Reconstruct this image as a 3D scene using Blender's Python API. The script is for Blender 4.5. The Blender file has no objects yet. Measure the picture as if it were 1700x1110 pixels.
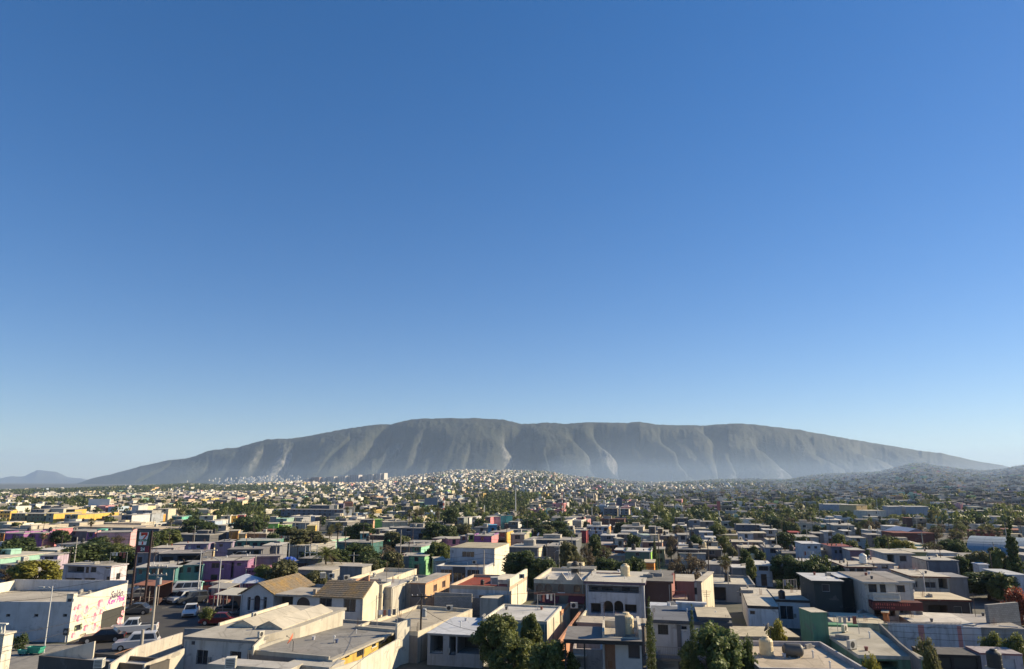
import bpy, math, random
import numpy as np
from mathutils import Vector, Matrix
R = math.radians
rnd = random.Random(7)
sc = bpy.context.scene
# ------------------------------------------------------------------ camera, world, sun, exposure
CAM_H, PITCH, FPX = 18.0, R(12.2), 1133.0           # eye height, upward pitch, focal length in photo pixels (1700 wide)
cam = bpy.data.objects.new('camera', bpy.data.cameras.new('camera'))
sc.collection.objects.link(cam)
cam.data.sensor_width = 36.0
cam.data.lens = 36.0 * FPX / 1700.0
cam.data.clip_end = 60000
cam.data.clip_start = 0.5
cam.location = (0, 0, CAM_H)
cam.rotation_euler = (R(90) + PITCH, 0, 0)
sc.camera = cam
SUN_AZ, SUN_EL = R(74), R(26)                       # azimuth clockwise from the view direction
world = bpy.data.worlds.new('World'); sc.world = world; world.use_nodes = True
wt = world.node_tree
bg = wt.nodes['Background']
sky = wt.nodes.new('ShaderNodeTexSky'); sky.sky_type = 'NISHITA'; sky.sun_disc = False
sky.sun_elevation = SUN_EL; sky.sun_rotation = SUN_AZ
sky.altitude = 500; sky.air_density = 1.0; sky.dust_density = 0.1; sky.ozone_density = 4.0
hs = wt.nodes.new('ShaderNodeHueSaturation'); hs.inputs['Saturation'].default_value = 1.30; hs.inputs['Hue'].default_value = 0.514
wt.links.new(sky.outputs[0], hs.inputs['Color']); gm = wt.nodes.new('ShaderNodeGamma'); gm.inputs['Gamma'].default_value = 0.80
wt.links.new(hs.outputs[0], gm.inputs[0]); wt.links.new(gm.outputs[0], bg.inputs[0]); bg.inputs[1].default_value = 0.094
sun = bpy.data.objects.new('sun', bpy.data.lights.new('sun', 'SUN'))
sc.collection.objects.link(sun)
sun.data.energy = 5.0; sun.data.angle = R(0.5); sun.data.color = (1.0, 0.83, 0.57)
sun.location = (300, 50, 200)
sd = Vector((math.sin(SUN_AZ) * math.cos(SUN_EL), math.cos(SUN_AZ) * math.cos(SUN_EL), math.sin(SUN_EL)))
sun.rotation_euler = sd.to_track_quat('Z', 'Y').to_euler()
sc.view_settings.view_transform = 'Standard'; sc.view_settings.look = 'None'
sc.view_settings.exposure = 0.90; sc.view_settings.gamma = 1.0
sc.view_settings.use_curve_mapping = False
sc.render.engine = 'CYCLES'
sc.cycles.max_bounces = 5; sc.cycles.diffuse_bounces = 3; sc.cycles.volume_bounces = 1
sc.cycles.use_denoising = True
HAZE_DENSITY = 0.5e-4

# ------------------------------------------------------------------ small helpers
COL = sc.collection
def tag(o, label=None, cat=None, group=None, kind=None):
    if label: o['label'] = label
    if cat: o['category'] = cat
    if group: o['group'] = group
    if kind: o['kind'] = kind
    return o
def empty(name, loc=(0, 0, 0), rz=0.0):
    o = bpy.data.objects.new(name, None); COL.objects.link(o)
    o.location = loc; o.rotation_euler = (0, 0, rz); o.empty_display_size = 0.3
    return o
def link(name, me, parent=None, loc=(0, 0, 0), rz=0.0):
    o = bpy.data.objects.new(name, me); COL.objects.link(o)
    o.location = loc; o.rotation_euler = (0, 0, rz)
    if parent: o.parent = parent
    return o
def copy_tree(o, parent=None):
    c = o.copy(); COL.objects.link(c)
    if parent: c.parent = parent
    for ch in o.children: copy_tree(ch, c)
    return c
def ray(x, y):
    X = (x - 850.0) / FPX; Y = -(y - 555.0) / FPX
    return X, math.cos(PITCH) - Y * math.sin(PITCH), math.sin(PITCH) + Y * math.cos(PITCH)
def P(x, y, z=0.0):                                  # photo pixel -> point at height z
    X, F, D = ray(x, y); t = (z - CAM_H) / D
    return Vector((X * t, F * t, z))
def PD(x, y, dist):                                  # photo pixel -> point at forward distance
    X, F, D = ray(x, y); t = dist / F
    return Vector((X * t, dist, CAM_H + D * t))
def proj(p):                                         # point -> photo pixel
    x, y, z = p[0], p[1], p[2] - CAM_H
    f = y * math.cos(PITCH) + z * math.sin(PITCH); u = -y * math.sin(PITCH) + z * math.cos(PITCH)
    return 850 + FPX * x / f, 555 - FPX * u / f
def slope(x, y):                                     # elevation ratio of a pixel (rise per metre forward)
    X, F, D = ray(x, y); return D / F
def az(x, y=800):
    X, F, D = ray(x, y); return X / F

# ------------------------------------------------------------------ materials
MATS = {}
def NT(name):
    m = bpy.data.materials.new(name); m.use_nodes = True
    nt = m.node_tree; b = nt.nodes['Principled BSDF']
    b.inputs['Roughness'].default_value = 0.85
    b.inputs['Specular IOR Level'].default_value = 0.25
    return m, nt, b
def rgb(c): return (c[0], c[1], c[2], 1.0)
def mixc(nt, fac, a, b, mode='MIX'):
    n = nt.nodes.new('ShaderNodeMix'); n.data_type = 'RGBA'; n.blend_type = mode
    for s, v in ((0, fac), (6, a), (7, b)):
        if hasattr(v, 'links'): nt.links.new(v, n.inputs[s])
        elif s == 0: n.inputs[0].default_value = v
        else: n.inputs[s].default_value = rgb(v)
    return n.outputs[2]
def noise(nt, scale, detail=4, rough=0.6, vec=None, dist=0.0):
    n = nt.nodes.new('ShaderNodeTexNoise'); n.inputs['Scale'].default_value = scale
    n.inputs['Detail'].default_value = detail; n.inputs['Roughness'].default_value = rough
    n.inputs['Distortion'].default_value = dist
    if vec is not None: nt.links.new(vec, n.inputs['Vector'])
    return n.outputs['Fac']
def ramp(nt, f, stops):
    n = nt.nodes.new('ShaderNodeValToRGB'); nt.links.new(f, n.inputs[0])
    while len(n.color_ramp.elements) < len(stops): n.color_ramp.elements.new(0.5)
    for e, (p, v) in zip(n.color_ramp.elements, stops):
        e.position = p; e.color = rgb(v) if isinstance(v, tuple) else (v, v, v, 1)
    return n.outputs[0]
def wpos(nt, scale=(1, 1, 1)):
    g = nt.nodes.new('ShaderNodeNewGeometry'); mp = nt.nodes.new('ShaderNodeMapping')
    mp.inputs['Scale'].default_value = scale
    nt.links.new(g.outputs['Position'], mp.inputs['Vector']); return mp.outputs[0]
def bump(nt, b, h, strength=0.3, dist=0.05):
    n = nt.nodes.new('ShaderNodeBump'); n.inputs['Strength'].default_value = strength
    n.inputs['Distance'].default_value = dist
    nt.links.new(h, n.inputs['Height']); nt.links.new(n.outputs[0], b.inputs['Normal'])
def k3(c, k): return (c[0] * k, c[1] * k, c[2] * k)
def wallm(c, dirt=0.45):                              # painted plaster with drips and blotches
    key = ('wall', tuple(round(v, 3) for v in c), dirt)
    if key in MATS: return MATS[key]
    m, nt, b = NT('plaster_paint')
    blotch = noise(nt, 0.7, 5, 0.65, wpos(nt))
    drip = noise(nt, 1.0, 4, 0.6, wpos(nt, (1.7, 1.7, 0.22)))
    fine = noise(nt, 9.0, 3, 0.6, wpos(nt))
    f1 = ramp(nt, blotch, [(0.35, 0.0), (0.7, 1.0)])
    c1 = mixc(nt, f1, k3(c, 1.05), k3(c, 0.84))
    f2 = ramp(nt, drip, [(0.50, 0.0), (0.66, dirt)])
    c2 = mixc(nt, f2, c1, (c[0] * .5 + .03, c[1] * .48 + .03, c[2] * .45 + .03))
    pn = noise(nt, 0.42, 6, 0.72, wpos(nt, (1, 1, 1.6)), 0.5)
    c3 = mixc(nt, ramp(nt, pn, [(0.60, 0.0), (0.615, 0.75 * min(1, dirt * 1.6))]), c2, (c[0] * .35 + .10, c[1] * .35 + .095, c[2] * .35 + .09))
    nt.links.new(c3, b.inputs['Base Color']); bump(nt, b, fine, 0.25, 0.02)
    MATS[key] = m; return m
def roofm(c, stain=0.5):                              # flat roof: cement wash with puddle stains, patches and brush marks
    key = ('roof', tuple(round(v, 3) for v in c), stain)
    if key in MATS: return MATS[key]
    m, nt, b = NT('roof_coating')
    big = noise(nt, 0.28, 5, 0.6, wpos(nt), 0.6)
    med = noise(nt, 1.3, 6, 0.7, wpos(nt), 1.2)
    streak = noise(nt, 2.0, 4, 0.6, wpos(nt, (0.25, 2.2, 1)))
    c1 = mixc(nt, ramp(nt, big, [(0.38, 0.0), (0.66, 1.0)]), k3(c, 1.08), k3(c, 0.80))
    c2 = mixc(nt, ramp(nt, med, [(0.56, 0.0), (0.70, stain)]), c1, (c[0] * .42, c[1] * .40, c[2] * .38))
    c3 = mixc(nt, ramp(nt, streak, [(0.55, 0.0), (0.8, 0.35)]), c2, k3(c, 1.25))
    vr = nt.nodes.new('ShaderNodeTexVoronoi'); vr.feature = 'DISTANCE_TO_EDGE'; vr.inputs['Scale'].default_value = 0.33; nt.links.new(wpos(nt), vr.inputs['Vector'])
    c3 = mixc(nt, ramp(nt, vr.outputs['Distance'], [(0.012, 0.55), (0.022, 0.0)]), c3, k3(c, 0.6))
    pud = noise(nt, 0.17, 3, 0.5, wpos(nt)); c3 = mixc(nt, ramp(nt, pud, [(0.60, 0.0), (0.62, 0.6 * stain), (0.66, 0.25 * stain), (0.75, 0.3 * stain)]), c3, k3(c, 0.5))
    nt.links.new(c3, b.inputs['Base Color']); b.inputs['Roughness'].default_value = 0.9
    bump(nt, b, med, 0.35, 0.04)
    MATS[key] = m; return m
def plain(c, rough=0.6, metal=0.0, spec=0.4, var=0.12, name='paint'):
    key = ('plain', tuple(round(v, 3) for v in c), rough, metal)
    if key in MATS: return MATS[key]
    m, nt, b = NT(name)
    f = noise(nt, 2.5, 4, 0.6, wpos(nt))
    nt.links.new(mixc(nt, ramp(nt, f, [(0.3, 0.0), (0.75, 1.0)]), k3(c, 1 + var), k3(c, 1 - var)), b.inputs['Base Color'])
    b.inputs['Roughness'].default_value = rough; b.inputs['Metallic'].default_value = metal
    b.inputs['Specular IOR Level'].default_value = spec
    MATS[key] = m; return m
def glassm(c=(0.03, 0.035, 0.045)):
    key = ('glass', c)
    if key in MATS: return MATS[key]
    m, nt, b = NT('window_glass')
    f = noise(nt, 0.8, 2, 0.5, wpos(nt))
    nt.links.new(mixc(nt, f, k3(c, 0.6), k3(c, 1.6)), b.inputs['Base Color'])
    b.inputs['Roughness'].default_value = 0.12; b.inputs['Specular IOR Level'].default_value = 0.5
    MATS[key] = m; return m
def blockm(c=(0.30, 0.29, 0.27)):                     # bare concrete block: courses in fine relief (blocks are about 5 px)
    key = ('block', c)
    if key in MATS: return MATS[key]
    m, nt, b = NT('concrete_block')
    tc = nt.nodes.new('ShaderNodeTexCoord'); sep = nt.nodes.new('ShaderNodeSeparateXYZ')
    nt.links.new(tc.outputs['Object'], sep.inputs[0])
    add = nt.nodes.new('ShaderNodeMath'); nt.links.new(sep.outputs[0], add.inputs[0]); nt.links.new(sep.outputs[1], add.inputs[1])
    cb = nt.nodes.new('ShaderNodeCombineXYZ'); nt.links.new(add.outputs[0], cb.inputs[0]); nt.links.new(sep.outputs[2], cb.inputs[1])
    br = nt.nodes.new('ShaderNodeTexBrick'); nt.links.new(cb.outputs[0], br.inputs['Vector'])
    br.inputs['Scale'].default_value = 1.0; br.inputs['Brick Width'].default_value = 0.4; br.inputs['Row Height'].default_value = 0.2
    br.inputs['Mortar Size'].default_value = 0.018
    br.inputs['Color1'].default_value = rgb(k3(c, 1.1)); br.inputs['Color2'].default_value = rgb(k3(c, 0.85)); br.inputs['Mortar'].default_value = rgb(k3(c, 0.6))
    f = noise(nt, 0.9, 5, 0.65, wpos(nt))
    nt.links.new(mixc(nt, ramp(nt, f, [(0.45, 0.0), (0.75, 0.6)]), br.outputs['Color'], k3(c, 0.55)), b.inputs['Base Color'])
    bump(nt, b, br.outputs['Fac'], -0.4, 0.02)
    MATS[key] = m; return m
def leafm(a, bcol, name='leaves'):
    key = ('leaf', a, bcol)
    if key in MATS: return MATS[key]
    m, nt, b = NT(name)
    g = nt.nodes.new('ShaderNodeNewGeometry')
    f2 = noise(nt, 0.9, 3, 0.6, wpos(nt))
    ad = nt.nodes.new('ShaderNodeMath'); ad.operation = 'MULTIPLY_ADD'
    nt.links.new(g.outputs['Random Per Island'], ad.inputs[0]); ad.inputs[1].default_value = 0.55
    nt.links.new(f2, ad.inputs[2])
    nt.links.new(ramp(nt, ad.outputs[0], [(0.35, a), (0.7, tuple((x + y) / 2 for x, y in zip(a, bcol))), (1.0, bcol)]), b.inputs['Base Color'])
    b.inputs['Roughness'].default_value = 0.6; b.inputs['Specular IOR Level'].default_value = 0.3
    tr = nt.nodes.new('ShaderNodeBsdfTranslucent'); tr.inputs[0].default_value = rgb(tuple(min(1, v * 1.5) for v in bcol))
    mx = nt.nodes.new('ShaderNodeMixShader'); mx.inputs[0].default_value = 0.22
    out = nt.nodes['Material Output']
    nt.links.new(b.outputs[0], mx.inputs[1]); nt.links.new(tr.outputs[0], mx.inputs[2]); nt.links.new(mx.outputs[0], out.inputs[0])
    MATS[key] = m; return m

# ------------------------------------------------------------------ mesh builder
class MB:
    def __init__(s): s.v = []; s.f = []; s.m = []; s.mats = []
    def mi(s, mat):
        if mat not in s.mats: s.mats.append(mat)
        return s.mats.index(mat)
    def quad(s, pts, mat):
        i = len(s.v); s.v += [tuple(p) for p in pts]; s.f.append(tuple(range(i, i + len(pts)))); s.m.append(s.mi(mat)); return s
    def box(s, x0, y0, z0, x1, y1, z1, mat, skip=''):
        i = len(s.v); k = s.mi(mat)
        s.v += [(x0, y0, z0), (x1, y0, z0), (x1, y1, z0), (x0, y1, z0), (x0, y0, z1), (x1, y0, z1), (x1, y1, z1), (x0, y1, z1)]
        F = {'b': (0, 3, 2, 1), 't': (4, 5, 6, 7), 'f': (0, 1, 5, 4), 'r': (1, 2, 6, 5), 'k': (2, 3, 7, 6), 'l': (3, 0, 4, 7)}
        for n, q in F.items():
            if n in skip: continue
            s.f.append(tuple(i + a for a in q)); s.m.append(k)
        return s
    def bar(s, a, b, r, mat, n=6, r2=None, cap=True):
        a = Vector(a); b = Vector(b); d = (b - a)
        if d.length < 1e-6: return s
        q = d.to_track_quat('Z', 'Y'); i = len(s.v); k = s.mi(mat); r2 = r if r2 is None else r2
        for p, rr in ((a, r), (b, r2)):
            for j in range(n):
                t = 2 * math.pi * j / n
                s.v.append(tuple(p + q @ Vector((rr * math.cos(t), rr * math.sin(t), 0))))
        for j in range(n):
            j2 = (j + 1) % n
            s.f.append((i + j, i + j2, i + n + j2, i + n + j)); s.m.append(k)
        if cap:
            s.f.append(tuple(i + j for j in reversed(range(n)))); s.m.append(k)
            s.f.append(tuple(i + n + j for j in range(n))); s.m.append(k)
        return s
    def path(s, pts, r, mat, n=5):
        for a, b in zip(pts[:-1], pts[1:]): s.bar(a, b, r, mat, n)
        return s
    def lathe(s, c, prof, mat, n=14, axis='z'):
        i = len(s.v); k = s.mi(mat)
        for (r, h) in prof:
            for j in range(n):
                t = 2 * math.pi * j / n
                x, y = r * math.cos(t), r * math.sin(t)
                s.v.append((c[0] + x, c[1] + y, c[2] + h) if axis == 'z' else ((c[0] + h, c[1] + x, c[2] + y) if axis == 'x' else (c[0] + x, c[1] + h, c[2] + y)))
        for a in range(len(prof) - 1):
            for j in range(n):
                j2 = (j + 1) % n
                s.f.append((i + a * n + j, i + a * n + j2, i + (a + 1) * n + j2, i + (a + 1) * n + j)); s.m.append(k)
        s.f.append(tuple(i + j for j in reversed(range(n)))); s.m.append(k)
        s.f.append(tuple(i + (len(prof) - 1) * n + j for j in range(n))); s.m.append(k)
        return s
    def prism(s, pts, h, mat):                         # polygon (x,y,z) extruded by vector h
        i = len(s.v); n = len(pts); k = s.mi(mat)
        s.v += [tuple(p) for p in pts] + [tuple(Vector(p) + Vector(h)) for p in pts]
        s.f.append(tuple(i + j for j in reversed(range(n)))); s.f.append(tuple(i + n + j for j in range(n))); s.m += [k, k]
        for j in range(n):
            j2 = (j + 1) % n; s.f.append((i + j, i + j2, i + n + j2, i + n + j)); s.m.append(k)
        return s
    def mesh(s, name, smooth=False):
        me = bpy.data.meshes.new(name); me.from_pydata(s.v, [], s.f)
        for m in s.mats: me.materials.append(m)
        me.polygons.foreach_set('material_index', s.m)
        if smooth: me.polygons.foreach_set('use_smooth', [True] * len(s.f))
        me.update(); return me
    def build(s, name, parent=None, loc=(0, 0, 0), rz=0.0, smooth=False):
        return link(name, s.mesh(name, smooth), parent, loc, rz)
def np_mesh(name, verts, quads, mats, mat_idx=None, colors=None, smooth=False):
    me = bpy.data.meshes.new(name); n = len(quads); k = quads.shape[1]
    me.vertices.add(len(verts)); me.vertices.foreach_set('co', np.ascontiguousarray(verts, dtype=np.float32).ravel())
    me.loops.add(n * k); me.loops.foreach_set('vertex_index', np.ascontiguousarray(quads, dtype=np.int32).ravel())
    me.polygons.add(n)
    me.polygons.foreach_set('loop_start', np.arange(0, n * k, k, dtype=np.int32))
    for m in mats: me.materials.append(m)
    if mat_idx is not None: me.polygons.foreach_set('material_index', np.ascontiguousarray(mat_idx, dtype=np.int32))
    me.polygons.foreach_set('use_smooth', np.full(n, smooth, dtype=bool))
    me.update(calc_edges=True)
    if colors is not None:
        a = me.attributes.new('Col', 'FLOAT_COLOR', 'FACE')
        a.data.foreach_set('color', np.concatenate([colors, np.ones((n, 1))], 1).astype(np.float32).ravel())
    return me
def smoothstep(x, a, b):
    t = np.clip((x - a) / (b - a), 0, 1); return t * t * (3 - 2 * t)
def vnoise(x, y, seed=0):                             # value noise on arrays, -1..1
    xi = np.floor(x).astype(np.int64); yi = np.floor(y).astype(np.int64); xf = x - xi; yf = y - yi
    def h(a, b):
        n = (a * 374761393 + b * 668265263 + seed * 974634777) & 0x7fffffff
        n = (n ^ (n >> 13)) * 1274126177 & 0x7fffffff
        return ((n ^ (n >> 16)) & 0xffff) / 32767.5 - 1
    u = xf * xf * (3 - 2 * xf); v = yf * yf * (3 - 2 * yf)
    return (h(xi, yi) * (1 - u) + h(xi + 1, yi) * u) * (1 - v) + (h(xi, yi + 1) * (1 - u) + h(xi + 1, yi + 1) * u) * v
def fbm(x, y, o=4, seed=0, g=0.5):
    s = 0; a = 1; t = 0
    for i in range(o): s = s + a * vnoise(x * 2 ** i, y * 2 ** i, seed + i * 17); t += a; a *= g
    return s / t
# ------------------------------------------------------------------ terrain
SKY_PX = np.array([(-260, 815), (-100, 815), (0, 814), (58, 812), (116, 811), (193, 807), (265, 805), (312, 802), (370, 805), (450, 801), (500, 798), (590, 799), (650, 793),
    (705, 788), (744, 781), (784, 780), (850, 781), (906, 782), (940, 789), (985, 793), (1038, 798), (1091, 801), (1144, 799), (1197, 796),
    (1250, 795), (1303, 797), (1343, 790), (1369, 787), (1422, 785), (1462, 783), (1488, 776), (1515, 769), (1535, 769), (1554, 773), (1594, 778),
    (1634, 781), (1663, 779), (1687, 774), (1720, 770), (1800, 776), (1960, 790)], float)
SKY_A = np.array([az(x, y) for x, y in SKY_PX]); SKY_E = np.array([slope(x, y) for x, y in SKY_PX])
RS_X = [-300, 0, 400, 620, 850, 1100, 1300, 1530, 1700, 2000]
RS_V = [2900, 2900, 2900, 2850, 2700, 2800, 2900, 2700, 2800, 2800]
def terrain(x, y):
    x = np.asarray(x, float); y = np.asarray(y, float)
    yy = np.maximum(y, 1.0); a = np.clip(x / yy, -1.1, 1.1)
    e = np.interp(a, SKY_A, SKY_E); ys = np.interp(a, [az(v) for v in RS_X], RS_V)
    zs = CAM_H + e * ys - 4.0
    y0 = 520.0
    t = np.clip((yy - y0) / (ys - y0), 0, 1)
    z = zs * (t ** 1.35)
    z = z + 5 * fbm(x / 160, y / 160, 3, 5) * smoothstep(t, 0.1, 0.5) * (1 - smoothstep(t, 0.85, 1.0))
    back = np.clip((yy - ys) / 900.0, 0, 1)
    far = 4.0 + 0 * zs
    z = z * (1 - smoothstep(back, 0, 1)) + far * smoothstep(back, 0, 1)
    z = np.where(y < y0, 0.0, z)
    return z - 5.0 * smoothstep(y, 100, 420) * (1 - smoothstep(y, 520, 1500))
def tz(x, y): return float(terrain(x, y))
def build_ground():
    th = np.concatenate([np.linspace(-math.pi, R(-50), 60, endpoint=False), np.linspace(R(-50), R(50), 420, endpoint=False), np.linspace(R(50), math.pi, 61)[:-1]])
    rr = np.concatenate([[0.01], np.linspace(30, 500, 30), np.linspace(520, 4100, 130), np.geomspace(4200, 24000, 22)])
    T, Q = np.meshgrid(th, rr); X = Q * np.sin(T); Y = Q * np.cos(T); Z = terrain(X, Y)
    nt_, nr = len(th), len(rr); V = np.stack([X, Y, Z], -1).reshape(-1, 3)
    i, j = np.meshgrid(np.arange(nr - 1), np.arange(nt_), indexing='ij'); j2 = (j + 1) % nt_
    F = np.stack([i * nt_ + j, i * nt_ + j2, (i + 1) * nt_ + j2, (i + 1) * nt_ + j], -1).reshape(-1, 4)[:, ::-1]
    m, nt, b = NT('city_ground')
    n1 = noise(nt, 0.012, 6, 0.65, wpos(nt)); n2 = noise(nt, 0.25, 5, 0.65, wpos(nt)); n3 = noise(nt, 2.2, 4, 0.7, wpos(nt))
    c1 = mixc(nt, ramp(nt, n1, [(0.42, 0.0), (0.6, 1.0)]), (0.15, 0.14, 0.12), (0.055, 0.07, 0.035))
    c2 = mixc(nt, ramp(nt, n2, [(0.42, 0.0), (0.62, 0.8)]), c1, (0.085, 0.083, 0.08))
    c3 = mixc(nt, ramp(nt, n3, [(0.5, 0.0), (0.75, 0.4)]), c2, (0.20, 0.18, 0.15))
    nt.links.new(c3, b.inputs['Base Color'])
    o = link('ground', np_mesh('ground', V, F, [m], smooth=True)); tag(o, kind='structure')
build_ground()

# ------------------------------------------------------------------ the long mountain
RIDGE = [(60, 815), (90, 812), (116, 807), (148, 795), (185, 787), (233, 774), (278, 764), (312, 761), (344, 750), (397, 742), (426, 734), (440, 731), (487, 728), (538, 720), (580, 711),
    (625, 705), (649, 704), (683, 696), (752, 694), (797, 695), (832, 697), (866, 704), (906, 702.5), (943, 704), (969, 701), (1038, 702), (1062, 700), (1091, 705),
    (1157, 706.5), (1202, 704), (1229, 703), (1250, 705), (1324, 713), (1382, 724), (1451, 735.5), (1515, 746), (1562, 752), (1620, 765), (1673, 774), (1720, 790), (1780, 806)]
GULLY = [[(205, 792), (180, 803)], [(283, 766), (225, 797)], [(345, 764), (322, 780), (300, 800)], [(412, 756), (380, 775), (347, 800)], [(437, 744), (418, 765), (400, 800)],
    [(486, 741), (468, 760), (443, 800)], [(538, 735), (500, 800)], [(580, 724), (540, 760), (520, 800)], [(640, 709), (590, 745), (560, 770), (535, 800)], [(672, 716), (625, 760), (600, 800)],
    [(701, 720), (688, 752), (664, 800)], [(738, 730), (715, 760), (697, 800)], [(757, 735), (745, 765), (733, 800)], [(780, 738), (772, 765), (766, 800)],
    [(838, 716), (852, 736), (849, 746), (836, 760), (840, 775), (834, 800)], [(886, 725), (893, 748), (890, 800)], [(905, 750), (913, 780), (916, 800)], [(952, 720), (978, 742), (986, 765), (1020, 800)],
    [(985, 712), (1024, 746), (1013, 758), (1022, 780), (1032, 800)], [(1060, 722), (1113, 758), (1118, 770), (1110, 800)], [(1095, 720), (1122, 752), (1127, 768), (1165, 800)],
    [(1150, 745), (1175, 770), (1186, 800)], [(1168, 712), (1187, 725), (1187, 757), (1193, 800)], [(1210, 752), (1222, 775), (1220, 800)], [(1255, 728), (1300, 752), (1322, 770), (1330, 800)], [(1350, 735), (1400, 765), (1420, 800)],
    [(1425, 738), (1490, 765), (1540, 800)], [(1530, 756), (1600, 775), (1640, 800)]]
def build_mountain():
    NA, NV = 1100, 190
    a = np.linspace(az(60), az(1780), NA)
    ra = np.array([az(x, y) for x, y in RIDGE]); re = np.array([slope(x, y) for x, y in RIDGE])
    e = np.interp(a, ra, re)
    e = e + 0.0004 * vnoise(a * 90, a * 0, 3) + 0.00025 * vnoise(a * 400, a * 0, 4)
    YF, YR = 4750.0, 5850.0
    top = CAM_H + e * YR
    v = np.linspace(0, 1.5, NV)
    A, V = np.meshgrid(a, v); TOP = np.broadcast_to(top, A.shape)
    prof = np.where(V <= 1, 1 - (1 - np.clip(V, 0, 1)) ** 1.6, 1 - ((V - 1) / 0.5) ** 1.5)
    Y = YF + (YR - YF) * V
    Z = TOP * prof
    ecol = (Z - CAM_H) / Y
    # gully polylines -> azimuth as a function of the elevation ratio
    cuts = []
    for g in GULLY:
        es = np.array([slope(x, y) for x, y in g]); aa = np.array([az(x, y) for x, y in g]); o = np.argsort(es)
        cuts.append((es[o], aa[o]))
    E0 = np.clip(ecol, -0.01, 0.1)
    E0 = np.where(V > 1, 0.2, E0)
    pos = np.stack([np.interp(E0, es, aa) for es, aa in cuts]); wob = 0.0012 * fbm(A * 60, V * 9, 3, 8)
    GW_ = {437: 1.7, 486: 1.7, 640: 1.9, 672: 1.3, 701: 1.5, 738: 1.1, 838: 1.9, 886: 1.2, 952: 1.2, 985: 2.0, 1060: 1.7, 1095: 1.2, 1168: 1.9, 1255: 1.5, 412: 1.4, 345: 1.2, 1425: 1.4, 1210: .8, 1350: .8}
    stren = np.stack([(1 - smoothstep(E0, es[-1] - 0.003, es[-1] + 0.008)) * GW_.get(g[0][0], .4) for (es, aa), g in zip(cuts, GULLY)])
    lo = np.full(A.shape, az(60)); hi = np.full(A.shape, az(1780)); sl = np.zeros(A.shape); sh = np.zeros(A.shape)
    order = np.argsort(pos[:, 0, :].mean(1))
    AW = A + wob
    for k in order:
        left = pos[k] <= AW
        better = left & (pos[k] > lo); lo = np.where(better, pos[k], lo); sl = np.where(better, stren[k], sl)
        better = (~left) & (pos[k] < hi); hi = np.where(better, pos[k], hi); sh = np.where(better, stren[k], sh)
    W = np.maximum(hi - lo, 1e-4) * Y
    dl = (AW - lo) * Y; dh = (hi - AW) * Y                # metres from the gully on each side
    sc_l = np.minimum(W * 0.70, 260); sc_h = np.minimum(W * 0.30, 90)
    cut = (0.85 + 0.35 * fbm(A * 17, V * 2.2, 2, 91)) * (sl * sc_l * np.exp(-dl / (sc_l * 0.70)) + sh * sc_h * np.exp(-dh / (sc_h * 0.62)))
    env = smoothstep(V, 0.0, 0.16) * (1 - smoothstep(V, 0.72, 1.0)) * np.clip(TOP / 420, 0.15, 1)
    X = A * Y
    rough = 19 * fbm(X / 150, Y / 260, 5, 21, 0.62) + 7 * (0.5 - np.abs(fbm(X / 55 + 2, Y / 160, 3, 31)))
    side = 17 * (0.42 - np.abs(fbm(AW * 55 + 0.9 * V * np.sign(A), V * 3.4 + A * 8, 4, 131, .6)))
    Z = Z + side * env
    Z = Z - cut * env + rough * smoothstep(V, 0.02, 0.2) * (1 - smoothstep(V, 0.86, 1.0)) * np.clip(TOP / 300, 0, 1)
    Z = Z + 2.5 * fbm(X / 25, Y / 25, 2, 41) * np.clip(TOP / 300, 0, 1)
    Z = np.maximum(Z, -40)
    rock = np.clip(np.minimum(sl, 1) * np.exp(-dl / 10.0) * 0.15 + np.minimum(sh, 1.3) * np.exp(-dh / 26.0) * 0.5, 0, 1) * env * smoothstep(A, -0.6, -0.4) * np.clip(0.45 + 1.6 * fbm(X / 260, Z / 200, 3, 51), 0, 1.6)
    for (px, py, rx, ry, s) in ((843, 736, 9, 14, 1.6), (1010, 745, 12, 12, 1.1), (1020, 768, 7, 16, .8), (1213, 790, 4, 9, 2.5), (1295, 775, 4, 14, 2.0), (1312, 765, 12, 5, 1.0), (1437, 780, 6, 6, 1.4), (1470, 772, 34, 7, .7), (470, 752, 12, 12, 1.0), (455, 772, 10, 12, .8)):
        ca, ce = az(px, py), slope(px, py)
        rock = rock + s * np.exp(-((A - ca) * FPX / rx) ** 2 - ((ecol - ce) * FPX / ry) ** 2)
    rock = np.clip(rock, 0, 1) * (V < 1)
    P3 = np.stack([X, Y, Z], -1).reshape(-1, 3)
    i, j = np.meshgrid(np.arange(NV - 1), np.arange(NA - 1), indexing='ij')
    F = np.stack([i * NA + j, i * NA + j + 1, (i + 1) * NA + j + 1, (i + 1) * NA + j], -1).reshape(-1, 4)
    m, nt, b = NT('mountain_scrub')
    att = nt.nodes.new('ShaderNodeAttribute'); att.attribute_name = 'rock'
    n1 = noise(nt, 0.05, 8, 0.75, wpos(nt)); n2 = noise(nt, 0.006, 5, 0.6, wpos(nt)); n3 = noise(nt, 0.06, 5, 0.7, wpos(nt, (1.0, 0.3, 0.35)))
    scrub = mixc(nt, ramp(nt, n1, [(0.36, 0.0), (0.62, 1.0)]), (0.008, 0.016, 0.010), (0.034, 0.042, 0.024))
    scrub = mixc(nt, ramp(nt, n2, [(0.4, 0.0), (0.65, 0.6)]), scrub, (0.045, 0.045, 0.026))
    mm = nt.nodes.new('ShaderNodeMath'); mm.operation = 'MULTIPLY'; nt.links.new(att.outputs['Fac'], mm.inputs[0]); nt.links.new(ramp(nt, n3, [(0.38, 0.0), (0.60, 1.0)]), mm.inputs[1])
    nt.links.new(mixc(nt, mm.outputs[0], scrub, (0.25, 0.245, 0.23)), b.inputs['Base Color'])
    bump(nt, b, n1, 1.0, 14.0)
    me = np_mesh('mountain', P3, F, [m], smooth=True)
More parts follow.
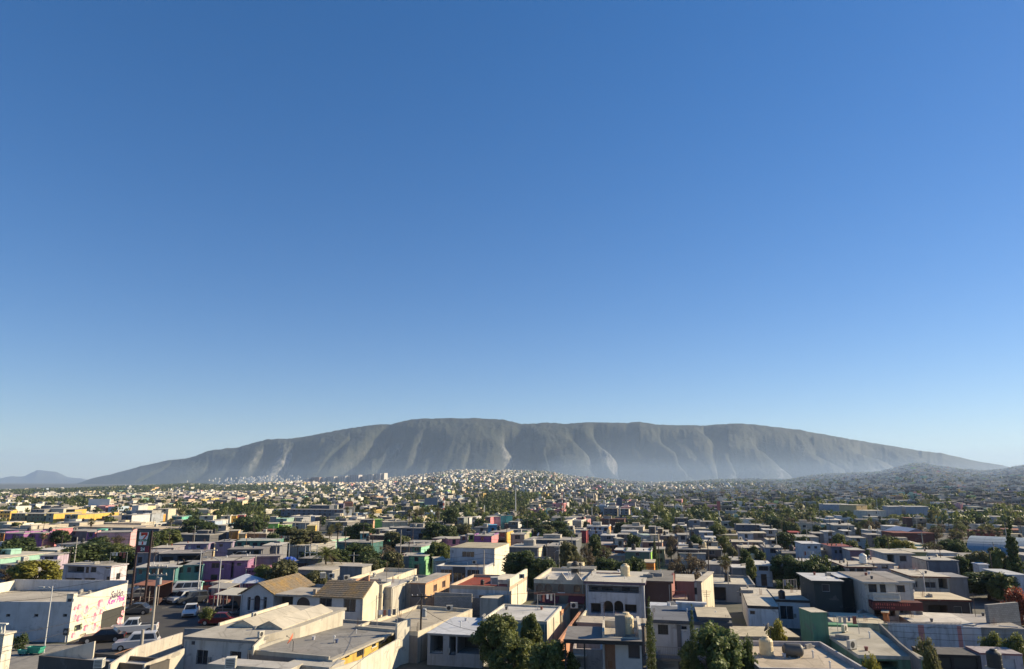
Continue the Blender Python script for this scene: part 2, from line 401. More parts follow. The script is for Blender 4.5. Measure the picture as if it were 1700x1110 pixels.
    at = me.attributes.new('rock', 'FLOAT', 'POINT'); at.data.foreach_set('value', rock.ravel().astype(np.float32))
    o = link('mountain', me); tag(o, kind='structure')
build_mountain()
def build_far_peak():
    pts = [(-300, 800), (-120, 796), (0, 794), (16, 790.6), (40, 790), (62, 779.5), (78, 781), (93, 782), (104, 787), (114, 792), (135, 793.5), (150, 797), (200, 806), (240, 812)]
    NA, NV = 240, 40; Y1 = 14500.0
    a = np.linspace(az(-300), az(240), NA); e = np.interp(a, [az(x, y) for x, y in pts], [slope(x, y) for x, y in pts])
    v = np.linspace(0, 1.4, NV); A, V = np.meshgrid(a, v)
    top = CAM_H + e * Y1 + 8 * vnoise(a * 120, a * 0, 2)
    Y = Y1 - 2200 * (1 - V); Z = top * np.where(V <= 1, V ** 0.8, np.clip(1 - (V - 1) * 2.5, 0, 1))
    X = A * Y; Z = Z + 55 * fbm(X / 500, Y / 1500, 4, 12) * smoothstep(V, 0, .3) * (1 - smoothstep(V, .8, 1)) - 10 * (V < 0.01)
    i, j = np.meshgrid(np.arange(NV - 1), np.arange(NA - 1), indexing='ij')
    F = np.stack([i * NA + j, i * NA + j + 1, (i + 1) * NA + j + 1, (i + 1) * NA + j], -1).reshape(-1, 4)
    m, nt, b = NT('far_hills'); n1 = noise(nt, 0.01, 6, 0.7, wpos(nt))
    nt.links.new(mixc(nt, n1, (0.03, 0.04, 0.025), (0.10, 0.09, 0.06)), b.inputs['Base Color'])
    tag(link('far_mountains', np_mesh('far_mountains', np.stack([X, Y, Z], -1).reshape(-1, 3), F, [m], smooth=True)), kind='structure')
build_far_peak()
def build_haze():
    mb = MB(); m = bpy.data.materials.new('haze_air'); m.use_nodes = True; nt = m.node_tree
    nt.nodes.remove(nt.nodes['Principled BSDF'])
    vn = nt.nodes.new('ShaderNodeVolumePrincipled'); vn.inputs['Color'].default_value = (0.52, 0.71, 1.0, 1)
    vn.inputs['Density'].default_value = HAZE_DENSITY; vn.inputs['Anisotropy'].default_value = 0.12
    nt.links.new(vn.outputs[0], nt.nodes['Material Output'].inputs['Volume'])
    mb.box(-20000, -20000, -60, 20000, 20000, 740, m)
    tag(mb.build('haze'), kind='stuff')
    for nm, bx, dn in (('valley_mist', (-4200, 720, -50, 5200, 4740, 95), 0.52e-4), ('smoky_haze', (150, 900, -50, 4200, 4300, 120), 0.75e-4)):
        m2 = m.copy(); m2.node_tree.nodes['Principled Volume'].inputs['Density'].default_value = dn; m2.node_tree.nodes['Principled Volume'].inputs['Color'].default_value = (0.56, 0.74, 1.0, 1)
        mb = MB(); mb.box(*bx[:3], *bx[3:], m2); tag(mb.build(nm), kind='stuff')
build_haze()
# ------------------------------------------------------------------ building kit
YAW = R(-13.4)                                       # the street grid runs 13 degrees to the right of the view
ALLB = []
FOOT = []                                            # occupied ground rectangles (polygon of 4 xy points)
def uv2(yaw): return Vector((math.cos(yaw), math.sin(yaw), 0)), Vector((-math.sin(yaw), math.cos(yaw), 0))
def line_hit(p, d, x):                               # distance along p + t d (plan) where it crosses photo column x (approx. by azimuth at its own height)
    lo, hi = -200.0, 400.0
    def g(t):
        q = p + d * t
        if q.y < 5: q = Vector((q.x, 5, q.z))
        return proj(q)[0] - x
    a, b = lo, hi; ga = g(a)
    for _ in range(60):
        m = (a + b) / 2; gm = g(m)
        if (ga < 0) == (gm < 0): a, ga = m, gm
        else: b = m
    return (a + b) / 2
def depth_hit(p, d, y):
    a, b = 0.0, 600.0
    for _ in range(60):
        m = (a + b) / 2; q = p + d * m
        if proj(q)[1] > y: a = m
        else: b = m
    return (a + b) / 2
CREAM = (0.62, 0.55, 0.42); WHITE = (0.70, 0.69, 0.66); GREYW = (0.42, 0.42, 0.41); CONC = (0.30, 0.29, 0.27); ROOFG = (0.42, 0.385, 0.32); ROOFW = (0.52, 0.49, 0.43)
BLACK = (0.02, 0.02, 0.022); DARK = (0.05, 0.05, 0.055)
class B:
    """A building: local x along the facade, y into the depth, z up; the facade lies in y = 0."""
    def __init__(s, name, label, cat, a, x1=None, z=3.2, yb=None, w=None, d=None, yaw=YAW, right=False, g=0.0, group=None, foot=True):
        if g is None:
            g = 0.0
            for _ in range(6): q = P(a[0], a[1], z + g); g = tz(q.x, q.y)
        p = P(a[0], a[1], z + g); U, D = uv2(yaw)
        if right:                                     # anchored at the facade's right corner
            if w is None: w = -line_hit(p, U, x1)
            p = p - U * w
        elif w is None: w = line_hit(p, U, x1)
        s.w = w; s.U, s.D, s.yaw = U, D, yaw; s.h = z; s.g = g
        if d is None:
            q = p + U * w if right else p
            d = depth_hit(q, D, yb)
        s.d = d; s.o = Vector((p.x, p.y, g))
        s.root = tag(empty(name, s.o, yaw), label, cat, group)
        s.label = label
        if foot: ALLB.append(s)
        if foot: FOOT.append([s.pt(0, 0)[:2], s.pt(w, 0)[:2], s.pt(w, d)[:2], s.pt(0, d)[:2]])
    def pt(s, x, y, z=0.0): return s.o + s.U * x + s.D * y + Vector((0, 0, z))
    def loc(s, p):
        q = Vector(p) - s.o; return Vector((q.dot(s.U), q.dot(s.D), q.z))
    def pix(s, x, y, z=0.0): return proj(s.pt(x, y, z))
    def hit(s, px, py, face='F', off=0.0):            # pixel -> (u, z) on a face plane
        X, F, Dz = ray(px, py); d = Vector((X, F, Dz)); c = Vector((0, 0, CAM_H))
        n, q = (s.D, s.pt(0, off)) if face in 'F' else (s.U, s.pt(s.w if face == 'R' else 0, 0) + s.U * off)
        t = (q - c).dot(n) / d.dot(n); h = s.loc(c + d * t)
        return (h.x if face == 'F' else h.y), h.z
    def px(s, x0, y0, x1, y1, face='F', off=0.0, **k):
        cx, cy = (x0 + x1) / 2, (y0 + y1) / 2
        u0 = s.hit(x0, cy, face, off)[0]; u1 = s.hit(x1, cy, face, off)[0]
        z0 = s.hit(cx, y1, face, off)[1]; z1 = s.hit(cx, y0, face, off)[1]
        if u0 > u1: u0, u1 = u1, u0
        r = dict(face=face, u0=u0, u1=u1, z0=max(z0, 0.02), z1=z1); r.update(k); return r
    def shell(s, wall, openings=(), h=None, z0=0.0, mats=None, name='wall', back=True, base=None):
        """outer walls with real openings; each opening dict: face,u0,u1,z0,z1,depth,arch,kind,col"""
        h = h or s.h; mb = MB(); mats = mats or {}
        for face, L in (('F', s.w), ('R', s.d), ('L', s.d), ('K', s.w)):
            if face == 'K' and not back: continue
            m = mats.get(face, wall)
            ops = []
            for o in openings:
                if o['face'] != face or 'u0' not in o: continue
                o['u0'] = max(0.08, o['u0']); o['u1'] = min(L - 0.08, o['u1']); o['z1'] = min(o['z1'], h - 0.1); o['z0'] = max(o['z0'], z0 + 0.01)
                if o['u1'] - o['u0'] > 0.15 and o['z1'] - o['z0'] > 0.15: ops.append(o)
            T = {'F': lambda u, n, z: (u, n, z), 'R': lambda u, n, z: (s.w - n, u, z), 'L': lambda u, n, z: (n, u, z), 'K': lambda u, n, z: (u, s.d - n, z)}[face]
            flip = face in 'LK'
            def q(pts, mt=m):
                pts = [T(*p) for p in pts]
                mb.quad(pts[::-1] if flip else pts, mt)
            us = sorted({0.0, L} | {o['u0'] for o in ops} | {o['u1'] for o in ops}); zs = sorted({z0 if z0 > 0 else -1.5, h} | {o['z0'] for o in ops} | {o['z1'] for o in ops})
            for i in range(len(us) - 1):
                for j in range(len(zs) - 1):
                    cu, cz = (us[i] + us[i + 1]) / 2, (zs[j] + zs[j + 1]) / 2
                    if any(o['u0'] < cu < o['u1'] and o['z0'] < cz < o['z1'] for o in ops): continue
                    q([(us[i], 0, zs[j]), (us[i + 1], 0, zs[j]), (us[i + 1], 0, zs[j + 1]), (us[i], 0, zs[j + 1])])
            for o in ops:
                a, b, c, e, t = o['u0'], o['u1'], o['z0'], o['z1'], o.get('depth', 0.16)
                q([(a, 0, c), (a, t, c), (a, t, e), (a, 0, e)][::-1]); q([(b, 0, c), (b, t, c), (b, t, e), (b, 0, e)])
                q([(a, 0, e), (b, 0, e), (b, t, e), (a, t, e)][::-1]); q([(a, 0, c), (b, 0, c), (b, t, c), (a, t, c)])
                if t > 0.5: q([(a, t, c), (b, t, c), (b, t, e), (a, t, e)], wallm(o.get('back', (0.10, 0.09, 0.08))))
                if o.get('arch'):
                    r = (b - a) / 2; cx = (a + b) / 2; ry = min(r, (e - c) * 0.6); N = 8
                    for sgn in (-1, 1):
                        for k in range(N // 2 + 1):
                            t0 = math.pi / 2 * k / (N // 2 + 1); t1 = math.pi / 2 * (k + 1) / (N // 2 + 1)
                            x_0, y_0 = cx + sgn * r * math.cos(t0), e - ry + ry * math.sin(t0); x_1, y_1 = cx + sgn * r * math.cos(t1), e - ry + ry * math.sin(t1)
                            for n in (0.001,):
                                pts = [(x_0, n, y_0), (x_0, n, e), (x_1, n, e), (x_1, n, y_1)]
                                q(pts if sgn < 0 else pts[::-1])
                            q([(x_0, 0, y_0), (x_1, 0, y_1), (x_1, t if t < .5 else .3, y_1), (x_0, t if t < .5 else .3, y_0)])
        s.wall = mb.build(name, s.root)
        for o in openings:
            if 'u0' in o and o['u1'] - o['u0'] > 0.15: s.fill(o)
        return s.wall
    def fill(s, o):
        k = o.get('kind', 'window')
        if k == 'void': return
        u0, u1, z0, z1 = o['u0'], o['u1'], o['z0'], o['z1']; w, h = u1 - u0, z1 - z0; t = o.get('inset', min(o.get('depth', 0.16), 0.16)) - 0.02
        s.nf = getattr(s, 'nf', 0) + 1; hsh = int(abs(s.o.x * 7 + s.o.y * 3)) % 5
        fr = plain(o.get('frame', ((0.05, 0.05, 0.055), (.38, .38, .37), (.05, .05, .05), (.20, .12, .07), (.30, .30, .30))[hsh]), 0.5)
        if k == 'window' and s.nf % 3 == 0: o.setdefault('sill', True)
        mb = MB()
        e = 0.05
        if k == 'window':
            mb.box(0, -.03, 0, e, 0.03, h, fr).box(w - e, -.03, 0, w, .03, h, fr).box(e, -.03, 0, w - e, .03, e, fr).box(e, -.03, h - e, w - e, .03, h, fr)
            n = max(1, round(w / 0.8))
            for i in range(1, n): mb.box(w * i / n - .02, -.025, e, w * i / n + .02, .025, h - e, fr)
        elif k in ('door', 'garage', 'shutter'):
            c = plain(o.get('col', (0.10, 0.06, 0.04)), 0.55)
            if k == 'door': mb.box(0, -.02, 0, w, .02, h, c).box(w * .15, -.035, h * .55, w * .85, -.021, h * .92, plain(k3(o.get('col', (.1, .06, .04)), .6)))
            else:
                n = max(4, int(h / 0.22))
                for i in range(n): mb.box(0, -.02 - (.018 if i % 2 else 0), h * i / n, w, .02, h * (i + 1) / n, c, skip='k' if 0 < i < n - 1 else '')
        nm = {'window': 'window', 'door': 'door', 'garage': 'garage_door', 'shutter': 'roller_shutter', 'grille': 'window'}[k]
        if k == 'grille': mb.box(0, -.03, 0, e, 0.03, h, fr).box(w - e, -.03, 0, w, .03, h, fr).box(e, -.03, 0, w - e, .03, e, fr).box(e, -.03, h - e, w - e, .03, h, fr)
        face = o['face']
        L = {'F': ((u0, t, z0), 0), 'R': ((s.w - t, u0, z0), math.pi / 2), 'L': ((t, u1, z0), -math.pi / 2)}[face]
        win = mb.build(nm, s.root, L[0], L[1])
        if k in ('window', 'grille'):
            MB().quad([(e, 0.012, e), (w - e, 0.012, e), (w - e, .012, h - e), (e, .012, h - e)], glassm()).build('pane', win)
        if o.get('bars') or k == 'grille':
            g = MB(); bm_ = plain(o.get('barcol', (0.04, 0.04, 0.04)), 0.5); n = max(3, int(w / 0.22))
            for i in range(n + 1): g.box(w * i / n - .012, -.09, 0, w * i / n + .012, -.07, h, bm_)
            for zz in (0.02, h / 2, h - .04): g.box(-.02, -.095, zz, w + .02, -.065, zz + .025, bm_)
            g.build('window_bars', win)
        if o.get('sill'):
            MB().box(-.08, -.2, -.08, w + .08, -.031, 0, wallm(WHITE)).build('sill', win)
        if o.get('label'): win['label'] = o['label']
        return win
    def slab(s, mat, over=0.12, th=0.16, z=None, edge=None, x0=0, y0=0, x1=None, y1=None, name='roof'):
        z = z or s.h; x1 = s.w if x1 is None else x1; y1 = s.d if y1 is None else y1; o = over; e = edge or mat
        mb = MB()
        mb.box(x0 - o, y0 - o, z, x1 + o, y1 + o, z + th, e, skip='t')
        mb.quad([(x0 - o, y0 - o, z + th), (x1 + o, y0 - o, z + th), (x1 + o, y1 + o, z + th), (x0 - o, y1 + o, z + th)], mat)
        return mb.build(name, s.root)
    def parapet(s, roof, wall, ph=0.5, t=0.15, z=None, cap=None, sides='FRLK', lower=0.0):
        """roof sheet sunk behind a parapet whose top is z"""
        z = z or s.h; zr = z - ph
        MB().box(t, t, zr - 0.12, s.w - t, s.d - t, zr, roof).build('roof', s.root)
        mb = MB(); cap = cap or wall
        R_ = {'F': (0, 0, s.w, t), 'K': (0, s.d - t, s.w, s.d), 'L': (0, t, t, s.d - t), 'R': (s.w - t, t, s.w, s.d - t)}
        for k in sides:
            a, b, c, d_ = R_[k]
            mb.box(a - .004, b - .004, zr - .1, c + .004, d_ + .004, z, wall).box(a - .03, b - .03, z, c + .03, d_ + .03, z + 0.05, cap)
        mb.build('parapet', s.root); s.zr = zr
        return zr
    def part(s, name, mb, label=None, parent=None, loc=(0, 0, 0), rz=0):
        o = mb.build(name, parent or s.root, loc, rz)
        if label: o['label'] = label
        return o
def near_px(name, a, z):                              # world point of a pixel at height z (for small things standing on roofs)
    return P(a[0], a[1], z)

# ------------------------------------------------------------------ small roof things, each a top-level thing
PROTO = {}
def proto(key, make):
    if key not in PROTO: PROTO[key] = make(); return PROTO[key], True
    return PROTO[key], False
def place(key, make, loc, rz, label, cat, group=None, scale=1.0):
    o, new = proto(key, make)
    if not new: o = copy_tree(o)
    o.location = loc; o.rotation_euler = (0, 0, rz); o.scale = (scale,) * 3
    for k in ('group',):
        if k in o: del o[k]
    tag(o, label, cat, group); return o
def mk_tank(col):
    def f():
        t = empty('water_tank'); m = plain(col, 0.5)
        MB().lathe((0, 0, 0.12), [(.50, 0), (.52, .05), (.52, .30), (.505, .33), (.52, .36), (.52, .62), (.505, .65), (.52, .68), (.52, .98), (.46, 1.10), (.25, 1.22)], m, 16).build('tank_body', t, smooth=False)
        MB().lathe((0, 0, 1.34), [(.24, 0), (.25, .05), (.20, .10), (.05, .12)], m, 12).build('lid', t)
        MB().box(-.5, -.5, 0, .5, .5, .12, wallm(CONC)).build('base', t)
        return t
    return f
def mk_ac():
    t = empty('air_conditioner'); w = plain((0.46, 0.44, 0.38), 0.6, var=.25); k = plain((0.03, 0.03, 0.03), 0.6)
    MB().box(-.42, -.16, .08, .42, .16, .72, w).build('housing', t)
    g = MB().lathe((-.1, -.168, .4), [(.25, 0), (.25, .007)], k, 16, 'y')
    g.build('fan_grille', t)
    MB().box(-.38, -.14, 0, -.30, .14, .08, k).box(.30, -.14, 0, .38, .14, .08, k).build('foot', t)
    return t
def mk_cooler():                                      # boxy evaporative cooler
    t = empty('air_cooler'); w = plain((0.55, 0.53, 0.46), 0.6); k = plain((0.10, 0.10, 0.09), 0.7)
    MB().box(-.5, -.5, .15, .5, .5, 1.15, w).build('housing', t)
    g = MB()
    for s_ in (0, 1, 2, 3):
        for j in range(5):
            z = .28 + j * .16
            a = .505
            if s_ == 0: g.box(-.4, -a - .01, z, .4, -a + .003, z + .08, k)
            if s_ == 1: g.box(a - .003, -.4, z, a + .01, .4, z + .08, k)
            if s_ == 2: g.box(-a - .01, -.4, z, -a + .003, .4, z + .08, k)
    g.build('louvre', t)
    f = MB()
    for x in (-.45, .45):
        for y in (-.45, .45): f.box(x - .03, y - .03, 0, x + .03, y + .03, .15, k)
    f.build('foot', t); return t
def mk_dish(col):
    def f():
        t = empty('satellite_dish'); m = plain(col, 0.5); k = plain((.1, .1, .1))
        MB().bar((0, 0, 0), (0, 0, .7), .03, k).bar((0, 0, .7), (.12, 0, .85), .03, k).build('mast', t)
        d = MB(); n = 14; pr = [(0.02, 0), (.2, .03), (.36, .1), (.44, .16)]
        d.lathe((0, 0, 0), pr, m, n)
        o = d.build('dish', t, (.14, 0, .85)); o.rotation_euler = (R(8), R(62), 0)
        MB().bar((.14, 0, .85), (.5, 0, 1.12), .015, k).box(.47, -.04, 1.08, .55, .04, 1.16, k).build('arm', t)
        return t
    return f
def mk_vent():
    t = empty('roof_vent'); w = plain((.6, .6, .58))
    MB().bar((0, 0, 0), (0, 0, .5), .06, w, 8).build('pipe', t); MB().lathe((0, 0, .5), [(.1, 0), (.1, .08), (.03, .12)], w, 8).build('cap', t)
    return t
def mk_heater():
    t = empty('horizontal_tank'); m = plain((0.10, 0.095, 0.085), 0.5)
    MB().lathe((-.75, 0, .5), [(.05, 0), (.3, .02), (.46, .16), (.48, .3), (.48, 1.2), (.46, 1.34), (.3, 1.48), (.05, 1.5)], m, 18, 'x').build('tank_body', t, smooth=True)
    MB().lathe((-.78, 0, .5), [(.22, 0), (.22, .03)], plain((.02, .02, .02)), 14, 'x').build('lid', t)
    MB().box(-.4, -.3, 0, -.25, .3, .1, wallm(CONC)).box(.25, -.3, 0, .4, .3, .1, wallm(CONC)).build('cradle', t)
    return t
T_BLACK, T_CREAM, T_WHITE = (0.03, 0.03, 0.03), (0.62, 0.50, 0.30), (0.7, 0.68, 0.62)
def tank(px, z, label, col=T_BLACK, s=1.0, rz=0): return place(('tank', col), mk_tank(col), P(px[0], px[1], z), rz, label, 'water tank', None, s)
def acu(px, z, label, rz=0.2, s=1.0): return place('ac', mk_ac, P(px[0], px[1], z), rz, label, 'air conditioner', None, s * .85)
def cooler(px, z, label, rz=YAW, s=1.0): return place('cooler', mk_cooler, P(px[0], px[1], z), rz, label, 'air cooler', None, s * .85)
def dish(px, z, label, col=(0.5, 0.5, 0.48), rz=0.3, s=1.0): return place(('dish', col), mk_dish(col), P(px[0], px[1], z), rz, label, 'satellite dish', None, s)
def vent(px, z, label, s=1.0): return place('vent', mk_vent, P(px[0], px[1], z), 0, label, 'roof vent', None, s)
# ------------------------------------------------------------------ plants
TR = np.random.default_rng(11)
def leaf_cloud(blobs, n, size, rng, shell=0.55, flat=0.0, aspect=1.0):
    """n leaf cards spread through ellipsoids; blobs rows: cx cy cz rx ry rz"""
    bl = np.array(blobs, float); vol = bl[:, 3] * bl[:, 4] * bl[:, 5]; pr = vol ** 0.7; pr /= pr.sum()
    k = rng.choice(len(bl), n, p=pr); d = rng.normal(size=(n, 3)); d /= np.linalg.norm(d, axis=1)[:, None]
    r = shell + (1 - shell) * rng.random(n) ** 0.7; r *= 1 + 0.10 * rng.normal(size=n)
    c = bl[k, :3] + d * bl[k, 3:] * r[:, None]
    nrm = d + rng.normal(size=(n, 3)) * 0.65; nrm[:, 2] += 0.35; nrm /= np.linalg.norm(nrm, axis=1)[:, None]
    t = np.cross(nrm, rng.normal(size=(n, 3))); t /= np.linalg.norm(t, axis=1)[:, None] + 1e-9; b = np.cross(nrm, t)
    s = size * (0.6 + 0.8 * rng.random(n))[:, None]; t = t * s * aspect; b = b * s
    q = np.stack([c - t - b * .55, c + t * .2 - b, c + t + b * .55, c - t * .2 + b], 1)
    return q.reshape(-1, 3), np.arange(n * 4).reshape(-1, 4)
def clumps(rng, R_, H_, z0, n, rr=0.42):
    out = []
    for i in range(n):
        a = rng.random() * 6.283; f = rng.random() ** 0.5 * 0.72; zz = rng.random()
        w = math.sqrt(max(0.1, 1 - (2 * zz - 1) ** 2 * 0.8)); r = R_ * rr * (0.5 + 1.0 * rng.random() ** 1.5)
        out.append((math.cos(a) * f * R_ * w, math.sin(a) * f * R_ * w, z0 + H_ * (0.12 + 0.76 * zz), r, r, r * 0.8))
    return out
BARK = (0.10, 0.075, 0.05)
def trunk_mb(h, r, lean, rng, limbs, R_, z0, H_):
    mb = MB(); m = plain(BARK, 0.9, 0, 0.1, 0.3, 'bark')
    top = Vector((lean, lean * .4, h)); mb.bar((0, 0, -.15), top * .5, r, m, 8, r * .75); mb.bar(top * .5, top, r * .75, m, 8, r * .5)
    for i in range(limbs):
        a = i * 2.4 + rng.random(); e = Vector((math.cos(a) * R_ * .62, math.sin(a) * R_ * .62, z0 + H_ * (0.35 + .45 * rng.random())))
        s = top * (0.75 + .25 * rng.random()); mid = s.lerp(e, .5) + Vector((0, 0, .15 * H_))
        mb.bar(s, mid, r * .42, m, 6, r * .25); mb.bar(mid, e, r * .25, m, 5, r * .08)
    return mb
GREENS = {'dark': ((0.016, 0.028, 0.010), (0.080, 0.110, 0.032)), 'mid': ((0.030, 0.046, 0.013), (0.160, 0.180, 0.050)), 'yellow': ((0.080, 0.085, 0.014), (0.270, 0.250, 0.045)),
    'olive': ((0.042, 0.046, 0.020), (0.150, 0.148, 0.062)), 'dry': ((0.060, 0.048, 0.030), (0.160, 0.125, 0.075)), 'glossy': ((0.016, 0.034, 0.008), (0.150, 0.190, 0.060))}
TREE_ME = {}
def tree_mesh(kind, hue, var):
    key = (kind, hue, var)
    if key in TREE_ME: return TREE_ME[key]
    rng = np.random.default_rng(abs(hash((kind, var, 5))) % 9999 if False else var * 31 + len(kind) * 7 + 3)
    lm = leafm(*GREENS[hue]); V = None
    if kind == 'round':   # unit: height 1, radius .5
        tr = trunk_mb(.34, .035, .03, rng, 6, .42, .24, .74); bl = clumps(rng, .5, .80, .20, 34, .30); V, F = leaf_cloud(bl, 4600, .026, rng, .35)
    elif kind == 'near':
        tr = trunk_mb(.3, .03, .04, rng, 8, .42, .18, .80); bl = clumps(rng, .5, .84, .14, 62, .22); V, F = leaf_cloud(bl, 13000, .019, rng, .25)
    elif kind == 'tall':
        tr = trunk_mb(.4, .025, .02, rng, 5, .26, .25, .72); bl = clumps(rng, .3, .80, .2, 20, .5); V, F = leaf_cloud(bl, 4200, .018, rng)
    elif kind == 'sparse':
        tr = trunk_mb(.45, .03, .04, rng, 9, .5, .3, .7); bl = clumps(rng, .5, .7, .3, 24, .26); V, F = leaf_cloud(bl, 2600, .016, rng, .2)
        m = plain(BARK, 0.9, 0, 0.1, 0.3, 'bark')
        for b_ in bl:
            for j in range(4):
                e = Vector(b_[:3]) + Vector(rng.normal(size=3)) * .08; tr.bar(Vector((.02, .01, .42)).lerp(Vector(b_[:3]), .5), e, .007, m, 4, .002)
    elif kind == 'bush':
        tr = trunk_mb(.2, .04, .02, rng, 5, .6, .05, .9); bl = clumps(rng, .9, .95, .02, 30, .26); V, F = leaf_cloud(bl, 3600, .034, rng, .25)
    elif kind == 'cypress':
        tr = MB().bar((0, 0, -.05), (0, 0, .9), .012, plain(BARK, 0.9, 0, 0.1, 0.3, 'bark'), 6, .003)
        bl = [(0.008 * math.sin(i * 2.1), .008 * math.cos(i * 1.7), .05 + i * .058, (.085 if i < 10 else .085 - (i - 9) * .011), (.085 if i < 10 else .085 - (i - 9) * .011), .055) for i in range(16)]
        V, F = leaf_cloud(bl, 4200, .0105, rng, .6, aspect=.5)
    elif kind == 'conifer':
        tr = MB().bar((0, 0, -.02), (0, 0, .98), .018, plain(BARK, 0.9, 0, 0.1, 0.3, 'bark'), 6, .003); bl = []
        for i in range(17):
            z = .10 + i * .052; rr = .18 * (1 - i / 17.0) ** .95 * (0.7 + .5 * rng.random()) + .022
            for j in range(5 if i < 12 else 2):
                a = j * 1.256 + i * .8; bl.append((math.cos(a) * rr * .6, math.sin(a) * rr * .6, z, rr * .42, rr * .42, .024)); 
        V, F = leaf_cloud(bl, 6500, .015, rng, .3)
    crown = np_mesh('crown', V, F, [lm]); TREE_ME[key] = (tr.mesh('trunk'), crown); return TREE_ME[key]
def tree(loc, h, rad, kind='round', hue='dark', label='', cat='tree', group=None, name='tree', rz=None, var=0):
    tm, cm = tree_mesh(kind, hue, var)
    r = empty(name, loc, rz if rz is not None else rnd.random() * 6)
    base = {'round': .5, 'near': .5, 'tall': .3, 'sparse': .5, 'bush': .9, 'cypress': .085, 'conifer': .2}[kind]
    s = rad / base; r.scale = (s, s, h)
    tag(r, label, cat, group)
    link('trunk', tm, r); link('crown', cm, r); return r
PX_TREES = []
def tree_px(x, ytop, xr, dist_or_ybase, kind, hue, label, hh=None, **k):
    """x centre, y of the top, half width in px; distance in metres"""
    d = dist_or_ybase; p = PD(x, ytop, d); g = tz(p.x, p.y); h = p.z - g; rad = xr / FPX * d * (1.3 if kind in ('near', 'round', 'bush') else 1.08)
    PX_TREES.append((x, (proj((p.x, p.y, g))[1] + ytop) / 2))
    return tree((p.x, p.y, g), h, rad, kind, hue, label, **k)
def fan_palm(loc, h, rad, label, group=None, date=False, name='palm_tree'):
    key = ('palm', date)
    if key not in TREE_ME:
        rng = np.random.default_rng(5 + date); m = plain((0.13, 0.10, 0.07), 0.95, 0, 0.1, 0.35, 'palm_bark'); tr = MB()
        n = 10
        for i in range(n): tr.bar((0.01 * math.sin(i), 0, i / n * .86), (0.01 * math.sin(i + 1), 0, (i + 1) / n * .86), .022 + .004 * (i % 2), m, 9, .020)
        lm = leafm(*(GREENS['olive'] if not date else GREENS['mid'])); dm = leafm(*GREENS['dry']); mb = MB()
        nf = 34 if not date else 44
        for i in range(nf):
            a = i * 2.399; el = (1.25 - 2.0 * (i / nf)) if not date else (1.3 - 1.75 * (i / nf)); L = (.20 if not date else .42) * (0.85 + .3 * rng.random())
            d = Vector((math.cos(a) * math.cos(el), math.sin(a) * math.cos(el), math.sin(el))); s = Vector((0, 0, .86)); side = d.cross(Vector((0, 0, 1)))
            side = side.normalized() if side.length > .01 else Vector((1, 0, 0)); up = side.cross(d)
            mat = lm if i < nf - 6 else dm
            if not date:
                e = s + d * L * .55; mb.bar(s, e, .004, mat, 3)
                for j in range(9):
                    t = (j - 4) / 4.0 * 1.25; dd = (d * math.cos(t) + side * math.sin(t)).normalized(); tip = e + dd * L * .62 + Vector((0, 0, -.03 * abs(t)))
                    wv = dd.cross(up).normalized() * .011
                    mb.quad([e, e + dd * L * .3 + wv, tip, e + dd * L * .3 - wv], mat)
            else:
                pts = [s + d * L * t + Vector((0, 0, -.20 * t * t)) * L * 2.2 for t in (0, .25, .5, .75, 1)]
                for p0, p1 in zip(pts[:-1], pts[1:]):
                    mb.bar(p0, p1, .004, mat, 3)
                    for j in range(5):
                        q = p0.lerp(p1, j / 5); ax = (p1 - p0).normalized()
                        for sg in (-1, 1):
                            tip = q + side * sg * .075 + ax * .05 - Vector((0, 0, .02)); mb.quad([q, q + ax * .012, tip], mat)
        sk = MB()
        for i in range(40):
            a = i * 2.4; z = .74 + .1 * rng.random(); r0 = Vector((math.cos(a) * .025, math.sin(a) * .025, z)); sk.quad([r0 + Vector((-.012, .012, 0)), r0 + Vector((.012, -.012, 0)), Vector((math.cos(a) * .06, math.sin(a) * .06, z - .12))], dm)
        TREE_ME[key] = (tr.mesh('trunk'), mb.mesh('crown'), sk.mesh('dead_fronds'))
    t = TREE_ME[key]; r = empty(name, loc, rnd.random() * 6); s = rad / (.32 if not date else .42); r.scale = (s, s, h)
    tag(r, label, 'palm tree', group); link('trunk', t[0], r); link('crown', t[1], r); link('dead_fronds', t[2], r); return r
def palm_px(x, ytop, xr, d, label, date=False, group=None):
    p = PD(x, ytop, d); g = tz(p.x, p.y); return fan_palm((p.x, p.y, g), (p.z - g) * (0.90 if not date else .84), xr / FPX * d * 1.06, label, group, date)

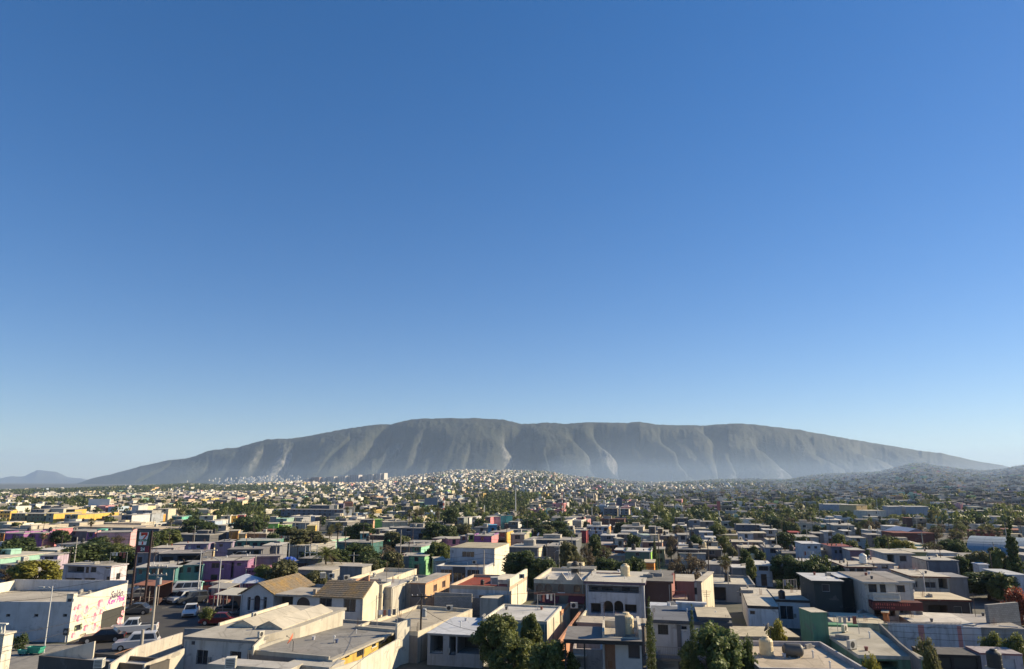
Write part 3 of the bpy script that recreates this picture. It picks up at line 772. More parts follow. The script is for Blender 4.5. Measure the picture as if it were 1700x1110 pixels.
# ------------------------------------------------------------------ cars
CARS = {}
def car(kind, col, loc, rz, label, cat='car'):
    """nose points to +x in local space"""
    key = (kind, col)
    if key not in CARS:
        r = empty('parked_' + {'sedan': 'car', 'hatch': 'car', 'suv': 'car', 'van': 'van', 'pickup': 'pickup', 'jeep': 'car'}[kind])
        pm = plain(col, 0.28, 0.1, 0.5, 0.05, 'car_paint'); gl = glassm((0.02, 0.022, 0.026)); bk = plain((.015, .015, .016), .7); ch = plain((.5, .5, .5), .3, .6)
        L, W, H = {'sedan': (4.5, 1.76, 1.45), 'hatch': (3.9, 1.7, 1.5), 'suv': (4.5, 1.85, 1.72), 'van': (5.2, 1.9, 2.05), 'pickup': (5.3, 1.85, 1.75), 'jeep': (4.2, 1.8, 1.8)}[kind]
        x = L / 2; z0 = .28
        bel = {'sedan': .88, 'hatch': .92, 'suv': 1.02, 'van': 1.08, 'pickup': 1.02, 'jeep': 1.08}[kind]
        hood = {'sedan': .80, 'hatch': .84, 'suv': .98, 'van': .98, 'pickup': 1.0, 'jeep': 1.06}[kind]
        prof = [(-x, z0), (x - .05, z0), (x, z0 + .18), (x - .06, hood - .18), (x - .22, hood - .04), (x - 1.15, bel), (-x + .35, bel), (-x + .02, bel - .06), (-x - .02, bel - .35)]
        mb = MB(); n = len(prof); k = mb.mi(pm)
        secs = [(-W / 2, .07), (-W / 2 + .07, 0.0), (W / 2 - .07, 0.0), (W / 2, .07)]
        for (y, ins) in secs:
            for (px_, pz) in prof: mb.v.append((px_ - (ins if px_ > 0 else -ins), y, pz - (ins * .5 if pz > .5 else 0)))
        for s_ in range(3):
            for i in range(n):
                j = (i + 1) % n; mb.f.append((s_ * n + i, s_ * n + j, (s_ + 1) * n + j, (s_ + 1) * n + i)); mb.m.append(k)
        mb.f.append(tuple(range(n))); mb.m.append(k); mb.f.append(tuple(3 * n + i for i in reversed(range(n)))); mb.m.append(k)
        # greenhouse
        g = {'sedan': [(x - 1.25, -x + .55), (x - 2.05, -x + 1.25)], 'hatch': [(x - .95, -x + .12), (x - 1.6, -x + .45)], 'suv': [(x - 1.15, -x + .1), (x - 1.75, -x + .4)], 'van': [(x - .7, -x + .05), (x - 1.35, -x + .18)],
             'pickup': [(x - 1.35, -x + 2.0), (x - 1.95, -x + 2.15)], 'jeep': [(x - 1.35, -x + .05), (x - 1.6, -x + .1)]}[kind]
        (b1, b0), (t1, t0) = g; wb, wt = W / 2 - .06, W / 2 - .22
        lo = [(b0, -wb, bel - .02), (b1, -wb, bel - .02), (b1, wb, bel - .02), (b0, wb, bel - .02)]; hi = [(t0, -wt, H), (t1, -wt, H), (t1, wt, H), (t0, wt, H)]
        for i in range(4): mb.quad([lo[i], lo[(i + 1) % 4], hi[(i + 1) % 4], hi[i]], pm)
        mb.quad(hi, pm)
        if kind == 'pickup': mb.box(-x + .12, -W / 2 + .14, bel + .001, -x + 1.9, W / 2 - .14, bel + .004, bk)
        mb.build('body', r)
        def inset(i, u0, u1, v0, v1, nm):
            A, Bq, C_, D_ = [Vector(p) for p in (lo[i], lo[(i + 1) % 4], hi[(i + 1) % 4], hi[i])]
            f = lambda u, v: (A.lerp(Bq, u)).lerp(D_.lerp(C_, u), v)
            nn = (Bq - A).cross(D_ - A).normalized() * .012
            MB().quad([f(u0, v0) + nn, f(u1, v0) + nn, f(u1, v1) + nn, f(u0, v1) + nn], gl).build(nm, r)
        inset(1, .06, .94, .10, .92, 'windscreen'); inset(3, .08, .92, .15, .9, 'rear_window')
        cuts = [(.08, .46), (.50, .86)] if kind != 'van' else [(.05, .33), (.36, .62), (.65, .90)]
        for i in (0, 2):
            for u0, u1 in cuts:
                if i == 2: u0, u1 = 1 - u1, 1 - u0
                inset(i, u0, u1, .16, .88, 'side_window')
        for sx in (x - .85, -x + .85):
            for sy in (-1, 1):
                w_ = MB().lathe((0, -.11, 0), [(.33, 0), (.335, .03), (.335, .19), (.33, .22)], bk, 16, 'y').build('wheel', r, (sx, sy * (W / 2 - .10), .33))
                MB().lathe((0, sy * .112 if sy > 0 else -.122, 0), [(.2, 0), (.2, .01)], ch, 12, 'y').build('rim', w_)
        for sy in (-1, 1):
            MB().box(-.03, -.16, -.07, .03, .16, .07, plain((.7, .7, .66), .2)).build('headlight', r, (x - .03, sy * (W / 2 - .30), hood - .26))
            MB().box(-.03, -.12, -.1, .03, .12, .1, plain((.35, .02, .015), .3)).build('tail_light', r, (-x + .0, sy * (W / 2 - .26), bel - .24))
        MB().box(x - .05, -W / 2 + .25, .34, x + .02, W / 2 - .25, .55, bk).build('bumper', r)
        CARS[key] = r; o = r
    else: o = copy_tree(CARS[key])
    o.location = loc; o.rotation_euler = (0, 0, rz); tag(o, label, cat); return o
def car_px(kind, col, px, rz_deg, label, cat='car'):
    p = P(px[0], px[1], 0.01); return car(kind, col, p, R(rz_deg), label, cat)

# ------------------------------------------------------------------ poles, lamps, wires
def pole(base, top_y, label, col=(0.32, 0.30, 0.26), r=0.13, arms=0, lamp=None, cat='utility pole', name='utility_pole', z0=0.0, transformer=False, lean=0.0):
    """base pixel on the ground (z0); top_y pixel row"""
    p = P(base[0], base[1], z0); X, F, D = ray(base[0], top_y); h = CAM_H + D / F * p.y - z0
    t = tag(empty(name, p, 0), label, cat); m = plain(col, 0.8)
    MB().bar((0, 0, -.2), (lean, 0, h), r, m, 10, r * .62).build('post', t)
    for i in range(arms):
        z = h - .35 - i * .9
        MB().box(-1.1, -.06, z, 1.1, .06, z + .12, m).build('crossarm', t)
        for xx in (-1.0, -.45, .45, 1.0): MB().lathe((xx, 0, z + .12), [(.05, 0), (.07, .08), (.04, .16)], plain((.35, .33, .3), .3), 8).build('insulator', t)
    if transformer:
        MB().lathe((.32, 0, h - 2.3), [(.2, 0), (.24, .05), (.24, .75), (.2, .82)], plain((.30, .31, .31), .5), 12).build('transformer', t)
    if lamp:
        dx, dz = lamp; m2 = plain((.45, .45, .43), .5, .3)
        MB().path([(0, 0, h - .4), (dx * .5, 0, h + dz * .8), (dx, 0, h + dz)], .045, m2, 6).build('lamp_arm', t)
        s = 1 if dx > 0 else -1
        MB().box(min(dx, dx + s * .6), -.12, h + dz - .08, max(dx, dx + s * .6), .12, h + dz + .06, m2).build('lamp_head', t)
    t['h'] = h; return t
WIREM = None
def wire(a, b, sag, label, r=0.018, n=10, group=None):
    a, b = Vector(a), Vector(b); pts = [a.lerp(b, i / n) - Vector((0, 0, sag * 4 * (i / n) * (1 - i / n))) for i in range(n + 1)]
    c = (a + b) / 2; mb = MB(); mb.path([p - c for p in pts], r, plain((.03, .03, .03), .7), 4)
    o = mb.build('overhead_cable', None, c); tag(o, label, 'cable', group); return o
def text(body, size, mat, parent, loc, rot, name='lettering', shear=0.0, bold=0.0, sx=1.0):
    c = bpy.data.curves.new(name, 'FONT'); c.body = body; c.size = size; c.extrude = 0.006; c.offset = bold; c.shear = shear
    c.align_x = 'CENTER'; c.align_y = 'CENTER'; c.resolution_u = 3; c.materials.append(mat)
    t = bpy.data.objects.new(name, c); me = bpy.data.meshes.new_from_object(t); bpy.data.objects.remove(t)
    o = bpy.data.objects.new(name, me); COL.objects.link(o); o.parent = parent; o.location = loc; o.rotation_euler = rot; o.scale = (sx, 1, 1); return o
# ------------------------------------------------------------------ the near quarter, block by block
ZX = {1: 0, 2: 220, 3: 440, 4: 660, 5: 880, 6: 1100, 7: 1300, 8: 1440}
ZX.update({11: 0, 12: 280, 13: 560, 14: 840, 15: 1120, 16: 1400})
def Q(n, x, y):
    if n < 10: return (ZX[n] + x * .2253, 860 + y * .22523)
    k = 5.862 if n < 16 else 5.667
    return (ZX[n] + x / k, 820 + y / k)
def hero(name, label, n, a, x1=None, z=3.2, d=None, yb=None, xd=None, w=None, wall=CREAM, roof=ROOFG, ops=(), style='slab', ph=.4, over=.15, th=.16, yaw=YAW, right=False, n1=None, mats=None, edge=None, cat='house', sides='FRLK', stain=.6, dirt=.7):
    A = Q(n, *a); X1 = Q(n1 or n, x1, 0)[0] if x1 is not None else None; YB = Q(n, 0, yb)[1] if yb is not None else None
    if xd is not None:
        p = P(A[0], A[1], z); U, D = uv2(yaw)
        if w is None and x1 is not None: w = line_hit(p, U, X1) if not right else -line_hit(p, U, X1)
        nn, xx = xd; q = p + U * w if (not right and nn > 0) else p
        d = min(60, max(2, line_hit(q, D, Q(abs(nn), xx, 0)[0])))
    b = B(name, label, cat, A, X1, z, YB, w, d, yaw, right)
    wm = wall if not isinstance(wall, tuple) else wallm(wall, dirt); rm = roofm(roof, stain) if isinstance(roof, tuple) else roof
    oo = []
    for o in ops:
        k, f, (m, p0, q0), (p1, q1) = o[:4]; ex = o[4] if len(o) > 4 else {}
        c0, c1 = Q(m, p0, q0), Q(m, p1, q1)
        oo.append(b.px(c0[0], c0[1], c1[0], c1[1], f, kind=k, **ex))
    mm = {k: (wallm(v, dirt) if isinstance(v, tuple) else v) for k, v in (mats or {}).items()}  # many right sides get a sunlit wall tone, fronts a shaded one
    em = (wallm(edge) if isinstance(edge, tuple) else edge) if edge is not None else None
    if style == 'slab':
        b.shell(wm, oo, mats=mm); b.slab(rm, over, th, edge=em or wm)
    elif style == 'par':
        b.shell(wm, oo, h=z - ph, mats=mm)
        b.parapet(rm, em or wm, ph, sides=sides)
    b.ops = oo; return b
VOID = dict(kind='void')
def V(depth=1.5, **k): return dict(depth=depth, **k)
G = dict(bars=True)
GW = wallm((0.52, 0.52, 0.50)); BLOCK = blockm()

# ---- painted event hall with roses
S = B('painted_hall', 'low cream event hall painted with pink roses and lettered Salón over a dark shutter', 'building', (121, 994), w=15.5, z=4.7, d=10.6, yaw=R(-3), right=True)
S.shell(wallm((0.50, 0.50, 0.50)), [S.px(*Q(1, 748, 668), *Q(1, 908, 800), 'R', kind='shutter', col=(0.05, 0.05, 0.045), inset=.1),
    S.px(*Q(1, 548, 785), *Q(1, 603, 828), 'R', kind='grille'), S.px(*Q(1, 586, 852), *Q(1, 630, 898), 'R', kind='door', col=(0.38, 0.34, 0.25)),
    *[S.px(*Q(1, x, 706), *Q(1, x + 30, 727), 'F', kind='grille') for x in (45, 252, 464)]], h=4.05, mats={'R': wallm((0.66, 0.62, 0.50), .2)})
MB().box(.15, .15, 3.9, S.w - .15, S.d - .15, 4.03, roofm(ROOFG)).build('roof', S.root)
pm_ = MB(); gw_ = wallm((0.50, 0.50, 0.50))  # grey parapets keep the shaded wall tone, cream ones the sunlit tone
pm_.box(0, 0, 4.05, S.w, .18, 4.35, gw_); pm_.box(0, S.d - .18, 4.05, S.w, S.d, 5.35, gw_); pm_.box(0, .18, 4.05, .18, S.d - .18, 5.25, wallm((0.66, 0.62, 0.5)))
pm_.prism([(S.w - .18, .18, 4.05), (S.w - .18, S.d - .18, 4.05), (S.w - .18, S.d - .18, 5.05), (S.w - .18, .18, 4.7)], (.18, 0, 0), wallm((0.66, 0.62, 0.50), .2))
pm_.build('parapet', S.root)
MB().box(S.w - .9, .2, 4.05, S.w - .1, .9, 5.25, wallm((0.62, .58, .48))).box(S.w - .75, .19, 4.0, S.w - .25, .199, 4.7, plain(DARK)).build('cooler_box', S.root)
mur = MB(); pk = [plain((0.78, 0.30, 0.34), .8), plain((0.62, 0.16, 0.24), .8), plain((0.80, 0.45, 0.46), .8)]; gn = plain((0.30, 0.36, 0.18), .8)
rr_ = random.Random(4)
def rose(u, z, r, q=0):
    for k in range(9):
        a = k * 2.4; rr = r * (.55 if k < 6 else .25); cx, cz = u + math.cos(a) * r * .45 * (k < 6), z + math.sin(a) * r * .5 * (k < 6)
        pts = [(S.w + .005 + k * .0012 + q * .015, cx + rr * math.cos(t) * (1 + .12 * math.sin(3 * t + k)), cz + rr * math.sin(t)) for t in [j * math.pi / 5 for j in range(10)]]
        mur.quad(pts, pk[(k + q) % 3])
for i, (zx, zy, r) in enumerate([(585, 655, .42), (632, 675, .5), (583, 740, .5), (550, 730, .35), (740, 630, .6), (720, 655, .3), (745, 690, .36), (692, 725, .5), (632, 810, .45), (692, 800, .45), (540, 865, .4), (725, 825, .3), (912, 632, .32), (925, 690, .35), (920, 770, .4), (870, 815, .45), (555, 665, .3)]):
    u, z = S.hit(*Q(1, zx, zy), 'R')
    rose(min(max(u, r + .1), S.d - r - .1), max(z, r + .1), r, i % 2)
for (x0, y0, x1, y1) in ((560, 700, 600, 640), (600, 700, 640, 770), (640, 700, 690, 650), (690, 650, 740, 670), (660, 760, 700, 800), (600, 770, 590, 840), (690, 780, 745, 815), (620, 740, 660, 710), (740, 650, 790, 680), (560, 800, 545, 850)):
    a_, b_ = S.hit(*Q(1, x0, y0), 'R'), S.hit(*Q(1, x1, y1), 'R'); n_ = Vector((0, b_[1] - a_[1], -(b_[0] - a_[0]))).normalized() * .035
    A_, B_ = Vector((S.w + .003, a_[0], a_[1])), Vector((S.w + .003, b_[0], b_[1])); mur.quad([A_ - n_, B_ - n_, B_ + n_, A_ + n_], gn)
    M_ = A_.lerp(B_, .5) + Vector((.002, 0, 0)); mur.quad([M_, M_ + Vector((0, .2, .1)), M_ + Vector((0, .1, .28)), M_ + Vector((0, -.05, .15))], gn)
mur.build('rose_mural', S.root)
u_, z_ = S.hit(*Q(1, 858, 560), 'R'); text('Salón', 1.25, plain((0.10, 0.07, 0.13), .7), S.root, (S.w + .01, u_, z_), (R(90), 0, R(90)), shear=.35, bold=.02)
u_, z_ = S.hit(*Q(1, 855, 604), 'R'); text('Kev Pink', 1.0, plain((0.45, 0.04, 0.33), .7), S.root, (S.w + .01, u_, z_), (R(90), 0, R(90)), shear=.3, bold=.025)

# ---- pylon sign of the corner shop
g0 = P(*Q(1, 960, 655), 0); g1 = P(*Q(1, 1060, 655), 0); W_ = (g1 - g0).length; sy = g0.y
sg = tag(empty('pylon_sign', (g0 + g1) / 2), 'tall two-legged shop pylon sign with a red 7 over a maroon 24 board', 'sign')
pc = plain((0.035, 0.02, 0.02), .6)
def sz(py, px=237): X, F, D = ray(px, py); return CAM_H + D / F * sy
for s_ in (-1, 1): MB().box(-.12, -.12, 0, .12, .12, sz(880.5), pc).build('post', sg, (s_ * W_ / 2, 0, 0))
def sz(py, px=237): X, F, D = ray(px, py); return CAM_H + D / F * sy
zt, zb = sz(881.5), sz(905.5)
pn = MB().box(-W_ / 2 + .121, -.22, zb, W_ / 2 - .121, .22, zt, plain((0.02, 0.045, 0.035), .5)).build('sign_panel', sg)
hw = W_ / 2 - .28; H_ = zt - zb
MB().quad([(-hw, -.226, zb + .12), (hw * .6, -.226, zb + .12), (hw * .95, -.226, zt - .14), (-hw, -.226, zt - .14)], plain((.72, .72, .70), .5)).build('white_face', pn)
red = plain((0.50, 0.035, 0.02), .5); org = plain((0.70, 0.20, 0.05), .5); gr = plain((0.02, 0.16, 0.08), .5)
m7 = MB(); f7 = lambda x, z: (x * hw, -.233, zb + z * H_)
m7.quad([f7(-.66, .74), f7(.70, .74), f7(.72, .92), f7(-.66, .92)], red); m7.quad([f7(-.62, .66), f7(.05, .74), f7(-.3, .80), f7(-.66, .78)], org)
m7.quad([f7(.30, .74), f7(.70, .74), f7(.02, .42), f7(-.28, .42)], red); m7.quad([f7(-.30, .30), f7(0, .30), f7(-.02, .08), f7(-.36, .08)], red)
m7.build('numeral_7', pn)
text('ELEVEN', .42, gr, pn, (-.1, -.235, zb + .37 * H_), (R(90), 0, 0), bold=.02, sx=.95)
zt2, zb2 = sz(905.8), sz(916.8)
p2 = MB().box(-W_ / 2 + .121, -.22, zb2, W_ / 2 - .121, .22, zt2, plain((0.11, 0.012, 0.035), .5)).build('hours_panel', sg)
MB().box(-.28, -.228, zb2 + .1, .30, -.2205, zt2 - .08, plain((.02, .07, .06))).build('number_plate', p2)
text('24', .62, plain((.6, .62, .62)), p2, (.01, -.235, (zb2 + zt2) / 2), (R(90), 0, 0), bold=.02)

# ---- lilac two-storey flats behind the hall
hero('lilac_flats', 'two-storey pale lilac flats with deep balconies and blank sunlit side wall', 1, (470, 347), 822, 6.2, xd=(1, 938), wall=(0.42, 0.39, 0.42), roof=ROOFG, mats={'R': (0.62, 0.56, 0.58)},  # darker front and paler side paint shade and sun onto one lilac
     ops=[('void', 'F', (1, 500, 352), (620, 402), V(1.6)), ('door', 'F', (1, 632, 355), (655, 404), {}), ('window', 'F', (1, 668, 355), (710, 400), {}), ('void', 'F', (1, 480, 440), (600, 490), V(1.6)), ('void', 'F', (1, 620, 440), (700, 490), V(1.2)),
          ('window', 'F', (1, 780, 340), (812, 372), {}), ('window', 'F', (1, 785, 430), (812, 470), G), ('window', 'R', (1, 856, 405), (885, 450), G)])
# ---- turquoise and purple row
TQ = (0.085, 0.21, 0.21)
hero('turquoise_house', 'turquoise two-storey house with outside stair, beside the pylon sign', 2, (35, 368), 320, 4.0, d=7, yaw=R(9), wall=TQ, roof=(0.42, .40, .36), edge=(0.35, .42, .40),
     ops=[('window', 'F', (2, 44, 378), (72, 414), {'frame': (.4, .4, .38)}), ('window', 'F', (2, 140, 375), (170, 415), {}), ('window', 'F', (2, 185, 375), (222, 420), {}), ('garage', 'F', (2, 60, 470), (210, 540), {'col': (.08, .04, .03)})], over=.5)
hero('turquoise_house', 'turquoise house with a long balcony and tile vents, left of the purple house', 2, (322, 352), 516, 4.0, d=7, yaw=R(9), wall=TQ, roof=(0.30, .29, .27),
     ops=[('window', 'F', (2, 340, 360), (375, 405), {}), ('window', 'F', (2, 400, 360), (432, 402), {}), ('void', 'F', (2, 455, 352), (508, 400), V(1.2)), ('void', 'F', (2, 380, 462), (455, 490), V(.4)), ('door', 'F', (2, 470, 450), (500, 500), {'col': (.2, .35, .33)})])
b = hero('garden_wall', 'turquoise garden wall behind the white van', 2, (218, 462), 512, 1.7, d=.25, wall=(0.28, .55, .50), roof=(0.3, .5, .46), cat='wall')
PUR = (0.27, 0.135, 0.25)
hero('purple_house', 'purple two-storey house beside the turquoise ones with window air units', 2, (518, 322), 752, 4.5, d=7, yaw=R(9), wall=PUR, roof=ROOFG, ops=[('window', 'F', (2, 582, 330), (640, 368), {}), ('window', 'F', (2, 575, 415), (625, 455), G), ('void', 'F', (2, 725, 325), (750, 440), V(.8)), ('window', 'F', (2, 655, 345), (672, 372), {})])
hero('purple_house', 'mauve house with a walled roof terrace, right of the purple flats', 2, (754, 318), 850, 4.5, d=7, yaw=R(9), wall=(0.34, 0.17, 0.28), roof=ROOFG, ops=[('void', 'F', (2, 852, 330), (900, 370), V(1)), ('window', 'F', (2, 770, 330), (800, 350), {})])
b = hero('terrace_house', 'low magenta house with perforated pink terrace wall', 2, (830, 368), 1000, 3.4, d=4, yaw=R(9), wall=(0.36, 0.15, 0.24), roof=(.3, .2, .22), style='par', ph=.9)
for i in range(8):
    u0, z0 = b.w * (i + .3) / 8, b.h - .75
    MB().box(u0, -.03, z0, u0 + .35, -.006, z0 + .35, plain((.08, .03, .05))).build('vent_block', b.root)
hero('grey_house', 'long grey flat-roofed house with junk on the roof behind the purple row', 2, (700, 290), 1085, 4.6, d=3.5, yaw=R(9), wall=(0.22, .21, .22), roof=(.34, .31, .28))
hero('dark_house', 'dark grey house under a wide flat roof between sign and purple row', 2, (195, 268), 515, 4.8, d=7, yaw=R(9), wall=(0.10, .10, .11), roof=(.30, .28, .26), ops=[('void', 'F', (2, 215, 285), (300, 330), V(1)), ('void', 'F', (2, 330, 275), (500, 310), V(2))])
hero('grey_house', 'grey plastered house just right of the pylon sign', 2, (20, 262), 190, 4.8, d=7, yaw=R(9), wall=(0.24, .23, .25), roof=(.32, .30, .28), ops=[('window', 'F', (2, 40, 285), (70, 330), {})])
hero('cream_house', 'house with slanting cream stair wall behind the grey house', 2, (130, 225), 300, 5.0, d=6, yaw=R(5), wall=(.26, .24, .26), roof=(.45, .40, .33), ops=[('window', 'F', (2, 150, 235), (180, 250), {})])
hero('lilac_house', 'low lilac house with white door panels behind dark roofs', 2, (300, 195), 560, 4.6, d=5, yaw=R(9), wall=(0.27, .21, .30), roof=(.42, .40, .36), ops=[('window', 'F', (2, 340, 200), (380, 222), {}), ('door', 'F', (2, 410, 198), (430, 228), {'col': (.6, .58, .58)}), ('window', 'F', (2, 470, 200), (500, 222), {})])
hero('lilac_house', 'pale lilac cube house joining the green row', 2, (612, 178), 738, 4.8, d=6, yaw=R(5), wall=(0.30, .25, .33), roof=(.4, .37, .33), ops=[('window', 'F', (2, 640, 190), (665, 210), {})])
hero('green_house', 'mint green row house with many dark windows', 2, (740, 172), 1060, 4.8, d=7, yaw=R(5), wall=(0.10, .24, .19), roof=(.40, .42, .38), ops=[('window', 'F', (2, x, 178), (x + 34, 205), {}) for x in (770, 830, 885, 940, 990)])
hero('grey_house', 'dark grey house with balcony below the mint row', 2, (700, 235), 960, 4.6, d=6, yaw=R(5), wall=(.13, .13, .14), roof=(.25, .23, .21), ops=[('void', 'F', (2, 740, 245), (800, 275), V(1.2)), ('window', 'F', (2, 840, 235), (880, 260), {}), ('void', 'F', (2, 890, 235), (930, 270), V(1))])
hero('white_house', 'grey house with white gable roof edge beside the tall post', 2, (965, 205), 1085, 4.8, d=7, yaw=R(5), wall=(.20, .20, .21), roof=(.58, .54, .46), over=.3)

# ---- market tent and stalls
c_ = P(406.6, 986, 0); tent = tag(empty('market_tent', (c_.x, c_.y, 0), R(6)), 'white pyramid-roofed market tent with pale side curtains', 'tent')
tw = plain((0.52, 0.55, 0.60), .8); tm = MB(); TWd = 3.1; cn = [(-TWd, -2, 1.95), (TWd * .95, -2, 1.95), (TWd * .95, 2, 1.95), (-TWd, 2, 1.95)]; ap = [(-.15, 0, 3.15), (.15, 0, 3.15)]
tm.quad([cn[0], cn[1], ap[1], ap[0]], tw); tm.quad([cn[1], cn[2], ap[1]], tw); tm.quad([cn[2], cn[3], ap[0], ap[1]], tw); tm.quad([cn[3], cn[0], ap[0]], tw)
tm.build('canopy', tent); cu = MB()
for i in range(7):
    x0 = -TWd + i * .42; cu.quad([(x0, -2 + .05 * (i % 2), .9), (x0 + .42, -2 + .05 * ((i + 1) % 2), .9), (x0 + .42, -2 + .05 * ((i + 1) % 2), 1.95), (x0, -2 + .05 * (i % 2), 1.95)], plain((.42, .45, .46)))
cu.build('side_curtain', tent)
for x in (-TWd, 0, TWd * .95):
    for y in (-2, 2): MB().bar((x, y, 0), (x, y, 1.95), .05, plain((.5, .5, .5)), 6).build('pole', tent)
def stall(a, x1, z, d, label, roofc, bodyc, n=2, posts=4, goods=True):
    A = Q(n, *a); b = B('market_stall', label, 'stall', A, Q(n, x1, 0)[0], z, None, None, d)
    MB().prism([(0, -.1, z - .08), (b.w, -.1, z - .08), (b.w, d, z + .25), (0, d, z + .25)], (0, 0, .08), plain(roofc, .8)).build('roof', b.root)
    for i in range(posts): MB().box(b.w * i / (posts - 1) - .05, 0, 0, b.w * i / (posts - 1) + .05, .1, z - .08, plain((.25, .22, .2))).build('post', b.root)
    MB().box(0, d - .1, 0, b.w, d, z + .1, plain(bodyc, .8)).build('back_panel', b.root)
    MB().box(.1, .5, 0, b.w - .1, 1.1, .95, plain(k3(bodyc, .7), .8)).build('counter', b.root)
    return b
stall((600, 560), 815, 2.9, 4, 'long market stall with sloping cream tin roof', (.48, .46, .38), (.18, .13, .10))
stall((560, 512), 700, 2.6, 3, 'brown market stall left of the tent', (.33, .31, .27), (.16, .06, .05))
stall((0, 490), 195, 2.8, 3, 'shop awning of rusty red boards under the turquoise house', (.30, .13, .08), (.10, .05, .04))
hero('kiosk', 'small cream kiosk beside the market tent', 2, (585, 478), 660, 2.6, d=2.5, wall=(.45, .42, .36), roof=(.5, .45, .36), cat='kiosk', ops=[('window', 'F', (2, 600, 485), (640, 505), {})])
m_ = P(*Q(2, 592, 603), .4)
bn = tag(MB().box(-.9, -.04, 0, .9, .04, 1.0, plain((.65, .03, .06), .6)).build('red_banner', None, (m_.x, m_.y, 0), R(-8)), 'small red banner standing at the end of the stalls', 'banner')

# ---- big low house, front left, with twin shallow gables
N2 = hero('low_house', 'big low cream house with twin shallow roof gables and two barred windows', 2, (383, 889), 897, 3.2, yb=655, wall=(.50, .48, .44), roof=(.40, .37, .31), yaw=R(-14.5),
     ops=[('window', 'F', (2, 470, 972), (553, 1078), G), ('window', 'F', (2, 718, 982), (800, 1050), G)], over=.12, th=.25, edge=(.26, .25, .23))
def gable(b, x0, x1, y0, y1, z, h, rm, wm, name='roof_gable', over=.1):
    mb = MB(); xm = (x0 + x1) / 2
    mb.quad([(x0, y0, z), (x1, y0, z), (xm, y0, z + h)], wm); mb.quad([(x1, y1, z), (x0, y1, z), (xm, y1, z + h)], wm)
    mb.prism([(x0 - .05, y0 - over, z), (xm, y0 - over, z + h), (xm, y0 - over, z + h + .1), (x0 - .05, y0 - over, z + .1)], (0, y1 - y0 + 2 * over, 0), rm)
    mb.prism([(xm, y0 - over, z + h), (x1 + .05, y0 - over, z), (x1 + .05, y0 - over, z + .1), (xm, y0 - over, z + h + .1)], (0, y1 - y0 + 2 * over, 0), rm)
    return mb.build(name, b.root)
rl_ = roofm((.46, .42, .34), .35)
yg = N2.loc(P(*Q(2, 760, 800), 3.45)).y; yg2 = N2.loc(P(*Q(2, 500, 800), 3.45)).y
xs = [N2.loc(P(*Q(2, x, 797), 3.45)).x for x in (722, 940)]
e1_, e2_ = N2.loc(P(488.4, 1006, 4.1)).y, N2.loc(P(541.4, 1004.8, 4.1)).y
gable(N2, xs[0], xs[1], yg, e1_, 3.46, .62, rl_, wallm(CREAM)); gable(N2, xs[1] + .1, xs[1] + (xs[1] - xs[0]) + .2, yg - .05, e2_, 3.46, .66, rl_, wallm(CREAM))
MB().box(-.1, yg, 3.45, .12, N2.d, 3.72, wallm(CREAM)).build('kerb', N2.root)
acu(Q(2, 897, 738), 3.72, 'cream air conditioner on the outer edge of the twin-gabled roof', R(70)); acu(Q(2, 945, 880), 3.46, 'cream air conditioner standing alone on the flat front of the twin-gabled roof', R(70))
MB().box(.9, -.08, 2.75, 1.2, -.005, 3.05, plain(DARK)).build('wall_lamp', N2.root)
# ---- flat grey roof with yellow courtyard wall
N3 = hero('flat_house', 'flat grey-roofed house with yellow barred courtyard side and coral dish on top', 2, (848, 972), 470, 3.0, n1=3, yb=745, wall=(.20, .19, .18), roof=(.25, .24, .22), yaw=R(-17.5), stain=.8, style='par', ph=.22, mats={'R': (.62, .42, .10)}, edge=(.36, .34, .29), sides='LFK',
     ops=[('window', 'R', (3, 590, 992), (623, 1028), G), ('window', 'R', (3, 676, 955), (732, 1015), G), ('window', 'R', (3, 787, 902), (817, 945), G), ('window', 'R', (3, 853, 868), (905, 920), G)])
MB().box(N3.w - .05, -.1, 2.62, N3.w + .45, N3.d, 2.8, wallm((.42, .38, .30))).build('eave', N3.root)
dish(Q(3, 205, 980), 2.8, 'tilted coral-red satellite dish on the flat grey roof', (.55, .16, .09), R(200), 1.2)
vent(Q(3, 510, 915), 2.8, 'white vent pipe in the middle of the flat grey roof'); vent(Q(3, 672, 850), 2.8, 'short vent pipe towards the back of the flat grey roof', .7)
h_ = P(*Q(3, 730, 812), 2.8); tag(MB().box(-.6, -.4, 0, .6, .4, .12, wallm(CREAM)).build('roof_hatch', None, h_, R(-17)), 'pale square roof hatch lid on the flat grey roof', 'roof hatch')
# raised side kerb between the two roofs
def wallrun(name, label, pts, t=.16, mat=None, base=0.0, cat='wall', cap=True):
    """pts: (pixel x, pixel y, top height) along the wall; panels between posts are parts"""
    Wp = [P(x, y, z) for x, y, z in pts]; r = tag(empty(name, (Wp[0].x, Wp[0].y, base)), label, cat); o = Vector((Wp[0].x, Wp[0].y, base))
    for i in range(len(Wp) - 1):
        a, c = Wp[i] - o, Wp[i + 1] - o; dr = Vector((c.x - a.x, c.y - a.y, 0)).normalized(); nn = Vector((-dr.y, dr.x, 0)) * t
        mb = MB(); mb.prism([(a.x, a.y, 0), (c.x, c.y, 0), (c.x, c.y, c.z), (a.x, a.y, a.z)], nn, mat or wallm(CREAM)); mb.build('wall_panel', r)
    return r
wallrun('parapet_wall', 'cream railing-topped kerb wall between the twin-gabled and the flat grey roof', [(*Q(2, 895, 945), 3.45), (*Q(3, 0, 860), 3.6), (*Q(3, 260, 800), 3.8), (*Q(3, 578, 682), 4.3)], .14, wallm((.55, .50, .40)), 2.7)
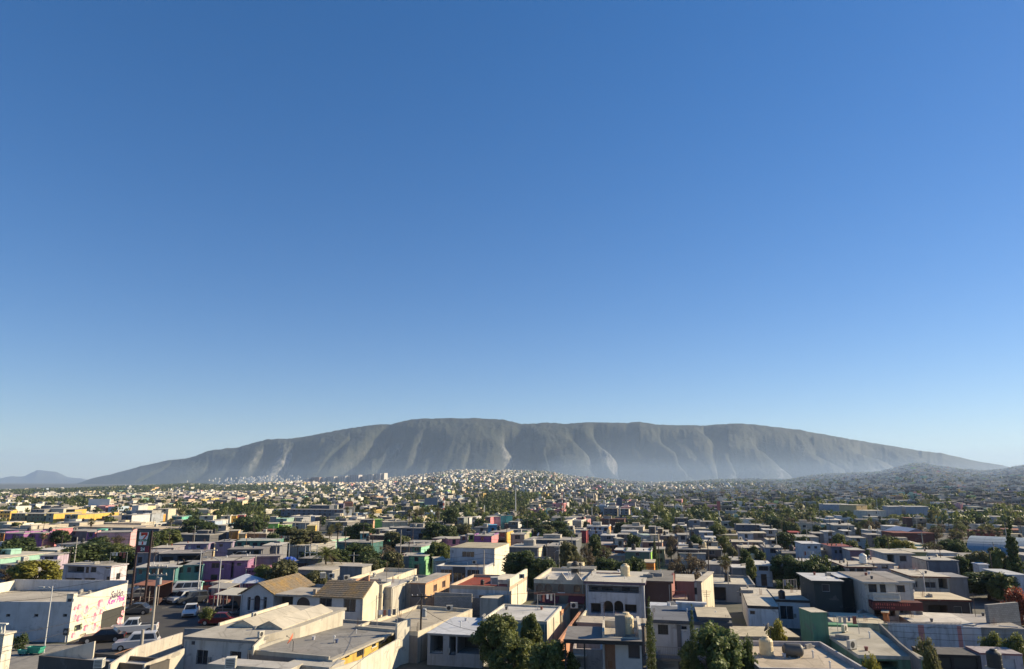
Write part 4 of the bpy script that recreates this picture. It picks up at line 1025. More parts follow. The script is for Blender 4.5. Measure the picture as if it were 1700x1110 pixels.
wallrun('boundary_wall', 'long tall cream boundary wall beside the yellow courtyard', [(*Q(3, 480, 1112), 2.6), (*Q(3, 690, 1045), 2.6), (*Q(3, 850, 958), 2.6), (*Q(3, 985, 883), 2.6), (*Q(3, 966, 776), 4.0), (*Q(3, 1064, 738), 4.2)], -.18, wallm((.60, .56, .46), .6))
wallrun('boundary_wall', 'weathered cream boundary wall stepping down beside the street, by the thin grey post', [(*Q(2, -160, 1075), 2.6), (*Q(2, 40, 945), 2.7), (*Q(2, 372, 842), 3.0)], .18, wallm((.55, .50, .42), .6))
wallrun('boundary_wall', 'lower cream wall in front of the low cream house', [(*Q(2, 90, 1075), 2.4), (*Q(2, 312, 990), 2.6), (*Q(2, 385, 960), 2.7)], .18, wallm((.52, .47, .38), .6))
wallrun('boundary_wall', 'blank triangular cream wall rising beside the parked black car', [(*Q(1, 300, 1016), 2.2), (*Q(1, 697, 908), 3.4)], .2, wallm((.58, .52, .42), .6))
wallrun('street_wall', 'grey wall across the end of the low cream house yard', [(*Q(2, 382, 812), 1.9), (*Q(2, 600, 818), 1.9)], .18, wallm((.30, .30, .29)))
# bottom-left roofs
hero('corner_house', 'dark-fronted flat house at the very bottom left with an air cooler', 1, (288, 1018), 1105, 2.2, yb=975, wall=(.10, .09, .08), roof=(.36, .36, .36), w=None, style='par', ph=.3, yaw=R(-16))
cooler(Q(1, 728, 1108), 2.6, 'cream air cooler standing on the dark-fronted corner roof', R(10), .8)
hero('low_annexe', 'cream annexe roof at the lower edge with square air cooler', 2, (560, 1085), 1154, 2.6, d=2.0, wall=(.5, .46, .38), roof=(.42, .40, .36), over=.05, yaw=R(-14))
cooler(Q(2, 722, 1112), 2.76, 'square air cooler on the cream annexe roof at the lower edge', R(12), .95)
hero('low_annexe', 'narrow cream annexe below the flat grey roof', 3, (150, 1085), 470, 2.5, d=2.5, wall=(.45, .42, .36), roof=(.42, .40, .35), over=.05, yaw=R(-17))

# ---- tiled gable house
T = B('tiled_house', 'house with lichen-yellow tiled roofs, arched windows and sunlit gable end', 'house', (400.6, 985.5), 602.7, 3.3, d=10.5, yaw=R(-13))
def tx(n, x, y=600): return T.hit(*Q(n, x, y), 'F')[0]
OP = [T.px(*Q(2, 845, 580), *Q(2, 868, 682), kind='window'), T.px(*Q(2, 893, 548), *Q(2, 941, 684), kind='window', arch=True), T.px(*Q(2, 963, 580), *Q(2, 988, 682), kind='window'),
      T.px(*Q(3, 60, 560), *Q(3, 205, 680), kind='void', depth=2.2), T.px(*Q(3, 232, 568), *Q(3, 332, 676), kind='garage', col=(.07, .05, .04), arch=True, depth=.3),
      T.px(*Q(3, 400, 583), *Q(3, 492, 655), kind='window', bars=True), T.px(*Q(3, 578, 588), *Q(3, 668, 690), kind='window', bars=True)]
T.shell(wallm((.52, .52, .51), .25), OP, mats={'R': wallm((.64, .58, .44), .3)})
m, nt, b_ = NT('clay_tiles'); n1_ = noise(nt, .45, 5, .65, wpos(nt), .8); n2_ = noise(nt, 4.0, 3, .6, wpos(nt))
nt.links.new(mixc(nt, ramp(nt, n2_, [(.45, 0.), (.7, .7)]), ramp(nt, n1_, [(.36, (.21, .18, .14)), (.52, (.25, .19, .12)), (.66, (.34, .22, .08))]), (.10, .09, .07)), b_.inputs['Base Color']); TILE = m
def tiles(b, A, Bq, C_, D_, name='roof', nr=14, nc=None, mat=None):
    """a tiled slope: eave A-B, ridge D-C; tile courses and columns are relief, joined"""
    A, Bq, C_, D_ = map(Vector, (A, Bq, C_, D_)); mat = mat or TILE; mb = MB(); nn = (Bq - A).cross(D_ - A).normalized(); nc = nc or max(6, int((Bq - A).length / .45))
    mb.prism([A, Bq, C_, D_], nn * .08, mat)
    for j in range(nr):
        for i in range(nc):
            u0, u1, v0, v1 = i / nc, (i + .92) / nc, j / nr, (j + 1.05) / nr
            f = lambda u, v: A.lerp(Bq, u).lerp(D_.lerp(C_, u), min(v, 1))
            lift = .10 + .03 * ((i * 7 + j * 3) % 3) / 2
            mb.quad([f(u0, v0) + nn * (lift + .04), f(u1, v0) + nn * (lift + .04), f(u1, v1) + nn * lift, f(u0, v1) + nn * lift], mat)
            mb.quad([f(u0, v0) + nn * .08, f(u1, v0) + nn * .08, f(u1, v0) + nn * (lift + .04), f(u0, v0) + nn * (lift + .04)], mat)
    o = mb.build(name, b.root); return o
lw = tx(2, 1045); zr_ = 4.75; e_ = .35; wm_ = wallm((.52, .52, .51), .25)
MB().quad([(0, .0, 3.3), (lw, .0, 3.3), (lw / 2, .0, zr_)], wm_).quad([(0, 10, 3.3), (lw / 2, 10, zr_), (lw, 10, 3.3)], wm_).build('gable_wall', T.root)
tiles(T, (-e_, 10.2, 3.2), (-e_, -.3, 3.2), (lw / 2, -.3, zr_), (lw / 2, 10.2, zr_), nr=6, nc=22)
tiles(T, (lw + e_, -.3, 3.2), (lw + e_, 10.2, 3.2), (lw / 2, 10.2, zr_), (lw / 2, -.3, zr_), nr=6, nc=22)
px0, px1, px2 = tx(3, 208), tx(3, 362), T.w
MB().box(lw + .3, -.35, 3.3, px1 - .05, 6, 3.5, roofm((.40, .36, .30))).build('porch_roof', T.root)
tiles(T, (px1, -.3, 3.3), (px2 + .02, -.3, 3.3), (px2 + .02, 3.4, 4.9), (px1 + .3, 3.4, 4.9), nr=9)
tiles(T, (px2 + .02, 7.0, 3.3), (px1, 7.0, 3.3), (px1 + .3, 3.4, 4.9), (px2 + .02, 3.4, 4.9), nr=9)
MB().prism([(px2 - .12, 0, 3.3), (px2 - .12, 6.8, 3.3), (px2 - .12, 3.4, 5.05)], (.16, 0, 0), wallm((.64, .58, .44), .3)).build('gable_wall', T.root)
MB().prism([(px1 + .02, 0, 3.3), (px1 + .02, 6.8, 3.3), (px1 + .3, 3.4, 4.85)], (.1, 0, 0), wallm((.6, .54, .42), .3)).build('gable_wall', T.root)
MB().box(lw * .25, -.06, 1.05, lw * .75, -.005, 1.15, plain((.2, .2, .22))).build('sill', T.root)
MB().box(lw / 2 - 1.35, -.08, 2.62, lw / 2 - .5, -.005, 2.72, plain((.12, .12, .14))).box(lw / 2 + .5, -.08, 2.62, lw / 2 + 1.35, -.005, 2.72, plain((.12, .12, .14))).build('lintel', T.root)
MB().box(px1 - .35, .2, 3.5, px1 + .05, .6, 4.2, plain((.3, .25, .2))).build('chimney', T.root)
hero('arch_annexe', 'cream annexe with brown arched screen beside the sunlit gable', 3, (864, 492), 928, 4.3, d=3, wall=(.62, .56, .43), roof=ROOFG, yaw=YAW + R(90), ops=[('window', 'F', (3, 868, 535), (912, 640), {'arch': True, 'frame': (.3, .12, .06)})], style='par', ph=.2)
hero('cream_house', 'cream side wing with grey block patch behind the sunlit gable', 3, (932, 515), 1075, 3.8, d=4, wall=(.50, .47, .40), roof=(.42, .40, .36), yaw=YAW + R(90))
hero('grey_block', 'small dark grey roof-level water room behind the tiled house', 3, (552, 358), 715, 4.6, d=3.5, wall=(.22, .22, .22), roof=(.4, .37, .32), mats={'R': (.40, .38, .33)}, cat='roof room')
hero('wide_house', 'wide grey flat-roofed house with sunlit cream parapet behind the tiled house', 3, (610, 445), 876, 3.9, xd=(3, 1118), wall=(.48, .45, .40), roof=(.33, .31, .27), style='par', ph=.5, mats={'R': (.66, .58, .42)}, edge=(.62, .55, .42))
acu(Q(3, 490, 445), 4.0, 'leftmost of three air units on the roof behind the tiled house', .2, 1.2); acu(Q(3, 600, 458), 4.0, 'grey air unit between white one and salmon wall behind the tiles', .5, 1.2); cooler(Q(3, 425, 445), 3.9, 'air cooler seen edge-on behind the tiled roof', .4, .9)
acu(Q(3, 805, 430), 3.5, 'cream air unit on the wide grey flat roof', R(80)); acu(Q(3, 1108, 470), 3.8, 'cream air unit on the roof beside the salmon wall', R(80), 1.3)
wallrun('salmon_wall', 'stub of salmon-painted parapet behind the tiled roof', [(*Q(3, 620, 472), 4.1), (*Q(3, 728, 435), 4.4), (*Q(3, 765, 418), 4.8)], .2, wallm((.62, .36, .22)), 3.2)
hero('salmon_house', 'grey-roofed house with salmon side wall and dark doorways', 4, (97, 482), 205, 3.8, xd=(4, 385), wall=(.16, .15, .15), roof=(.38, .35, .30), mats={'R': (.56, .36, .20)}, ops=[('door', 'R', (4, 265, 490), (290, 540), {'col': (.08, .05, .05)}), ('door', 'R', (4, 328, 462), (352, 510), {'col': (.08, .05, .05)})], edge=(.50, .28, .16))
hero('grey_house', 'grey roofed house left of the salmon wall with block side', 3, (930, 478), 1105, 3.7, d=9, wall=(.34, .32, .29), roof=(.36, .34, .29), style='par', ph=.3)

# ---- tall white building
Wl = hero('white_building', 'tall white building with stepped front, four-pane upper window and glazed ground floor', 4, (283, 352), 632, 3.4, d=16, wall=(.44, .45, .47), roof=(.38, .35, .30), style='par', ph=.25, mats={'R': (.70, .65, .52)},  # grey front and creamy right side: one white, toned shaded and sunlit
     ops=[('window', 'F', (4, 315, 378), (402, 470), {'frame': (.4, .4, .4)}), ('window', 'F', (4, 410, 378), (500, 490), {'frame': (.4, .4, .4)}), ('window', 'F', (4, 512, 380), (602, 470), {'frame': (.4, .4, .4)})])
Wu = B('upper', 'x', 'x', Q(4, 388, 218), Q(4, 715, 0)[0], 5.9, None, None, 11.5, foot=False)
Wu.shell(wallm((.44, .45, .47)), [Wu.px(*Q(4, 475, 246), *Q(4, 565, 288), kind='window', frame=(.4, .4, .4)), Wu.px(*Q(4, 395, 232), *Q(4, 415, 290), kind='door', col=(.4, .42, .45))], mats={'R': wallm((.70, .65, .52))}, name='upper_storey', z0=2.9)
Wu.slab(roofm((.42, .37, .26)), .05, .12)
bpy.context.view_layer.update()
for ch in list(Wu.root.children):
    off = Wl.loc(Wu.o); ch.parent = Wl.root; ch.location = Vector(ch.location) + Vector((off.x, off.y, 0))
bpy.data.objects.remove(Wu.root)
acu(Q(4, 428, 325), 3.2, 'white air unit below the four-pane window of the tall white building', 1.2, 1.1); acu(Q(4, 567, 340), 3.2, 'air unit with dark fan on the lower roof of the tall white building', .1, 1.2); cooler(Q(4, 372, 332), 3.2, 'cooler pair at the corner of the tall white building lower roof', .1, .8)
MB().box(Wl.w * .36, -.12, 2.35, Wl.w * .62, -.005, 3.35, plain((.06, .06, .065))).build('sign_board', Wl.root)
# ---- red roof house
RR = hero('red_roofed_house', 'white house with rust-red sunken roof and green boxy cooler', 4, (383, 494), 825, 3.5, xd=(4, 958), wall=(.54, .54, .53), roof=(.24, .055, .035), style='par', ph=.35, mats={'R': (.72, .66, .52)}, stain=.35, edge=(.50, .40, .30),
     ops=[('window', 'F', (4, 600, 568), (665, 592), {}), ('window', 'F', (4, 740, 529), (775, 540), {})])
MB().box(RR.w - .35, .3, 3.15, RR.w - .003, RR.d, 4.6, wallm((.70, .64, .50))).build('tall_parapet', RR.root)
MB().box(RR.w * .55, RR.d * .45, 3.15, RR.w - .4, RR.d - .2, 3.75, wallm((.66, .60, .48))).build('roof_room', RR.root)
o_ = cooler(Q(4, 712, 495), 3.2, 'pale green boxy cooler on the rust-red roof', .1, 1.2)
tank(Q(4, 625, 493), 3.1, 'squat black tank on the rust-red roof', T_BLACK, .55)
acu(Q(4, 915, 445), 4.6, 'dark air unit lying on the tall parapet of the red-roofed house', .3)
BW = hero('block_wall', 'grey concrete block courtyard wall in front of the red-roofed house', 4, (272, 550), 548, 2.9, d=.2, wall=BLOCK, roof=CONC, cat='wall', over=0, th=.05)
hero('block_wall', 'lower length of grey block wall below the red-roofed house', 4, (545, 588), 745, 2.2, d=.2, wall=blockm((.26, .25, .24)), roof=CONC, cat='wall', over=0, th=.05)
hero('cream_yard', 'cream stepped yard wall at the foot of the red-roofed house', 4, (738, 600), 832, 2.4, d=2.5, wall=(.50, .46, .38), roof=(.5, .46, .38), cat='wall', yaw=YAW + R(90), over=0)
# ---- tan roof, canopy porch, teal house
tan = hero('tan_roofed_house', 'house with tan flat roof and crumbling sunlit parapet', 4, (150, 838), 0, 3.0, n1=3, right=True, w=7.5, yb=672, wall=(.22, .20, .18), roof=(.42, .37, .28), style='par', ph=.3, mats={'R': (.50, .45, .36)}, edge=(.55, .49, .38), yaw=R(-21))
acu(Q(4, 383, 685), 2.8, 'cream air unit at the far corner of the tan roof', .1, 1.1)
CP = hero('canopy_house', 'house with bright white sheet canopy over a dark columned porch', 4, (222, 853), 625, 2.9, yb=735, wall=(.30, .30, .30), roof=(.48, .50, .53), over=.1, th=.12, stain=.2,
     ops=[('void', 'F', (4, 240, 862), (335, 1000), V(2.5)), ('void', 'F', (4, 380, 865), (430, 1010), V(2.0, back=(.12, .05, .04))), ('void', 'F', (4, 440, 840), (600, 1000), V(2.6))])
fn = tag(empty('picket_fence', P(*Q(4, 232, 1072), 0), 0), 'pale picket fence along the porch below the white canopy', 'fence')
fa, fb = P(*Q(4, 232, 1072), 0), P(*Q(4, 605, 1085), 0); L_ = (fb - fa); fn.rotation_euler.z = math.atan2(L_.y, L_.x)
for i in range(34): MB().box(i * L_.length / 33 - .02, -.015, 0, i * L_.length / 33 + .02, .015, 1.25, plain((.5, .5, .5))).build('picket', fn)
MB().box(0, .016, .2, L_.length, .04, .25, plain((.5, .5, .5))).build('rail', fn); MB().box(0, .016, 1.05, L_.length, .04, 1.1, plain((.5, .5, .5))).build('rail', fn)
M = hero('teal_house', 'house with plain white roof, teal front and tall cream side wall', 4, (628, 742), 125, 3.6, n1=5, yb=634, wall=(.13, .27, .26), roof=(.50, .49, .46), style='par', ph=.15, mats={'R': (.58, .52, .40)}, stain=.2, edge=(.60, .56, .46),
     ops=[('window', 'F', (4, 1044, 838), (1090, 858), {})])
A5 = hero('cream_annexe', 'cream annexe with dark hatch and orange-edged parapet beside the teal house', 5, (232, 690), 392, 3.2, d=4.5, wall=(.56, .50, .38), roof=(.45, .41, .33), yaw=YAW + R(90), style='par', ph=.3, edge=(.6, .3, .16))
acu(Q(5, 325, 668), 3.2, 'air unit with dark fan on the cream annexe behind the teal house', .1, 1.2)
wallrun('orange_wall', 'orange-painted sloping parapet beside the modern carport roof', [(*Q(5, 225, 895), 2.9), (*Q(5, 300, 790), 2.9), (*Q(5, 392, 665), 3.1)], .25, wallm((.48, .24, .14)))
wallrun('cream_wall', 'short cream wall end between annexe and arched shop', [(*Q(5, 375, 735), 2.9), (*Q(5, 428, 665), 3.3)], .2, wallm((.62, .56, .43)))
hero('street_roof', 'long tan shed roof with ragged front along the street', 5, (345, 775), 840, 2.9, d=3.6, wall=(.3, .27, .24), roof=(.44, .39, .31), over=.1)
# ---- arched stone shop house
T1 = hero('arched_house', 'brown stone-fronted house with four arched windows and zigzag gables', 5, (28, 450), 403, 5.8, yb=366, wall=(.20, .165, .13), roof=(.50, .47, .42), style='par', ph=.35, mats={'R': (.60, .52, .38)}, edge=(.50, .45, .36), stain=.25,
     ops=[('window', 'F', (5, a_, 484), (b_, 546), {'arch': True, 'depth': .25, 'frame': (.26, .09, .06)}) for a_, b_ in ((46, 97), (108, 160), (208, 252), (322, 368))] + [('window', 'F', (5, 58, 592), (100, 640), {}), ('window', 'F', (5, 115, 592), (158, 640), {}), ('void', 'F', (5, 290, 600), (395, 650), V(1.2))])
for px_ in (235, 345):
    u, z = T1.hit(*Q(5, px_, 455), 'F'); MB().prism([(u - .85, -.03, 5.6), (u + .85, -.03, 5.6), (u, -.03, 6.75)], (0, .2, 0), wallm((.50, .44, .36))).build('gable_crest', T1.root)
u0, z0 = T1.hit(*Q(5, 30, 552), 'F'); MB().box(0, -.12, z0 - .12, T1.w, -.005, z0 + .12, wallm((.42, .16, .10))).build('string_course', T1.root)
for a_, b_, nm in ((80, 215, 0), (285, 405, 1)):
    u0, z0 = T1.hit(*Q(5, a_, 570), 'F'); u1, _ = T1.hit(*Q(5, b_, 570), 'F'); MB().prism([(u0, -.003, z0), (u0, -1.0, z0 - .65), (u0, -1.0, z0 - .72), (u0, -.003, z0 - .08)], (u1 - u0, 0, 0), plain((.16, .035, .04), .8)).build('awning', T1.root)
tank(Q(5, 333, 405), 5.45, 'black ribbed water tank on the white roof of the arched house', T_BLACK, 1.1); vent(Q(5, 283, 440), 5.45, 'white vent pipe on the arched house roof'); vent(Q(5, 298, 438), 5.45, 'thin second vent pipe beside the first on the arched house roof', .9)
pg = tag(empty('roof_pergola', T1.pt(T1.w * .72, T1.d * .72, 5.45), YAW), 'cream slatted metal pergola on the roof of the arched house', 'pergola')
for i in range(12): MB().box(-1.4, -1.5 + i * .27, .9, 2.2, -1.4 + i * .27, .96, plain((.45, .41, .33))).build('slat', pg)
for x in (-1.35, 2.15):
    for y in (-1.45, 1.5): MB().box(x - .04, y - .04, 0, x + .04, y + .04, .9, plain((.3, .28, .24))).build('post', pg)
# ---- white house with recessed balcony
T2 = hero('balcony_house', 'white house with deep dark upper balcony and twin arched doors', 5, (408, 480), 838, 5.8, yb=402, wall=(.44, .45, .48), roof=(.50, .47, .40), stain=.25, edge=(.12, .09, .12), over=.2, th=.3,
     ops=[('void', 'F', (5, 432, 498), (802, 548), V(1.8, back=(.22, .21, .22))), ('void', 'F', (5, 447, 626), (522, 702), V(1.5)), ('void', 'F', (5, 540, 608), (612, 700), V(1.6, arch=True)), ('void', 'F', (5, 618, 608), (688, 700), V(1.6, arch=True)), ('void', 'F', (5, 697, 636), (785, 700), V(1.5))])
for a_, b_ in ((455, 500), (530, 610), (680, 735)):
    c0 = T2.px(*Q(5, a_, 508), *Q(5, b_, 545), 'F', 1.8); MB().box(0, -.05, 0, c0['u1'] - c0['u0'], .0, c0['z1'] - c0['z0'], glassm()).build('window', T2.root, (c0['u0'], 1.79, c0['z0']))
rl = MB(); _, zz = T2.hit(*Q(5, 600, 548), 'F')
for i in range(40): rl.box(.3 + i * (T2.w - .6) / 39 - .012, -.04, zz, .3 + i * (T2.w - .6) / 39 + .012, -.015, zz + .75, plain((.08, .08, .09)))
rl.box(.3, -.05, zz + .75, T2.w - .3, -.01, zz + .8, plain((.08, .08, .09))); rl.build('balcony_railing', T2.root)
tank(Q(5, 702, 433), 5.96, 'tall cream water tank at the back of the balcony house roof', T_CREAM, 1.15)
wallrun('red_kerb', 'dark red tiled kerb along the back of the balcony house roof', [(*Q(5, 488, 400), 6.2), (*Q(5, 690, 405), 6.2)], .25, plain((.14, .04, .03)), 5.9)
T3 = hero('brown_house', 'brown corrugated-fronted house under a dirty grey roof', 5, (812, 472), 1040, 5.8, yb=395, wall=(.11, .065, .055), roof=(.20, .19, .17), over=.25, th=.25, stain=.8)  # dark roof colour includes its shade; the stains lie over it
for i in range(30): MB().box((i + .2) * T3.w / 30, -.035, 2.9, (i + .75) * T3.w / 30, -.004, 5.7, plain((.10, .055, .05))).build('panel', T3.root)
TP = hero('pink_terrace_house', 'pink-edged house with open cream terrace and red railings', 5, (862, 596), 1154, 3.3, yb=505, wall=(.28, .22, .22), roof=(.50, .42, .34), over=.1, cat='house')
for i in range(40):
    x = i * TP.w / 39; MB().box(x - .02, .05, 3.46, x + .02, .09, 4.3, plain((.30, .07, .05))).build('railing_bar', TP.root)
MB().box(0, .04, 4.3, TP.w, .10, 4.36, plain((.30, .07, .05))).build('railing_top', TP.root)
wallrun('pink_wall', 'pink stepped roof wall above the cream terrace', [(*Q(5, 1030, 500), 5.0), (*Q(5, 1062, 402), 6.3)], .25, wallm((.36, .16, .14)), 3.3)
hero('pink_room', 'pink roof room with cream top behind the red-railed terrace', 6, (102, 470), 232, 5.0, d=7, wall=(.33, .17, .15), roof=(.46, .42, .34), yaw=YAW)
hero('cream_walled_house', 'tall sunlit cream wall house right of the pink roof room', 6, (250, 470), 262, 5.2, w=.6, yb=400, yaw=R(-24), wall=(.30, .28, .25), roof=(.5, .45, .36), mats={'R': (.62, .55, .42)})
# ---- white patio house between the cypresses
Vn = hero('patio_house', 'white-walled house with dark roof strip, between two cypresses', 5, (892, 768), 492, 5.4, n1=6, d=7, wall=(.44, .46, .50), roof=(.14, .15, .17), over=.25, th=.3, edge=(.08, .09, .11), stain=.3,
     ops=[('window', 'F', (5, 942, 785), (1018, 858), G), ('window', 'F', (6, 140, 794), (162, 820), {}), ('void', 'F', (6, 410, 790), (470, 870), V(.6)), ('window', 'F', (5, 1115, 796), (1154, 820), {})])
MB().box(Vn.w * .33, -.06, .3, Vn.w * .385, -.005, 5.3, plain((.12, .12, .13))).build('stone_pilaster', Vn.root)
MB().box(-.1, -1.3, 2.5, Vn.w, -.005, 2.7, plain((.16, .16, .17))).build('balcony_slab', Vn.root)
bl = MB()
for i in range(46): bl.box(i * Vn.w / 45 - .015, -1.28, 2.7, i * Vn.w / 45 + .015, -1.24, 3.6, plain((.25, .26, .28)))
bl.box(0, -1.3, 3.6, Vn.w, -1.22, 3.66, plain((.25, .26, .28))); bl.build('balcony_railing', Vn.root)
hero('cream_roofed_room', 'cream-topped roof room with dark eave right of the second cypress', 6, (272, 742), 490, 5.9, d=5, wall=(.12, .13, .16), roof=(.48, .42, .31), over=.2, th=.22, edge=(.10, .10, .12), yaw=R(-12))
hero('white_parapet', 'white rounded parapet wall behind the patio house roof', 6, (108, 628), 312, 6.3, d=.4, wall=(.58, .60, .64), roof=(.6, .6, .6), cat='wall')
hero('blue_grey_roof', 'pale blue-grey stepped roofs behind the first cypress', 5, (885, 672), 1105, 5.0, d=3.5, wall=(.20, .22, .25), roof=(.44, .46, .50), over=.15, cat='house')
# ---- modern house with carport roof
c7 = lambda x, y: (930 + x / 10, 1000 + y / 10)
N5 = B('modern_house', 'modern house with dark flat carport roof, brown wood panel and cream water tank', 'house', c7(700, 628), c7(1362, 0)[0], 5.2, None, None, 5.4, yaw=R(-8))
N5.shell(wallm((.45, .44, .42), .3), [N5.px(*c7(1130, 662), *c7(1322, 932), kind='window', frame=(.10, .10, .10)), N5.px(*c7(800, 972), *c7(862, 1085), kind='door', col=(.03, .03, .03), frame=(.5, .5, .5))], mats={'R': wallm((.64, .56, .42), .3)})
c0 = N5.px(*c7(745, 640), *c7(915, 1085)); k_ = 9
for i in range(k_):
    wd = (c0['u1'] - c0['u0']) / k_; MB().box(.01, -.035, 0, wd - .01, -.004, 5.1 - .6, plain((.20, .085, .035), .6)).build('plank', N5.root, (c0['u0'] + i * wd, 0, .6))
MB().box(0, -.25, 0, c0['u0'] - .05, -.005, 5.2, wallm((.36, .34, .31))).build('pilaster', N5.root)
roof5 = MB(); rm5 = roofm((.20, .19, .18), .2); U5 = c0['u0']
xl = N5.loc(P(*c7(70, 600), 5.3)).x
roof5.box(xl, -.9, 5.24, -.02, 4.6, 5.36, rm5).box(-.02, -.9, 5.24, N5.w - .05, .1, 5.36, rm5); roof5.build('carport_roof', N5.root)
MB().box(xl - .05, -.97, 5.1, N5.w, -.905, 5.4, plain((.02, .02, .02))).build('fascia', N5.root)
for x in (xl + .05, xl + 1.6): MB().box(x, -.85, 0, x + .12, -.73, 5.24, plain((.02, .02, .02))).build('post', N5.root)
MB().box(N5.w - .1, -.88, 0, N5.w - .02, -.8, 5.24, plain((.02, .02, .02))).build('post', N5.root)
MB().box(.05, .15, 5.2, N5.w - .25, N5.d, 5.3, roofm((.44, .40, .33))).build('roof', N5.root)
pr5 = MB(); wl5 = wallm((.60, .54, .43)); pr5.box(.0, .2, 5.3, .18, N5.d - .2, 5.85, wl5).box(.18, N5.d - .4, 5.3, N5.w - .25, N5.d - .2, 5.85, wl5).box(.18, .2, 5.3, N5.w - .25, .36, 5.42, wl5).box(N5.w - .25, -.05, 5.2, N5.w - .003, N5.d + .2, 6.15, wl5); pr5.build('parapet', N5.root)
cb = N5.loc(P(*c7(1000, 545), 5.3)); MB().box(cb.x - .42, .9, 5.3, cb.x + .42, 1.7, 7.0, wallm((.22, .215, .20))).build('chimney_block', N5.root)
tank(c7(1100, 535), 5.3, 'cream water tank beside grey block on the modern house', T_CREAM, 1.25)
hero('patio_wall', 'cream patio wall with sunlit end under the carport roof', 5, (318, 965), 530, 2.6, d=3.4, wall=(.42, .36, .32), roof=(.35, .32, .30), style='par', ph=1.2, cat='wall', yaw=R(-8))
hd = hero('oven_hood', 'cream arched barbecue hood against the patio wall', 5, (338, 1022), 405, 2.0, d=1.0, wall=(.52, .46, .36), roof=(.5, .45, .36), cat='oven', yaw=R(-8), ops=[('void', 'F', (5, 348, 1030), (398, 1105), V(.6))])
hero('side_wing', 'narrow cream wing wall lower right of the modern house', 5, (868, 1000), 925, 3.2, d=4.5, wall=(.40, .40, .42), roof=(.18, .19, .21), style='par', ph=.5, mats={'R': (.6, .52, .4)}, edge=(.6, .53, .42), yaw=R(-8))
hero('white_cabinet', 'white utility cabinets in front of the brown wood panel', 5, (625, 1078), 700, 1.6, d=.8, wall=(.5, .48, .43), roof=(.5, .48, .43), cat='cabinet', over=0, yaw=R(-8))
# ---- white villa
VW = hero('white_villa', 'white villa with tall gridded glass doors and black roof edge', 6, (630, 662), 852, 3.0, yb=525, yaw=R(-15), wall=(.62, .62, .62), roof=(.50, .46, .38), over=.05, th=.32, edge=(.07, .055, .05), stain=.3, ops=[('window', 'F', (6, 643, 681), (683, 711), {})])
VW2 = hero('white_villa_wing', 'long right wing of the white villa set back behind a patio', 6, (838, 615), 1190, 3.1, yb=538, wall=(.62, .62, .62), roof=(.50, .46, .38), over=.1, th=.3, edge=(.07, .055, .05), stain=.3,
     ops=[('window', 'F', (6, 866, 646), (966, 748), {'frame': (.6, .6, .6)}), ('window', 'F', (6, 1022, 654), (1055, 724), {'frame': (.6, .6, .6)})])
tank(Q(6, 880, 598), 3.4, 'small black tank on the black-edged white villa roof', T_BLACK, .8)
hero('patio_roof', 'tan terrace roof with puddled white patch in front of the villa', 6, (515, 880), 1010, 2.3, d=5, wall=(.40, .36, .28), roof=(.48, .42, .30), over=.05, cat='terrace', yaw=R(-4))
# ---- green stair tower
GT = hero('green_tower', 'blunt green concrete stair tower with cream top', 7, (210, 706), 325, 5.3, d=2.6, wall=(.12, .25, .16), roof=(.46, .42, .34), over=.02, cat='stair tower', yaw=R(4))
# ---- big roof with tanks, bottom right
N6 = hero('tank_roof_house', 'broad dusty-roofed house with cream tank and fallen grey tank', 6, (716, 1108), 625, 3.2, n1=7, d=None, yb=905, wall=(.36, .28, .28), roof=(.46, .39, .30), style='par', ph=.35, edge=(.42, .40, .40), yaw=R(-3))
tank(Q(6, 768, 1015), 2.85, 'faded cream water tank standing at the edge of the dusty roof', T_CREAM, 1.15)
p_ = P(*Q(6, 965, 1022), 2.85); place('heater', mk_heater, p_, R(-12), 'dark cylindrical tank lying on its side on the dusty roof', 'water tank', None, 1.15)
dish(Q(6, 795, 885), 2.85, 'thin dark satellite dish behind the cream tank', (.12, .12, .12), R(150), 1.1)
vent(Q(6, 1110, 1030), 2.85, 'bare reinforcing bars sticking up from the dusty roof')
# ---- green house with long roof
N7 = hero('green_house', 'green house with long patched grey roof and sunlit front edge', 7, (562, 1032), 1022, 3.0, yb=822, wall=(.12, .24, .17), roof=(.40, .37, .30), over=.1, th=.3, edge=(.40, .42, .36), stain=.4, yaw=R(-7),
     ops=[('void', 'F', (7, 690, 1052), (850, 1110), V(2.5)), ('void', 'F', (7, 580, 1052), (675, 1110), V(1.2))])
wallrun('mesh_wall', 'dark weathered side wall with steel posts along the green house roof', [(*Q(7, 1015, 1035), 3.7), (*Q(7, 870, 920), 3.7), (*Q(7, 718, 775), 3.8)], .18, wallm((.20, .19, .18)), 0)
hero('olive_shed', 'low shed with lime-stained round-cornered roof beside the green tower', 7, (330, 905), 560, 2.6, d=5, wall=(.30, .32, .20), roof=(.40, .40, .27), cat='shed', yaw=R(-6))
hero('green_awning', 'thin green awning strip behind the stair tower', 7, (325, 795), 560, 3.0, d=1.2, wall=(.10, .25, .14), roof=(.11, .26, .15), over=.05, cat='awning', yaw=R(-10))
hero('long_cream_roof', 'long plain cream roof running behind the green tower', 7, (372, 775), 770, 2.8, d=6, wall=(.50, .44, .33), roof=(.52, .46, .34), stain=.2, over=.05, yaw=R(-12))
acu(Q(7, 455, 840), 3.3, 'white air unit by the green awning strip', .8, 1.2); acu(Q(7, 510, 968), 3.3, 'cream air units huddled on the patched grey roof', .5, 1.3); vent(Q(7, 640, 885), 3.3, 'bent vent in the middle of the patched grey roof')
